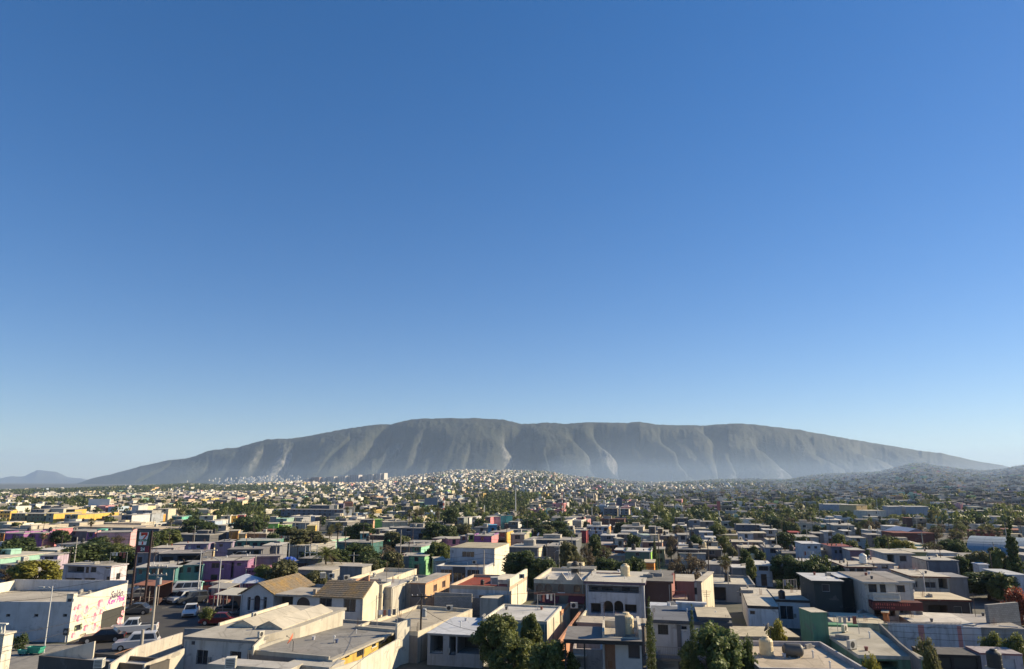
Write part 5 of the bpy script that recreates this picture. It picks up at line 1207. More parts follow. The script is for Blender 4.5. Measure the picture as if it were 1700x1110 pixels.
# ---- white wall with pink bands
PWn = hero('striped_wall_yard', 'long white wall with three faded pink bands and spiked top', 8, (125, 778), 702, 2.9, d=.3, wall=(.52, .53, .56), roof=(.4, .4, .42), over=.0, th=.06, cat='wall', yaw=R(-8))
for a_, b_ in ((380, 425), (668, 702)):
    c0 = PWn.px(*Q(8, a_, 790), *Q(8, min(b_, 700), 960)); MB().box(c0['u0'], -.006, .02, c0['u1'], -.001, 2.88, plain((.48, .22, .20), .9)).build('pink_band', PWn.root)
for i in range(60): MB().box(i * PWn.w / 60, .1, 2.96, i * PWn.w / 60 + .05, .16, 3.12, plain((.3, .3, .3))).build('spike', PWn.root)
hero('striped_wall_yard', 'white wall end with a dark pink band by the vines', 8, (704, 800), 835, 2.6, d=.3, wall=(.50, .51, .54), roof=(.4, .4, .42), over=0, th=.05, cat='wall', yaw=R(-30), mats={})
hero('flat_roofed_shop', 'tan and white flat roof shop behind the banded wall', 8, (330, 780), 800, 2.6, d=7, wall=(.4, .37, .32), roof=(.52, .49, .44), over=.05, yaw=R(-12))
hero('flat_roofed_shop', 'dull grey long roof right of the banded wall', 8, (805, 812), 1160, 2.5, d=8, wall=(.3, .29, .28), roof=(.34, .32, .30), yaw=R(-12))
hero('brick_wedge', 'small orange wedge wall on the cream roof', 7, (770, 705), 850, 3.4, d=.5, wall=(.40, .15, .06), roof=(.4, .36, .3), cat='wall', yaw=R(60))
hero('garage_wall_house', 'faded pink and white garage front beneath the vines at the lower right', 8, (832, 1004), 1140, 2.5, d=2.6, wall=(.46, .40, .42), roof=(.34, .30, .30), edge=(.34, .15, .14), over=.06, yaw=R(-8), ops=[('garage', 'F', (8, 900, 1035), (1090, 1110), {'col': (.40, .38, .40)})])
hero('dark_carport', 'black-gated low carport left of the faded pink garage front', 8, (432, 1012), 828, 2.3, d=3, wall=(.035, .03, .03), roof=(.12, .115, .11), over=.05, yaw=R(-8), cat='carport', ops=[('shutter', 'F', (8, 450, 1030), (620, 1110), {'col': (.03, .03, .03)}), ('shutter', 'F', (8, 640, 1030), (810, 1110), {'col': (.03, .03, .03)})])
tank(Q(8, 945, 1112), 2.6, 'black water tank on the faded pink garage front', T_BLACK, 1.1)
# ---- shop with balcony and maroon awning
BH = hero('balcony_shop', 'two-storey shop house with white balcony over maroon awning with small faded red lettering', 7, (603, 478), 828, 6.3, d=9, wall=(.48, .46, .42), roof=(.24, .22, .20), over=.35, th=.2, yaw=R(-9), stain=.3,
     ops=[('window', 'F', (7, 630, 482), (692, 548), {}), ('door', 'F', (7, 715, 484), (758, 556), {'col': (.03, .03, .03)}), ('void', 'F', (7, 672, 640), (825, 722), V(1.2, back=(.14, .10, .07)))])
BH2 = hero('balcony_shop', 'cream right half of the balcony shop with wide dark window', 7, (830, 472), 952, 6.3, d=9, wall=(.50, .49, .46), roof=(.26, .25, .24), over=.25, th=.2, yaw=R(-9), ops=[('window', 'F', (7, 812, 494), (898, 545), {}), ('void', 'F', (7, 848, 640), (945, 722), V(1.2))])
u0, zb_ = BH.hit(*Q(7, 640, 595), 'F'); u1 = BH.w
MB().box(u0, -1.2, zb_, u1, -.01, zb_ + .15, wallm((.5, .48, .44))).build('balcony_slab', BH.root)
for i in range(22): x = u0 + .1 + i * (u1 - u0 - .2) / 21; MB().lathe((x, -1.12, zb_ + .15), [(.05, 0), (.085, .2), (.05, .5), (.06, .62)], wallm((.55, .53, .49)), 6).build('baluster', BH.root)
MB().box(u0, -1.2, zb_ + .77, u1, -1.03, zb_ + .9, wallm((.5, .48, .44))).build('balcony_rail', BH.root)
aw = MB().prism([(u0 - .2, -1.3, zb_ - 1.0), (u0 - .2, -.01, zb_ - .75), (u0 - .2, -.01, zb_ - .05), (u0 - .2, -1.3, zb_ - .1)], (BH.w + BH2.w + .6 - u0, 0, 0), plain((.09, .022, .020), .8)).build('awning', BH.root)
rl_2 = random.Random(2)
for rw, (n_, z_, s__) in enumerate(((16, -.36, .16), (9, -.72, .10))):
    for i in range(n_): x_ = u0 + .15 + i * .24; MB().box(x_, -1.312, zb_ + z_ - s__ * rl_2.uniform(.5, 1), x_ + rl_2.uniform(.05, .14), -1.304, zb_ + z_ + s__ * rl_2.uniform(.5, 1), plain((.42, .08, .06))).build('faded_letter', aw)
hero('dark_clad_house', 'house clad in dark green-grey corrugated sheet with white roof sheets', 7, (225, 468), 425, 6.0, d=7, wall=(.045, .055, .055), roof=(.48, .49, .50), over=.35, th=.18, stain=.1, yaw=R(-9), ops=[('window', 'F', (7, 288, 486), (345, 542), {'frame': (.35, .35, .35)})])
hero('dark_clad_annexe', 'dark recessed annexe with white post beside the corrugated house', 7, (418, 445), 530, 6.2, d=5, wall=(.04, .045, .045), roof=(.45, .47, .50), over=.2, th=.15, yaw=R(-9))
hero('dark_shopfront', 'canopy-shaded shopfront with low grey canopy below the corrugated house', 7, (415, 612), 600, 3.0, d=3, wall=(.03, .03, .03), roof=(.16, .16, .17), yaw=R(-9), cat='shop')  # near-black walls paint in the shade below the canopies
hero('brick_side_house', 'brick-sided wall left of the balcony shop', 7, (540, 455), 600, 6.0, d=7, wall=(.20, .12, .10), roof=(.2, .19, .17), yaw=R(-9))
hero('cream_canopy_shop', 'shop with broad sunlit cream canopy roof over shaded dark front', 8, (340, 605), 765, 3.4, d=6.0, wall=(.05, .04, .04), roof=(.55, .47, .33), over=.1, th=.2, stain=.15, edge=(.12, .035, .03), yaw=R(-9), cat='shop', ops=[('void', 'F', (8, 450, 640), (590, 720), V(2)), ('window', 'F', (8, 640, 650), (700, 710), {})])  # dark front colour stands for the shade cast by the canopy
hero('grey_roof_house', 'house with light grey roof, red eave and cream wall above the cream canopy', 8, (330, 434), 600, 4.7, d=8, wall=(.42, .38, .31), roof=(.46, .42, .35), edge=(.20, .06, .04), over=.2, yaw=R(-9), ops=[('window', 'F', (8, 425, 470), (505, 515), {}), ('window', 'F', (8, 335, 465), (370, 510), {}), ('void', 'F', (8, 525, 445), (590, 520), V(1.5))])
hero('grey_cube_house', 'plain grey cube house right of the red eave', 8, (602, 440), 735, 4.4, d=5, wall=(.20, .20, .21), roof=(.26, .26, .27), yaw=R(-9))
hero('block_gable_wall', 'sloping concrete block wall with steel posts near the round tree', 8, (885, 642), 1110, 4.6, d=.4, wall=blockm((.22, .22, .22)), roof=CONC, cat='wall', over=0, th=.04, yaw=R(20))
hero('white_shed', 'white walled workshop right of the round tree', 8, (1030, 422), 1170, 4.2, d=7, wall=(.50, .52, .56), roof=(.44, .46, .48), yaw=R(-9), cat='workshop')
hero('white_shed', 'grey-roofed workshop behind the white one with small white cube', 8, (890, 335), 1160, 4.2, d=7, wall=(.22, .24, .27), roof=(.42, .40, .37), yaw=R(-9), cat='workshop')
hero('white_cube', 'small bright white cube room left of the grey-roofed workshop', 8, (820, 345), 890, 4.6, d=2.5, wall=(.55, .57, .6), roof=(.6, .6, .6), cat='roof room')
hero('shaded_block_house', 'shaded dark block house with cream sunlit flank strip', 8, (432, 315), 672, 5.2, d=6, wall=(.15, .16, .18), roof=(.42, .40, .35), over=.1, yaw=R(-9), mats={'L': (.5, .47, .37)})  # dark wall tone carries the shade on the block
hero('villa_roof_house', 'pale house with shallow roof and dark garage opening', 8, (130, 262), 330, 5.4, d=8, wall=(.42, .42, .42), roof=(.48, .44, .36), yaw=R(-9), over=.4, ops=[('window', 'F', (8, 238, 276), (290, 320), {}), ('void', 'F', (8, 145, 268), (200, 325), V(2))])
hero('olive_house', 'olive green blank-walled house behind the dark garage house', 8, (325, 255), 435, 5.2, d=7, wall=(.24, .26, .14), roof=(.45, .42, .35), yaw=R(-9))
hero('white_house', 'low white house with pale roof by the street lamps', 8, (438, 258), 660, 4.2, d=6, wall=(.42, .43, .44), roof=(.46, .43, .38), yaw=R(-9), ops=[('window', 'F', (8, 520, 270), (560, 290), {})])
hero('shed_house', 'house with low dark eave behind the shaded block house', 8, (495, 290), 720, 3.6, d=6, wall=(.10, .09, .09), roof=(.40, .37, .31), yaw=R(-9), over=.5)
hero('red_gutter_house', 'cream house with red gutter and dark glazed porch', 7, (470, 362), 680, 5.0, d=8, wall=(.34, .30, .27), roof=(.46, .42, .35), edge=(.26, .07, .05), over=.3, yaw=R(-9), ops=[('window', 'F', (7, x, 368), (x + 50, 402), {}) for x in (480, 545, 608)])
hero('tin_roof_house', 'pale house with wide tan roof and white tank', 7, (655, 338), 815, 5.2, d=9, wall=(.34, .36, .40), roof=(.46, .41, .34), over=.3, yaw=R(-9), ops=[('window', 'F', (7, 725, 346), (772, 372), {})])
tank(Q(7, 593, 335), 5.3, 'white round tank on the tan roof', T_WHITE, 1.1); cooler(Q(7, 760, 412), 3.0, 'white box cooler beside the tan-roofed house', .1, 1.6)
hero('long_white_roof', 'low house with long cream roof above the dark garden trees', 7, (135, 325), 400, 3.8, d=5, wall=(.36, .36, .37), roof=(.48, .46, .42), yaw=R(-9), ops=[('window', 'F', (7, 210, 330), (230, 340), {})])
hero('two_tier_white_house', 'white two-tier house with two small upper windows', 7, (140, 192), 275, 5.8, d=6, wall=(.44, .46, .49), roof=(.5, .5, .5), yaw=R(-9), ops=[('window', 'F', (7, 180, 206), (202, 224), {}), ('window', 'F', (7, 230, 206), (252, 224), {})])
hero('cream_bungalow', 'bungalow with pale overhanging roof below the two-tier white house', 7, (140, 240), 312, 4.2, d=5, wall=(.44, .42, .38), roof=(.48, .44, .37), over=.4, yaw=R(-9), ops=[('window', 'F', (7, 175, 255), (210, 282), {})])
hero('red_roofed_row', 'house with dull red roof and blue shutters', 7, (355, 212), 500, 5.4, d=6, wall=(.16, .18, .24), roof=(.22, .06, .05), yaw=R(-9), over=.3, ops=[('window', 'F', (7, 380, 235), (400, 260), {}), ('window', 'F', (7, 415, 235), (440, 260), {})])
hero('pink_gable_house', 'pinkish house beside the two thin cypresses', 7, (492, 240), 600, 5.2, d=5, wall=(.30, .17, .19), roof=(.40, .38, .34), yaw=R(-9), mats={'L': (.3, .31, .33)})
# ---- hall and vault on the right
hl = hero('gabled_hall', 'wide grey metal hall with shallow gable roof', 8, (235, 124), 488, 3.2, d=12, wall=(.30, .33, .38), roof=(.34, .37, .42), cat='hall', yaw=R(-5), over=0, th=.02)
gable(hl, 0, hl.w, -.05, hl.d, 3.22, 1.7, plain((.34, .38, .44), .5), wallm((.30, .33, .38)), over=.2)
hero('red_roof_wing', 'dull red roofed wing behind the gabled hall', 8, (195, 112), 492, 4.0, d=8, wall=(.15, .06, .05), roof=(.20, .07, .06), cat='hall', yaw=R(-5))
pn0 = P(1606, 924, 0); Sp = 20.0; U9, D9 = uv2(R(-40)); vo = pn0 + D9 * Sp
vt = tag(empty('vaulted_hall', vo, R(-130)), 'large barrel-vaulted grey metal hall behind the tall conifer', 'hall')
vm = plain((.24, .29, .32), .55, .1); Hh = 3.6; NSeg = 18
f9 = lambda t, y: (Sp / 2 - Sp / 2 * math.cos(t), y, 0.8 + Hh * math.sin(t))
for j in range(12):
    mb = MB(); y0, y1 = j * 3.5, j * 3.5 + 3.38
    for i in range(NSeg):
        t0, t1 = math.pi * i / NSeg, math.pi * (i + 1) / NSeg
        mb.quad([f9(t0, y0), f9(t0, y1), f9(t1, y1), f9(t1, y0)], vm)
        mb.quad([f9(t0, y1), f9(t0, y1 + .12), f9(t1, y1 + .12), f9(t1, y1)], plain((.16, .20, .22), .5))
    mb.build('roof_panel', vt)
e5 = MB(); e5.quad([f9(math.pi * i / NSeg, 0) for i in range(NSeg + 1)][::-1], wallm((.36, .38, .38))); e5.box(0, 0, -1.5, Sp, 42, .8, wallm((.36, .38, .38))); e5.build('wall', vt)
# ------------------------------------------------------------------ middle distance, read from the photograph row by row
YEL = (.66, .42, .10); YEL_SHADE = (.30, .28, .17); PK = (.62, .24, .26); PKL = (.64, .36, .36); MINT = (.18, .55, .40); LIME = (.42, .75, .14); ORG = (.70, .30, .07); GRY = (.34, .33, .31); DGR = (.12, .12, .125)  # the olive tone is the yellow blocks' front with shade painted in
SAL = (.60, .36, .26); LIL = (.42, .34, .42); PPL = (.28, .12, .28); CRM = (.60, .53, .40); WHT = (.58, .57, .54); BLU = (.08, .24, .42); TUR = (.12, .45, .42); OLV = (.26, .27, .16)
RG, RC, RW, RD, RT = (.36, .34, .30), (.50, .45, .35), (.56, .54, .50), (.20, .19, .18), (.56, .46, .32)
MID = []
def mid(n, x0, y0, x1, z, d, wall, roof, label, nwin=2, side=None, yaw=None, cat='house', over=.15, name=None, style='slab'):
    A = Q(n, x0, y0); X1 = Q(n, x1, 0)[0]
    if z > 3.4: z = 3.4 + (z - 3.4) * .55
    if cat == 'factory': z *= .8
    b = B(name or cat.replace(' ', '_'), label, cat, A, X1, z, None, None, d, YAW if yaw is None else R(yaw), g=None)
    rs = random.Random(int(x0 * 7 + y0)); ops = []; st = max(1, int(round(z / 2.3)))
    per = max(1, nwin // st)
    for fl in range(st):
        for i in range(per if nwin else 0):
            u = b.w * (i + .5) / per + rs.uniform(-.2, .2); wd = min(b.w / per * .6, rs.choice((.9, 1.2, 1.6))); zb = fl * z / st + 1.0
            rv = rs.random()
            if fl == 0 and rv < .42 and b.w > 4: ops.append(dict(face='F', u0=max(.3, u - 1.3), u1=min(b.w - .3, u + 1.3), z0=.05, z1=min(2.3, z - .3), kind='void', depth=1.8))
            elif fl == 0 and rv < .6: ops.append(dict(face='F', u0=u - .5, u1=u + .5, z0=.05, z1=2.1, kind='door', col=rs.choice(((.1, .06, .04), (.05, .05, .05), (.3, .3, .3)))))
            else: ops.append(dict(face='F', u0=u - wd / 2, u1=u + wd / 2, z0=zb - .1, z1=zb + min(1.1, z / st - 1.1), kind='window'))
    ops.sort(key=lambda o: o['u0']); ops = [o for j, o in enumerate(ops) if not any(p['z0'] < o['z1'] and o['z0'] < p['z1'] and p['u1'] > o['u0'] - .1 for p in ops[:j])]
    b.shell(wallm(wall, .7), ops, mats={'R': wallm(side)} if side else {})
    if style == 'par': b.parapet(roofm(roof), wallm(wall), .35)
    else: b.slab(roofm(roof), over, .16, edge=wallm(roof))
    if b.w > 5 and b.d > 6 and cat == 'house' and rs.random() < .38:
        x0 = b.w * rs.uniform(.05, .5); w_ = b.w * rs.uniform(.25, .42); hh_ = rs.uniform(1.0, 1.8); y0 = b.d * .45
        mb = MB(); wm_ = wallm(rs.choice((wall, (.36, .34, .31), (.46, .42, .35))), .7); mb.box(x0, y0, b.h + .165, x0 + w_, y0 + 2.6, b.h + hh_, wm_).box(x0 - .1, y0 - .1, b.h + hh_, x0 + w_ + .1, y0 + 2.7, b.h + hh_ + .1, roofm(roof)); mb.build('roof_room', b.root)
    if style == 'slab' and b.w > 4 and rs.random() < .5:
        mb = MB(); a_ = rs.uniform(.3, .6); wm_ = wallm(wall, .7); mb.box(-.02, 0, b.h + .161, .16, b.d * a_, b.h + .55, wm_).build('parapet', b.root); MB().box(b.w - .16, b.d * .3, b.h + .161, b.w + .02, b.d, b.h + .5, wm_).build('parapet', b.root)
    MID.append(b); return b
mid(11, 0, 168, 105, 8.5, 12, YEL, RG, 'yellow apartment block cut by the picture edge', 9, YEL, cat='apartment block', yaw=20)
mid(11, 112, 190, 248, 8, 10, YEL_SHADE, RG, 'shaded yellow-grey apartment block next to the cut-off yellow one', 9, cat='apartment block')
mid(11, 268, 192, 432, 8, 10, YEL_SHADE, RG, 'apartment block with dark open balconies between shaded and sunlit yellow blocks', 12, cat='apartment block')
mid(11, 452, 190, 525, 8.5, 18, (.38, .36, .27), RG, 'apartment block with blank shaded grey front and long sunlit yellow flank', 3, YEL, cat='apartment block')  # grey front, yellow flank: shaded and sunlit tones of one wall colour
mid(11, 632, 200, 690, 7.5, 9, (.36, .35, .30), RG, 'short shaded-front apartment block left of the twin sunlit yellow flanks', 3, YEL, cat='apartment block')  # front painted in the shaded tone, flank in the sunlit yellow
mid(11, 695, 200, 760, 7.5, 14, (.36, .33, .22), RG, 'apartment block with tall sunlit yellow side wall', 3, YEL, cat='apartment block')  # shade toned into the front colour, sun into the yellow side
mid(11, 838, 190, 880, 8, 20, YEL_SHADE, RG, 'yellow apartment block farthest along its row', 2, YEL, cat='apartment block')
mid(11, 645, 150, 730, 8, 9, (.12, .07, .05), RG, 'brown apartment block with yellow end behind the row', 3, YEL, cat='apartment block')
mid(11, 300, 150, 432, 5, 8, (.25, .24, .22), RC, 'long low school-like block behind the yellow apartments', 3)
mid(11, 432, 140, 620, 6, 8, CRM, RW, 'long cream-walled building behind the yellow apartments', 0)
mid(11, 1185, 205, 1285, 7.5, 12, (.10, .12, .16), RG, 'dark slate apartment block with pale right flank', 3, WHT, cat='apartment block')
mid(11, 1285, 200, 1360, 7.5, 8, (.36, .38, .40), RG, 'pale grey apartment block right of the slate one', 4, WHT, cat='apartment block')
mid(11, 1408, 195, 1478, 7.5, 9, (.36, .38, .40), RG, 'pale grey apartment block left of the orange box', 4, cat='apartment block')
mid(11, 1478, 200, 1582, 6.5, 8, ORG, RC, 'bright orange box house', 0, ORG, cat='house', yaw=15)
mid(11, 1490, 145, 1640, 9, 10, CRM, RC, 'cream arcade-fronted building above the orange box', 6)
mid(11, 1320, 160, 1480, 8, 8, GRY, RG, 'grey building with flat shaded front behind the pale blocks', 4)
mid(11, 1285, 112, 1350, 12, 8, WHT, RW, 'tall white cube house rising over the roofs', 0)
mid(11, 0, 380, 45, 5, 7, ORG, RG, 'orange house at the picture edge beside the purple row', 1)
mid(11, 48, 385, 232, 5.5, 8, PPL, RG, 'purple row house with pink step on its roof', 2, yaw=-8)
mid(11, 235, 382, 420, 5.5, 8, PPL, RG, 'purple row house adjoining, with palm in front', 2, PK, yaw=-8)
mid(11, 418, 342, 478, 6.4, 9, PPL, RC, 'tall pink-flanked end house of the purple row', 0, PK)
mid(11, 595, 360, 850, 4.6, 9, (.08, .14, .17), RG, 'dark teal house with pale strip roof', 3, (.3, .12, .28))
mid(11, 945, 348, 1025, 6.5, 4, MINT, MINT, 'small mint roof box', 0, MINT, yaw=10)
mid(11, 850, 372, 925, 5.5, 7, PPL, RG, 'plum-fronted house left of the long pink wall', 1, PK, yaw=-6)
mid(11, 945, 378, 1275, 5.5, 9, PKL, RG, 'house with long sunlit pink wall', 0, PKL, yaw=18)
mid(11, 0, 350, 270, 4, 7, GRY, RG, 'low grey roofs behind the purple row', 2)
mid(11, 700, 320, 1285, 5, 14, GRY, RT, 'very long cream ridged roof behind the pink wall', 0, cat='warehouse', name='warehouse')
mid(11, 1090, 282, 1375, 5.5, 8, (.5, .46, .38), RT, 'cream hall roof edge left of the pink skylight', 0, cat='warehouse', name='warehouse')
mid(11, 1300, 335, 1550, 4.5, 12, (.13, .13, .15), RT, 'warehouse with pale roof over a dark blue-grey front', 0, cat='warehouse', name='warehouse')
mid(11, 0, 470, 88, 4.5, 7, (.52, .55, .62), RW, 'pale blue-white house at the picture edge', 0, yaw=12)
mid(11, 310, 545, 560, 3.6, 7, GRY, RW, 'house with long white sunlit roof edge among trees', 2)
mid(11, 392, 605, 562, 4.6, 6, LIL, RG, 'pale lilac upper house with cream square hatch', 2, yaw=14)
mid(11, 0, 690, 205, 4.2, 8, (.30, .30, .31), RG, 'grey low house behind the event hall', 2)
mid(12, 0, 335, 250, 4.5, 10, (.12, .12, .13), RT, 'warehouse with lumpy cream roof right of the orange tiles', 0, cat='warehouse', name='warehouse')
mid(12, 110, 395, 400, 4, 8, DGR, RG, 'charcoal house with white graffiti-like marks', 2)
mid(12, 470, 370, 590, 4.5, 7, (.20, .22, .25), RC, 'blue-grey blank house left of the apricot house', 0)
mid(12, 590, 362, 680, 5.6, 6, ORG, RC, 'apricot house with curved parapet', 0, (.7, .45, .2), yaw=16)
mid(12, 680, 392, 750, 4.4, 6, (.7, .42, .18), RC, 'low apricot annexe with notched roof', 0, yaw=16)
mid(12, 770, 385, 950, 4.0, 7, (.13, .12, .11), RC, 'dark-fronted house with cream eave by the apricot house', 1)
mid(12, 970, 290, 1068, 6, 7, LIME, RC, 'bright lime green house', 0, LIME, yaw=16)
mid(12, 915, 352, 1010, 5, 5, (.16, .05, .04), (.22, .07, .05), 'small dark red hut in front of the lime house', 1, over=.5)
mid(12, 1068, 300, 1110, 5, 7, (.22, .36, .16), RC, 'shaded green wing of the lime house', 0)
mid(12, 30, 218, 130, 5, 8, (.06, .17, .17), RG, 'dark green block with mint flank', 2, MINT)
mid(12, 300, 215, 435, 5.5, 8, CRM, RC, 'cream house left of the small yellow one', 3, yaw=12)
mid(12, 368, 262, 450, 4.6, 6, (.36, .44, .55), RW, 'small sky-blue house among cream ones', 1)
mid(12, 445, 250, 505, 5, 6, WHT, RC, 'white tilted-roof house right of the sky-blue one', 1)
mid(12, 510, 215, 600, 6, 7, CRM, RC, 'plain cream house left of the yellow house', 1, CRM, yaw=12)
mid(12, 600, 212, 660, 6, 7, YEL, RC, 'small sunny yellow house', 0, YEL, yaw=14)
mid(12, 660, 205, 738, 6.4, 7, (.55, .16, .24), RC, 'hot pink house next to the sunny yellow one', 1, PK, yaw=14)
mid(12, 560, 290, 640, 4.4, 7, (.2, .22, .24), (.25, .42, .40), 'grey gabled shed with turquoise roof face', 0)
mid(12, 440, 305, 560, 4.2, 7, (.4, .36, .3), RC, 'cream low house in front of the turquoise shed roof', 1)
mid(12, 1095, 150, 1700, 8, 12, (.15, .17, .20), RD, 'very long dark slate school block with window bands', 36, cat='school', name='school')
mid(12, 1395, 112, 1565, 11, 8, (.12, .13, .15), RD, 'dark upper block on the long school', 4, cat='school', name='school_wing')
mid(12, 1565, 108, 1645, 11.3, 7, (.6, .55, .42), RC, 'cream stair head on the long school', 0, cat='school', name='school_wing', yaw=10)
mid(12, 985, 222, 1050, 5, 7, (.40, .37, .31), RC, 'beige cube house in front of the long school', 0, yaw=12)
mid(12, 1045, 240, 1150, 4, 7, (.3, .42, .34), (.36, .56, .46), 'house with pale mint roof in front of the school', 1)
mid(12, 1160, 228, 1310, 4.6, 7, (.3, .3, .3), RW, 'whitish ridged-roof house in front of the school', 2)
mid(12, 1312, 215, 1378, 5.4, 6, (.62, .56, .40), RC, 'bright cream cube house in front of the school', 0, yaw=14)
mid(12, 1110, 280, 1370, 4, 9, (.38, .35, .3), RC, 'wide beige house with broad pale roof', 3)
mid(12, 1528, 255, 1620, 5.5, 7, (.56, .46, .3), RC, 'sandy yellow house left of the twin palms', 1, yaw=14)
mid(12, 1345, 310, 1430, 4, 6, YEL, (.6, .5, .25), 'pale yellow low house behind the big tree', 0, yaw=10)
mid(13, 78, 128, 170, 8, 8, CRM, RC, 'cream end block of the long school', 0, CRM, cat='school', name='school_wing', yaw=12)
mid(13, 70, 80, 152, 12.5, 6, (.62, .25, .15), (.6, .25, .15), 'salmon red box above the school end', 0, (.62, .25, .15), yaw=12)
mid(13, 205, 250, 345, 5, 8, (.20, .20, .21), RG, 'grey house with peach flank', 2, SAL)
mid(13, 370, 250, 440, 5.4, 5, LIME, LIME, 'lime green square wall house', 0, LIME, yaw=14)
mid(13, 440, 275, 690, 4.6, 9, (.55, .47, .33), RC, 'long sand-coloured house with pink right end', 0, PK, yaw=12)
mid(13, 45, 322, 135, 5.6, 7, (.30, .29, .28), RW, 'white-topped narrow house by the palms', 1)
mid(13, 55, 370, 222, 4.6, 8, (.20, .17, .16), RC, 'house with pale roof and dark pillared porch', 3, over=.4)
mid(13, 225, 385, 305, 5, 7, (.33, .60, .50), RC, 'mint house with one dark square window', 1, yaw=12)
mid(13, 310, 402, 465, 4.4, 7, (.14, .07, .06), RC, 'dark maroon house with mint side, right of the mint house', 2, MINT)
mid(13, 505, 330, 895, 4.6, 10, (.14, .155, .18), RG, 'long slate-blue flat building', 6)
mid(13, 0, 470, 330, 4.6, 7, (.05, .14, .13), RG, 'long dark green shop row with pale roof', 5)
mid(13, 410, 358, 500, 4.5, 6, (.2, .2, .22), RW, 'white-roofed car port house behind the autumn tree', 1)
mid(13, 565, 512, 735, 3.6, 8, (.18, .17, .17), RG, 'grey block-walled yard house left of the small mint wall', 2)
mid(13, 735, 515, 815, 4, 7, (.06, .18, .14), RG, 'dark green house with bright mint side', 1, (.30, .62, .42))
mid(13, 815, 500, 880, 4, 7, (.16, .15, .14), RG, 'dark house with golden side wall', 1, YEL)
mid(13, 650, 470, 940, 3.8, 6, GRY, RG, 'wide rough grey roof behind the mint-sided house', 2)
mid(13, 925, 435, 1085, 4.6, 7, (.40, .17, .18), RG, 'dusty pink house with balconied flank', 1, PK)
mid(13, 1085, 440, 1190, 5, 5, (.62, .24, .28), RC, 'bright pink framed house front', 3, PK, yaw=16)
mid(13, 1195, 412, 1270, 4.4, 8, (.36, .36, .36), RG, 'grey narrow house right of the bright pink front', 1)
mid(13, 1278, 400, 1330, 5, 6, LIME, RG, 'lime house front beside the violet garage', 1, LIME, yaw=8)
mid(13, 1330, 408, 1500, 5, 8, (.22, .10, .26), RG, 'violet row house with two wide garage bays', 2, PK)
mid(13, 1505, 398, 1555, 5, 7, PK, RG, 'pink end house of the violet row', 0, PK, yaw=10)
mid(13, 1490, 370, 1645, 5.5, 9, (.22, .22, .14), RG, 'olive house with yellow posts on its right', 4, YEL)
mid(13, 1472, 305, 1555, 7.5, 5, BLU, (.12, .34, .5), 'deep blue cabin on a roof', 1, (.12, .4, .6), yaw=4)
mid(13, 1335, 325, 1480, 5.5, 7, (.3, .29, .27), RG, 'grey house with antenna mast left of the blue cabin', 2)
mid(13, 1168, 232, 1232, 8, 8, (.22, .24, .22), RG, 'grey-green block of flats left of the navy one', 2, cat='apartment block')
mid(13, 1232, 228, 1285, 8, 8, (.10, .11, .14), RG, 'navy apartment block with white flank', 2, WHT, cat='apartment block')
mid(13, 1312, 225, 1355, 8, 8, WHT, RW, 'white apartment block beside navy one', 1, WHT, cat='apartment block')
mid(13, 1440, 225, 1490, 8, 7, (.2, .12, .13), RG, 'maroon-fronted flats left of the salmon pink ones', 1, PK, cat='apartment block')
mid(13, 1492, 222, 1588, 8, 7, PKL, RC, 'salmon pink apartment block with three dark slots', 0, PKL, cat='apartment block', yaw=18)
mid(13, 1592, 210, 1700, 8.5, 7, TUR, RC, 'turquoise apartment block right of the pink one', 0, TUR, cat='apartment block', yaw=18)
mid(13, 555, 608, 700, 3.2, 7, (.34, .31, .27), RG, 'unfinished tan block house by the signboard', 1)
mid(13, 700, 605, 850, 4, 6, (.25, .50, .25), RG, 'pale green house with blue-grey garage door', 1)
mid(13, 960, 655, 1060, 3.4, 7, (.5, .46, .38), RC, 'cream walled yard house left of the tall white building', 0, yaw=12)
mid(13, 860, 640, 1040, 2.4, 10, (.5, .42, .3), (.2, .13, .09), 'cream wall and rusty shed roof behind the parked silver car', 0)
mid(14, 0, 210, 62, 8.5, 7, (.10, .42, .38), RC, 'turquoise end block beside the tall white mast', 0, TUR, cat='apartment block', yaw=18)
mid(14, 25, 272, 118, 5.5, 7, (.14, .15, .16), RG, 'charcoal house with pale gable slope', 1, WHT)
mid(14, 45, 395, 180, 5, 9, (.42, .38, .28), RG, 'house with ochre pillar front', 2)
mid(14, 205, 385, 246, 5, 5, LIME, LIME, 'thin lime green wall house', 0, LIME, yaw=12)
mid(14, 195, 445, 680, 4.2, 10, (.13, .14, .15), RG, 'very long grey-roofed dark house with rubble on top', 3)
mid(14, 25, 520, 318, 4.2, 9, (.17, .165, .17), RG, 'dark block house with blue barrel and sunlit cream flank', 0, CRM)
mid(14, 390, 510, 560, 4.2, 9, (.14, .14, .15), RG, 'dark block house right of the cream flank', 0)
mid(14, 550, 395, 700, 4, 8, DGR, (.13, .13, .14), 'house with dark tin roof', 1)
mid(14, 725, 355, 780, 4.6, 5, (.30, .05, .06), RG, 'dark red shed wall left of the long whitewashed house', 0)
mid(14, 785, 315, 1000, 6, 8, (.40, .42, .47), RW, 'long whitewashed two-storey house with orange end', 9, ORG)
mid(14, 815, 355, 935, 3.6, 4, (.46, .48, .53), RW, 'white lower wing in front of the long whitewashed house', 2)
mid(14, 920, 245, 1150, 6, 8, (.12, .065, .05), (.13, .06, .05), 'wide dark brown roofed building', 4)
mid(14, 955, 140, 1085, 8, 9, (.16, .17, .19), RD, 'grey office block with window bands and cream end', 10, CRM, cat='office building', name='office_building')
mid(14, 1090, 145, 1195, 8, 9, (.20, .22, .25), RD, 'grey office block right of the roof-high mast', 8, CRM, cat='office building', name='office_building')
mid(14, 230, 100, 320, 6, 8, (.5, .4, .28), RC, 'tan house row on the slope near the white mast', 2)
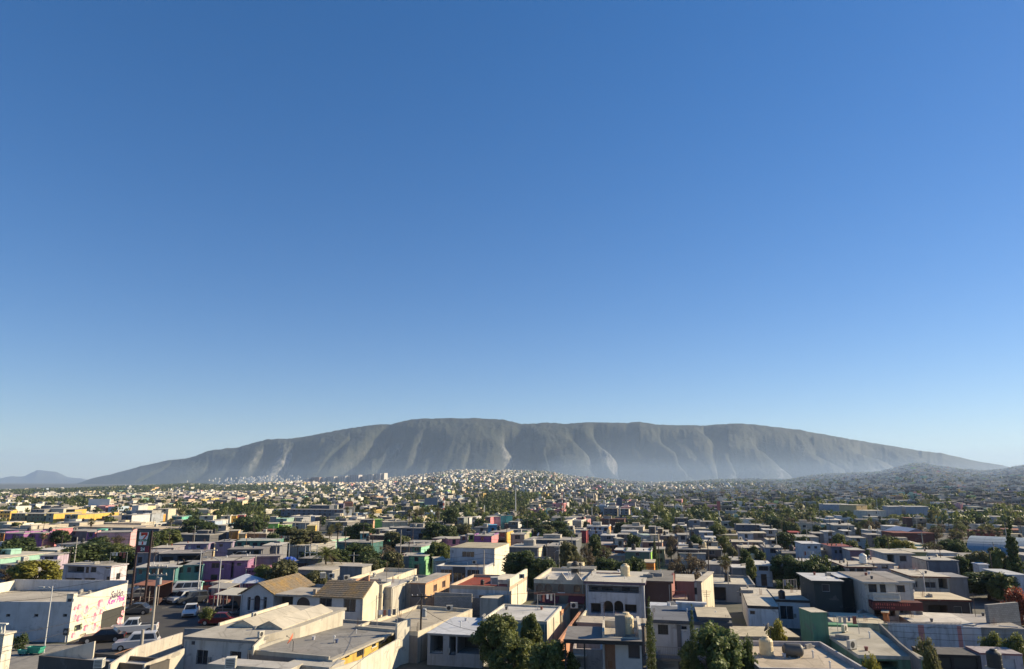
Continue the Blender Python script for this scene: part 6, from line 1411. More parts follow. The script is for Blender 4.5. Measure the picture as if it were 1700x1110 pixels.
mid(14, 560, 265, 600, 6, 14, (.3, .29, .27), RC, 'house with tall triangular cream wall', 0, CRM)
mid(14, 1120, 365, 1275, 4.2, 7, (.46, .48, .52), RW, 'white low house with small gabled top', 2)
mid(14, 1085, 395, 1190, 4, 7, (.15, .15, .16), RG, 'shaded house beside the small gabled top', 1)
mid(14, 925, 405, 1060, 4.2, 7, (.2, .2, .22), RW, 'dark porch house with pale roof slab', 2)
mid(14, 1390, 320, 1450, 7, 5, (.2, .18, .16), RG, 'roof shelter with pale flat top', 1)
mid(14, 1478, 340, 1525, 6.5, 4, (.26, .15, .10), RC, 'brown open roof frame with cream posts', 1, CRM)
mid(14, 1345, 405, 1430, 4.6, 7, (.45, .44, .40), (.40, .48, .42), 'cream house with mint-grey sloping roof', 1, yaw=5)
mid(14, 1500, 410, 1665, 4.4, 8, (.2, .14, .13), RG, 'brown-sided house behind the bare tree', 1)
mid(14, 1320, 470, 1520, 4, 7, (.32, .22, .16), RC, 'house with tan roof and orange-brown right room', 1, SAL)
mid(14, 1455, 540, 1540, 3.6, 6, (.3, .27, .24), RG, 'low grey house left of the thin cypress', 1)
mid(14, 900, 495, 1190, 3.8, 8, (.28, .09, .07), (.44, .38, .34), 'house with pinkish patched roof and red tiles', 2)
mid(14, 1090, 440, 1145, 6.4, 4, (.5, .45, .38), RC, 'cream stair head with triangular top above the pink patched roof', 1, yaw=6)
mid(14, 1060, 548, 1150, 3.4, 5, (.2, .08, .06), RW, 'white sheet roof in front of the red tiles', 0)
mid(14, 1160, 560, 1410, 3.8, 8, (.10, .16, .12), RW, 'house with bright white roof and lime green gable', 1, LIME)
mid(14, 955, 600, 1350, 2.6, 8, (.26, .25, .24), (.40, .34, .27), 'long tan-roofed yard house with grey wall', 0)
mid(14, 1345, 670, 1440, 3.6, 5, (.62, .22, .05), RC, 'orange garage front between grey yards', 0, ORG)
mid(15, 30, 400, 135, 5, 7, (.34, .31, .28), RG, 'faded pinkish house left of the round dark tree', 2)
mid(15, 190, 340, 330, 5.5, 8, (.24, .24, .25), RC, 'house with plain cream roof above the blue-grey one', 1)
mid(15, 245, 375, 372, 5, 7, (.33, .36, .41), RW, 'blue-grey walled house behind a pale blue wing', 2)
mid(15, 300, 425, 400, 3.6, 6, (.36, .40, .47), RW, 'pale blue low wing with dark door', 1)
mid(15, 45, 500, 240, 4, 7, (.3, .29, .28), RW, 'white sunlit flat roof left of the slanted parapet', 1)
mid(15, 25, 540, 240, 4, 7, (.16, .11, .09), RG, 'brown-eaved house left half, behind the autumn tree', 2)
mid(15, 245, 540, 465, 4, 7, (.20, .15, .12), RC, 'brown-eaved house right half with barred windows', 3)
mid(15, 45, 580, 300, 3, 9, (.32, .33, .35), RG, 'grey house with pale blue fascia behind the autumn tree', 1)
mid(15, 240, 470, 420, 5, 6, (.45, .42, .34), RC, 'house with slanted cream parapet', 1, yaw=-4)
mid(15, 320, 690, 470, 2.8, 7, (.32, .31, .29), RG, 'low grey yard house by the autumn tree', 0)
mid(15, 545, 468, 720, 4.2, 7, (.17, .12, .12), RC, 'maroon-fronted house with thin pale roof', 1)
mid(15, 630, 385, 765, 5, 7, (.42, .42, .44), RG, 'pale house with clutter along its roof', 2)
mid(15, 765, 382, 890, 5, 7, (.20, .16, .15), RC, 'brown pillared house with flat cream roof', 3)
mid(15, 710, 470, 860, 4, 6, (.33, .28, .24), RC, 'tan low-roofed house in the second row', 1)
mid(15, 630, 525, 830, 4, 7, (.33, .28, .24), RC, 'house with cream roof and open tan porch', 3)
mid(15, 875, 525, 1050, 4.4, 7, (.36, .37, .40), RG, 'whitish house with three small windows', 3)
mid(15, 905, 450, 1040, 4.4, 7, (.30, .30, .30), RC, 'small grey house with cream roof beyond the whitish one', 1)
mid(15, 865, 350, 1000, 5, 7, (.40, .40, .38), RW, 'house with dished white roof', 1)
mid(15, 550, 650, 830, 3, 7, (.18, .13, .11), RG, 'brown-fronted house with pale raised roof rim', 2)
mid(15, 565, 720, 760, 3, 5, (.22, .22, .21), RW, 'grey shed with white sheet front edge', 0)
mid(15, 780, 695, 945, 3.6, 7, (.44, .46, .50), RW, 'white house with one dark window behind the shed', 1)
mid(15, 1030, 580, 1240, 3.4, 8, (.16, .19, .20), RD, 'dark blue-grey walled yard', 0)
mid(15, 1160, 545, 1250, 3.8, 6, (.18, .05, .05), (.25, .06, .06), 'dull red tiled lean-to', 0)
mid(15, 1125, 375, 1220, 5, 6, (.2, .07, .06), (.42, .09, .08), 'bright red roof among the park trees', 0)
mid(15, 1185, 420, 1400, 4.4, 9, (.34, .35, .36), RG, 'long pale house with mossy roof below the park', 2)
mid(15, 1345, 385, 1450, 4.4, 7, (.18, .17, .17), RG, 'dark-fronted house below the park', 2)
mid(15, 1455, 370, 1570, 4.6, 7, (.44, .46, .48), RW, 'white house with three windows below the park', 3)
mid(15, 595, 300, 880, 4.4, 8, (.17, .16, .17), RG, 'wide low shop block with pale blue roof patch', 5)
mid(15, 840, 315, 935, 4, 7, (.2, .19, .19), RG, 'small shop with flat roof at the park edge', 1)
mid(15, 0, 235, 130, 6, 8, (.08, .09, .11), RG, 'dark blue office block with pale roof', 5)
mid(15, 145, 255, 250, 5, 7, (.22, .24, .28), RG, 'slate house by the lamp pole', 3)
mid(15, 250, 270, 380, 5, 8, (.24, .19, .16), RG, 'tan-brown row house right of the lamp pole', 2)
mid(15, 1443, 100, 1700, 13, 16, (.34, .37, .42), RW, 'long grey panelled factory block with gridded front', 0, (.62, .42, .20), cat='factory', name='factory')
mid(16, 122, 105, 222, 14, 14, (.62, .45, .22), RC, 'cream-orange tower end of the panelled factory', 3, cat='factory', name='factory', yaw=25)
mid(16, 225, 158, 400, 9, 12, (.62, .56, .46), RC, 'low cream factory annexe', 3, cat='factory', name='factory', yaw=15)
mid(16, 425, 118, 545, 14, 14, (.34, .37, .41), RW, 'grey cube factory building left of the orange shaft', 0, cat='factory', name='factory')
mid(16, 585, 118, 800, 14, 14, (.34, .37, .41), RW, 'grey panelled factory building right of the orange shaft', 0, (.06, .09, .08), cat='factory', name='factory')
mid(16, 548, 110, 580, 14, 6, (.5, .32, .14), RC, 'orange-brown service shaft between the factory cubes', 0, cat='factory', name='factory', yaw=15)
mid(16, 668, 228, 782, 5, 8, (.40, .30, .22), RC, 'peach gabled chapel-like house before the factory', 3)
mid(16, 590, 225, 668, 5, 7, (.20, .09, .07), (.2, .09, .07), 'dark brown annexe beside the peach gabled house', 0)
mid(16, 400, 305, 530, 5.6, 7, (.48, .50, .53), RW, 'white two-window house above the trees', 2)
mid(16, 215, 345, 360, 4.2, 7, (.42, .43, .44), RW, 'low whitish house left of the gabled hall', 2)
mid(16, 225, 385, 355, 3.6, 7, (.28, .24, .22), RG, 'brown porch house below the whitish one', 2)
mid(16, 70, 415, 210, 4, 7, (.36, .37, .36), RG, 'pale grey shed behind the thin cypresses', 1)
mid(16, 405, 375, 540, 4, 9, (.30, .33, .38), (.36, .39, .43), 'grey lean-to hall beside the gabled hall', 0)
mid(16, 1255, 355, 1500, 5, 8, (.2, .06, .05), (.24, .07, .05), 'dark red roofed house behind the vaulted hall', 0)
mid(16, 0, 350, 80, 4.5, 7, (.36, .36, .36), RW, 'white-edged house at the park corner', 1)
# ------------------------------------------------------------------ labels for things that stand by something already labelled
USED = set()
for o in sc.objects:
    if 'label' in o and o.parent is None: USED.add(o['label'])
LAND = []
for o in list(sc.objects):
    if o.parent is None and 'label' in o and o.get('category', '') not in ('cable',):
        l = o.location
        if l.y > 30: LAND.append((proj((l.x, l.y, l.z + 3)), l.y, o['label']))
def short(l, n=8):
    for c in (' with ', ' beside ', ' over ', ' right of', ' left of', ' behind ', ' in front', ' below ', ' above ', ' under ', ' among ', ' near ', ' next to', ' between ', ' on its', ' at the', ' by the', ' of the', ',', ' cut '):
        if c in l and len(l.split(c)[0].split()) >= 3: l = l.split(c)[0]
    return ' '.join(l.split()[:n])
def where(p, adj):
    """adj + relation to the nearest labelled neighbour; never twice the same"""
    q = proj((p[0], p[1], p[2] + 2)); cand = sorted(LAND, key=lambda t: (t[0][0] - q[0]) ** 2 + (2.2 * (t[0][1] - q[1])) ** 2)[:14]
    for (lp, ly, ll) in cand:
        dx, dy = q[0] - lp[0], p[1] - ly
        rel = ('right of the' if dx > 0 else 'left of the') if abs(dx) > abs(q[1] - lp[1]) * 1.5 and abs(dy) < 25 else ('beyond the' if dy > 0 else 'in front of the')
        t = ' '.join((adj + ' ' + rel + ' ' + short(ll)).split()[:16])
        if t not in USED: USED.add(t); return t
    for w in ('further', 'next', 'another', 'one more', 'yet another', 'last'):
        t = ' '.join((w + ' ' + adj + ' beyond the ' + short(cand[0][2], 6)).split()[:16])
        if t not in USED: USED.add(t); return t
    return t
ADJ = {'dark': 'dark green', 'mid': 'green', 'yellow': 'yellow-green', 'olive': 'olive-green', 'dry': 'brown half-bare', 'glossy': 'glossy-leaved dense'}
KN = {'round': 'round-crowned tree', 'near': 'leafy tree', 'tall': 'tall narrow tree', 'sparse': 'thin-branched tree', 'bush': 'bush', 'cypress': 'pencil cypress', 'conifer': 'pointed conifer'}
bpy.context.view_layer.update(); DG = bpy.context.evaluated_depsgraph_get()
from mathutils.bvhtree import BVHTree
def scene_bvh():
    vs, fs = [], []
    for o in sc.objects:
        if o.type != 'MESH' or o.name.startswith(('haze', 'ground', 'mountain', 'far_')): continue
        n = len(vs); vs += [o.matrix_world @ v.co for v in o.data.vertices]; fs += [tuple(n + i for i in p.vertices) for p in o.data.polygons]
    return BVHTree.FromPolygons(vs, fs)
BV = scene_bvh()
def free(x, y, r):
    for f in FOOT:
        c = (Vector(f[0]) + Vector(f[2])) / 2; e1, e2 = Vector(f[1]) - Vector(f[0]), Vector(f[3]) - Vector(f[0]); q = Vector((x, y)) - c
        if abs(q.dot(e1.normalized())) < e1.length / 2 + r and abs(q.dot(e2.normalized())) < e2.length / 2 + r: return False
    return True
def clear_dist(x, yt, hw, d):
    """nearest free standing place from which the crown is not hidden by a building"""
    o = Vector((0, 0, CAM_H)); dmin = d
    for py in (yt + hw * .35,):
        X, F, D = ray(x, py); v = Vector((X, F, D)).normalized(); h = BV.ray_cast(o, v)
        if h[0] is not None and h[0].y < dmin: dmin = min(dmin, h[0].y - hw / FPX * d * .5)
    if dmin > d - 1: 
        p = PD(x, yt, d)
        if free(p.x, p.y, .3): return d
    for r in (.6, .2):
        k = dmin
        while k > max(dmin * .82, d * .78):
            p = PD(x, yt, k)
            if free(p.x, p.y, r): return k
            k -= .5
    return d
def T_(x, yt, hw, d, kind='round', hue='dark', label=None, var=0):
    d = clear_dist(x, yt, hw, d) if kind != 'cypress' or True else d
    p = PD(x, yt, d); g = tz(p.x, p.y)
    if p.z - g < 1.2: return
    l = label or where((p.x, p.y, g), ADJ[hue] + ' ' + KN[kind])
    cat = {'bush': 'bush', 'cypress': 'cypress', 'conifer': 'conifer'}.get(kind, 'tree')
    return tree_px(x, yt, hw, d, kind, hue, l, cat=cat, name={'bush': 'bush', 'cypress': 'cypress_tree', 'conifer': 'conifer_tree'}.get(kind, 'broadleaf_tree'), var=var)
for a in [(824, 1016, 34, 72, 'near', 'mid', 'big leafy tree in front of the white canopy and teal house'), (881, 1015, 17, 74, 'near', 'mid', 'slim upright leafy tree against the teal front wall'),
    (852, 1056, 34, 66, 'near', 'mid', 'low spreading tree below the big leafy one'), (918, 1058, 36, 62, 'near', 'mid', 'bushy tree left of the carport posts'), (1178, 1034, 44, 61, 'near', 'glossy', 'dense glossy-leaved tree below the second cypress'),
    (1238, 1060, 15, 62, 'bush', 'dark', 'dark shrub between glossy tree and dusty roof'), (1636, 946, 38, 116, 'near', 'dark', 'big rounded dark tree in front of the white workshop'), (1662, 950, 20, 120, 'near', 'mid'),
    (69, 927, 36, 122, 'near', 'yellow', 'sunlit yellow-green tree behind the event hall roof'), (18, 936, 18, 124, 'sparse', 'dry', 'greyish bare tree behind the event hall corner'), (30, 892, 26, 165, 'round', 'dark'), (8, 905, 16, 150, 'round', 'dark'), (52, 905, 20, 160, 'round', 'dark'),
    (146, 899, 34, 158, 'round', 'dark'), (120, 908, 20, 150), (200, 903, 26, 148, 'round', 'mid'), (215, 912, 18, 142), (160, 891, 15, 180), (103, 879, 14, 212), (178, 887, 17, 190, 'sparse', 'olive'), (196, 887, 14, 192, 'sparse', 'dry'),
    (275, 879, 24, 200, 'round', 'mid'), (250, 884, 14, 190), (330, 861, 24, 262), (345, 868, 18, 245), (410, 857, 24, 262), (428, 862, 18, 250), (500, 876, 38, 184, 'near', 'olive', 'large olive-green tree left of the fan palm'), (478, 873, 20, 186), (455, 884, 12, 170),
    (590, 901, 30, 150, 'near', 'dark'), (568, 910, 20, 146), (520, 914, 20, 150), (612, 915, 20, 140, 'round', 'dark'), (470, 930, 24, 120, 'round', 'olive'), (440, 938, 16, 122, 'round', 'mid'), (640, 902, 20, 150, 'sparse', 'dry'), (655, 915, 18, 140, 'round', 'olive'), (625, 925, 22, 132, 'round', 'dark'), (652, 881, 15, 185, 'round', 'olive'),
    (670, 888, 14, 185, 'round', 'mid'), (725, 866, 20, 212), (742, 872, 16, 205), (726, 898, 20, 156, 'near', 'mid'), (745, 905, 12, 150, 'round', 'mid'), (604, 867, 20, 232), (585, 872, 14, 232, 'round', 'mid'), (765, 869, 20, 232, 'round', 'olive'), (748, 843, 13, 330), (800, 860, 12, 290), (690, 862, 14, 270),
    (870, 911, 34, 120, 'near', 'dark', 'dark leafy tree mass against the tall white building'), (898, 924, 26, 116, 'near', 'dark'), (944, 897, 16, 134, 'near', 'olive'), (975, 899, 14, 140, 'sparse', 'dry'), (1003, 904, 20, 146, 'sparse', 'olive'), (987, 887, 11, 162), (958, 915, 18, 125, 'sparse', 'olive'),
    (1012, 925, 28, 117, 'near', 'dark', 'dense dark garden tree behind the arched house roof'), (1052, 923, 18, 116, 'near', 'dark'), (1035, 930, 14, 114), (1053, 886, 13, 172), (880, 860, 18, 282), (920, 864, 26, 262), (905, 870, 16, 250, 'round', 'olive'), (940, 878, 14, 225), (1060, 860, 22, 290), (1098, 866, 16, 262), (1035, 866, 14, 280),
    (1086, 886, 3.2, 140, 'cypress', 'dark', 'thin solitary pencil cypress by the lime gable'), (1077, 985, 7.5, 62, 'cypress', 'dark', 'tall cypress right of the modern house'), (1147, 997, 6.5, 60, 'cypress', 'dark', 'second cypress rising behind the glossy tree'),
    (1142, 915, 32, 114, 'sparse', 'dry', 'wide half-bare autumn tree behind the pink terrace'), (1120, 925, 20, 112, 'sparse', 'dry'), (1112, 885, 14, 160, 'sparse', 'dry'), (1262, 912, 10, 142), (1297, 919, 24, 128, 'near', 'dark'), (1322, 928, 20, 124, 'near', 'dark'), (1350, 932, 20, 120), (1392, 936, 18, 114, 'near', 'dark'), (1375, 940, 12, 114),
    (1157, 888, 11, 172), (1192, 871, 15, 225, 'round', 'mid'), (1200, 889, 10, 180, 'round', 'mid'), (1215, 906, 9, 150, 'round', 'olive'), (1237, 910, 9, 146), (1305, 883, 18, 185), (1330, 890, 12, 175), (1355, 922, 26, 124, 'bush', 'dark', 'row of low banana-like shrubs behind the cream-roofed house'),
    (1438, 892, 4.5, 152, 'cypress', 'dark', 'left of two thin dark cypresses by the pinkish gable'), (1456, 892, 4.5, 150, 'cypress', 'dark', 'right of two thin dark cypresses by the pinkish gable'), (1500, 895, 22, 158, 'near', 'yellow'), (1462, 889, 14, 172, 'round', 'mid'), (1545, 897, 22, 160, 'sparse', 'olive'), (1575, 893, 22, 165, 'near', 'dark'), (1590, 900, 16, 158), (1480, 889, 14, 175, 'round', 'dark'),
    (1672, 852, 14, 122, 'conifer', 'dark', 'tall dark pointed conifer in front of the vaulted hall'), (1657, 910, 14, 126, 'near', 'mid'), (1620, 912, 20, 126, 'near', 'olive', 'feathery olive tree right of the shaded block house'), (1598, 922, 12, 124),
    (1645, 1050, 18, 72, 'bush', 'mid'), (1682, 1052, 21, 70, 'bush', 'mid', 'sunlit vine heap over the wall at the lower right'), (1536, 1061, 18, 66, 'bush', 'olive', 'spiky shrub in front of the pink-banded wall'),
    (1447, 1090, 16, 60, 'bush', 'yellow'), (1288, 1030, 15, 78, 'bush', 'yellow', 'bright scrubby bush on the villa patio'), (346, 1008, 14, 94, 'bush', 'mid', 'low roadside bush behind the white sedan'), (12, 1050, 14, 80, 'bush', 'dark'), (38, 1052, 10, 80, 'bush', 'dark'), (1250, 905, 8, 150), (1390, 886, 12, 170, 'round', 'mid'), (1410, 896, 12, 165, 'round', 'mid'), (1245, 925, 8, 125, 'round', 'mid')]:
    T_(*a)
leafm(*((0.05, .03, .02), (.55, .10, .05)))
GREENS['coral'] = ((0.04, .05, .02), (.34, .09, .045)); ADJ['coral'] = 'coral-flowered'
T_(1690, 978, 22, 94, 'bush', 'coral', 'orange-red bougainvillea right of the round dark tree')
for (x, yt, hw, d, l) in [(73, 883, 9, 200, 'fan palm in front of the purple row'), (153, 858, 9, 260, 'fan palm before the long cream ridged roof'), (562, 864, 13, 200, 'thick-headed fan palm beside the large olive tree'), (551, 868, 9, 215, None), (680, 844, 9, 330, 'left fan palm of the three by the slate building'), (691, 843, 9, 335, None), (700, 841, 9, 325, None),
    (620, 840, 8, 350, None), (727, 840, 8, 345, None), (577, 838, 6, 340, None), (1203, 917, 16, 118, 'fan palm by the concrete post in the yards'), (1580, 876, 11, 200, None), (1592, 880, 10, 195, None), (1628, 871, 12, 205, None), (1640, 869, 12, 210, 'tallest-looking fan palm of the clump left of the conifer'), (1655, 873, 11, 200, None), (1612, 878, 9, 200, None),
    (285, 858, 7, 300, None), (800, 842, 6, 420, None), (548, 874, 8, 205, None), (1328, 861, 7, 300, None), (1340, 863, 7, 295, None)]:
    d = clear_dist(x, yt, hw * .8, d); p = PD(x, yt, d); palm_px(x, yt, hw, d, l or where((p.x, p.y, 0), 'fan palm with shaggy trunk'))
palm_px(543, 901, 27, clear_dist(543, 901, 22, 134), 'large feathery date palm behind the tiled house', True)

# ------------------------------------------------------------------ road, kerbs, markings on the left
def sheet(name, pts, mat, z=0.02, kind='structure'):
    o = MB().quad([P(x, y, z) for x, y in pts], mat).build(name); tag(o, kind=kind); return o
m, nt, b_ = NT('asphalt'); n1_ = noise(nt, .35, 5, .6, wpos(nt)); n2_ = noise(nt, 6, 4, .7, wpos(nt))
nt.links.new(mixc(nt, ramp(nt, n2_, [(.4, 0.), (.8, .5)]), mixc(nt, n1_, (.035, .035, .037), (.075, .073, .07)), (.10, .10, .095)), b_.inputs['Base Color']); ASPH = m
sheet('road', [(60, 1120), (330, 1125), (480, 1010), (470, 985), (330, 985), (215, 996), (128, 1064)], ASPH, .03)
sheet('side_road', [(200, 1000), (480, 998), (470, 975), (215, 985)], ASPH, .022)
sheet('pavement', [(-60, 1120), (118, 1120), (142, 1069), (-60, 1070)], wallm((.24, .23, .21)), .04)
def strip(name, a, b, w, mat, z=.045, h=0.0):
    A_, B_ = P(*a, z), P(*b, z); n_ = (B_ - A_).cross(Vector((0, 0, 1))).normalized() * w / 2
    mb = MB()
    if h: mb.prism([A_ - n_, B_ - n_, B_ + n_, A_ + n_], (0, 0, h), mat)
    else: mb.quad([A_ - n_, B_ - n_, B_ + n_, A_ + n_], mat)
    o = mb.build(name); tag(o, kind='structure'); return o
kb = wallm((.34, .33, .30)); strip('kerb', (205, 1003), (330, 985), .25, kb, .0, .13); strip('kerb', (215, 997), (330, 981), .2, kb, .0, .13); strip('kerb', (330, 1023), (372, 1010), .25, kb, .0, .13); strip('kerb', (128, 1066), (214, 1034), .22, kb, .0, .13)
sheet('traffic_island', [(332, 1022), (372, 1012), (395, 1003), (350, 1004)], wallm((.22, .20, .16)), .06)
for i in range(5): strip('lane_marking', (245 + i * 24, 1012 - i * 2.6), (258 + i * 24, 1010.6 - i * 2.6), .12, plain((.45, .44, .40), .8), .036)

# ------------------------------------------------------------------ cars
WH, SIL, BK, DR, GY, BG = (.62, .62, .60), (.36, .37, .38), (.018, .018, .02), (.16, .012, .015), (.07, .075, .08), (.42, .38, .30)
for a in [('sedan', WH, (316, 1021), -72, 'white sedan driving towards the viewer on the open road', 'car'), ('van', WH, (305, 987), 200, 'long white passenger van in front of the turquoise garden wall', 'van'), ('suv', WH, (276, 983), 196, 'white off-roader half hidden left of the white van', 'car'), ('suv', GY, (287, 985), 196, 'dark car squeezed between white off-roader and van', 'car'),
    ('hatch', GY, (292, 999), 250, 'dark hatchback parked left of the blue-tinted wagon', 'car'), ('suv', SIL, (305, 1000), 235, 'silver wagon parked in the middle of the short row', 'car'), ('suv', GY, (320, 1001), 215, 'dark grey car at the right of the short parked row', 'car'), ('suv', DR, (340, 982), 190, 'dark red car behind the white van tail', 'car'), ('sedan', DR, (350, 992), 190, 'deep red car under the stall edge', 'car'),
    ('sedan', BK, (386, 1014), 195, 'dark sedan in shade beside the tiled gable house', 'car'), ('sedan', DR, (362, 1036), 185, 'dark maroon sedan behind the grey yard wall', 'car'), ('sedan', BG, (229, 993), 188, 'beige sedan parked beneath the pylon sign', 'car'), ('suv', SIL, (238, 985), 188, 'silver car behind the beige sedan', 'car'), ('sedan', GY, (224, 1019), 186, 'grey sedan parked right of the event hall shutter', 'car'),
    ('sedan', BK, (170, 1065), 200, 'black sedan parked along the rose-painted wall', 'car'), ('pickup', WH, (221, 1051), 200, 'white pickup with open bed by the utility pole', 'pickup'), ('suv', (.5, .5, .5), (226, 1077), 198, 'pale car with dark rear at the foot of the concrete post', 'car'), ('sedan', BK, (1046, 1035), 178, 'black car roof showing in front of the arched doors', 'car'), ('sedan', SIL, (702, 939), 186, 'silver car parked by the cream yard wall', 'car'), ('sedan', GY, (405, 1025), 200, 'half-hidden dark car beyond the kerb of the twin-gabled roof', 'car')]:
    car_px(*a)

# ------------------------------------------------------------------ poles and lamps
LG = (.50, .50, .48); WD = (.06, .045, .035); CN = (.36, .33, .28)
p1 = pole((72.5, 1084), 972.5, 'slim pale lamp post in front of the event hall', LG, .07, lamp=(-.9, -.1), cat='lamp post', name='lamp_post')
p2 = pole((250, 1063), 936.5, 'leaning concrete utility pole with black transformer beside the pickup', CN, .16, 2, transformer=True)
p3 = pole((327, 995), 914, 'tall pale lamp post right of the white van', LG, .10, lamp=(1.9, .1), cat='lamp post', name='lamp_post'); p4 = pole((360, 1012), 928, 'lamp post beside the market stalls', LG, .09, lamp=(-2.0, .3), cat='lamp post', name='lamp_post')
p5 = pole((383, 965), 918, 'lamp post behind the market tent', LG, .08, lamp=(1.8, .3), cat='lamp post', name='lamp_post'); p6 = pole((421, 975), 922, 'bare concrete post at the tent corner', CN, .13); p7 = pole((455, 965), 903, 'tall concrete post behind the tiled ridge', CN, .14, 1)
p8 = pole((697, 1098), 985, 'dark wooden utility pole in front of the tan roof', WD, .13, 1, transformer=True); p9 = pole((678, 941), 899, 'dark wooden pole by the pale green house', WD, .14, 1); p10 = pole((664, 941), 879, 'tall thin grey post with street sign near wooden pole', CN, .12)
p11 = pole((617, 940), 889, 'dark wooden pole before the dark green shop row', WD, .14); pole((492, 948), 905, 'dark pole right of the blue tarpaulin', WD, .14, 1); pole((478, 945), 902, 'grey post carrying lamp over the blue tarpaulin', LG, .09, cat='lamp post', name='lamp_post')
p12 = pole((1067, 1010), 949, 'pale concrete post at the corner of the balcony house', CN, .12); p13 = pole((1177, 941), 897, 'dark wooden pole among the brown-eaved houses', WD, .13, 1); p14 = pole((1198, 967), 925, 'concrete post beside the fan palm', CN, .12); p15 = pole((1211, 998), 948, 'concrete post left of the white villa', CN, .12)
p16 = pole((1541, 1023), 949, 'curved metal street lamp in front of the cream canopy shop', LG, .09, lamp=(-1.3, .3), cat='lamp post', name='lamp_post'); pole((1550, 950), 932, 'street lamp leaning over the shaded block house', LG, .08, lamp=(-1.6, .6), cat='lamp post', name='lamp_post'); pole((1686, 935), 915, 'street lamp right of the conifer', LG, .08, lamp=(-1.6, .8), cat='lamp post', name='lamp_post')
pole((1540, 915), 905, 'small street lamp beside the low white house', LG, .07, lamp=(-1.6, .6), cat='lamp post', name='lamp_post')
p17 = pole((1362, 1066), 1012, 'black pole standing against the green stair tower', WD, .12, z0=0); p18 = pole((1433, 928), 908, 'short dark pole by the tan roof', WD, .12, 1); pole((1065, 1046), 1019, 'curved lamp at the end of the ragged shed roof', LG, .06, lamp=(-1.6, .35), cat='lamp post', name='lamp_post', z0=0)
pole((920.5, 942), 914, 'twin-headed lamp on black post beside the dark block house', WD, .09, lamp=(.9, .0), cat='lamp post', name='lamp_post'); pole((130, 1030), 1026, 'stub', WD, .02) if False else None
pole((231, 1105), 1045, 'square cream concrete post at the stepped boundary wall', CN, .22); pole((593, 1022), 968, 'slim white street lamp before the sunlit gable', LG, .06, lamp=(-.9, .5), cat='lamp post', name='lamp_post')
pole((110, 967), 908, 'dark wooden pole with two crossarms before the lilac flats', WD, .14, 2); pole((150, 972), 933, 'small lamp post before the lilac flats', LG, .07, lamp=(-.9, .2), cat='lamp post', name='lamp_post')
gl_ = P(1108.6, 1086, 0); gp = tag(empty('globe_lamp', gl_), 'white globe lamp on dark post under the patio house balcony', 'lamp post')
MB().bar((0, 0, 0), (0, 0, 2.1), .05, plain(WD), 8).build('post', gp); MB().lathe((0, 0, 2.1), [(.06, 0), (.2, .08), (.25, .24), (.2, .4), (.06, .48)], plain((.7, .72, .7), .3), 14).build('globe', gp)
for (x, yt, yb, c, l, r) in [(856, 811, 859, (.6, .6, .6), 'very tall white mast in the middle distance', .35), (933.5, 817, 860, (.42, .10, .07), 'red and white telecom mast right of the white one', .35), (735.5, 826, 868, (.36, .09, .06), 'rust-red lattice tower above the palm clump', .55), (1505, 870, 871, WD, 'x', .1), (983, 840, 862, (.6, .6, .6), 'thin white mast left of the office block', .25), (1246, 830, 858, (.5, .5, .5), 'thin mast at the edge of the park', .2), (804, 838, 858, (.6, .6, .6), 'short white mast on the tree-covered slope', .3), (1459, 828, 865, (.5, .5, .5), 'thin mast in front of the panelled factory', .2)]:
    if l == 'x': continue
    g = 0
    for _ in range(5): q = P(x, yb, g); g = tz(q.x, q.y)
    X, F, D = ray(x, yt); h = CAM_H + D / F * q.y - g; t = tag(empty('mast', (q.x, q.y, g)), l, 'mast')
    MB().bar((0, 0, -1), (0, 0, h), r, plain(c), 6, r * .6).build('pole', t)
    if 'red' in l:
        for k in range(4): MB().bar((0, 0, h * (.2 + k * .2)), (0, 0, h * (.28 + k * .2)), r * 1.06, plain((.6, .58, .55)), 6).build('band', t)
for (x, yt, yp, yb, w, c, l) in [(1029.5, 826, 839, 862, 3.2, (.10, .11, .15), 'dark double-sided pylon sign before the hill suburbs'), (1195, 832, 847, 872, 1.7, (.36, .12, .11), 'red-faced pylon sign on white pole by the park'), (162.5, 828, 839, 852, 16, (.62, .62, .60), 'big blank white billboard above the yellow apartments'), (715, 826, 838, 856, 9, (.16, .20, .24), 'slate blue tower block face beyond the palms')]:
    g = 0
    for _ in range(5): q = P(x, yb, g); g = tz(q.x, q.y)
    zz = lambda y: CAM_H + ray(x, y)[2] / ray(x, y)[1] * q.y - g
    t = tag(empty('pylon_sign' if w < 10 else 'billboard', (q.x, q.y, g)), l, 'sign'); MB().bar((0, 0, -1), (0, 0, zz(yp)), .3, plain((.5, .5, .5)), 6).build('pole', t)
    MB().box(-w / 2, -.3, zz(yp), w / 2, .3, zz(yt), plain(c)).build('sign_panel', t)
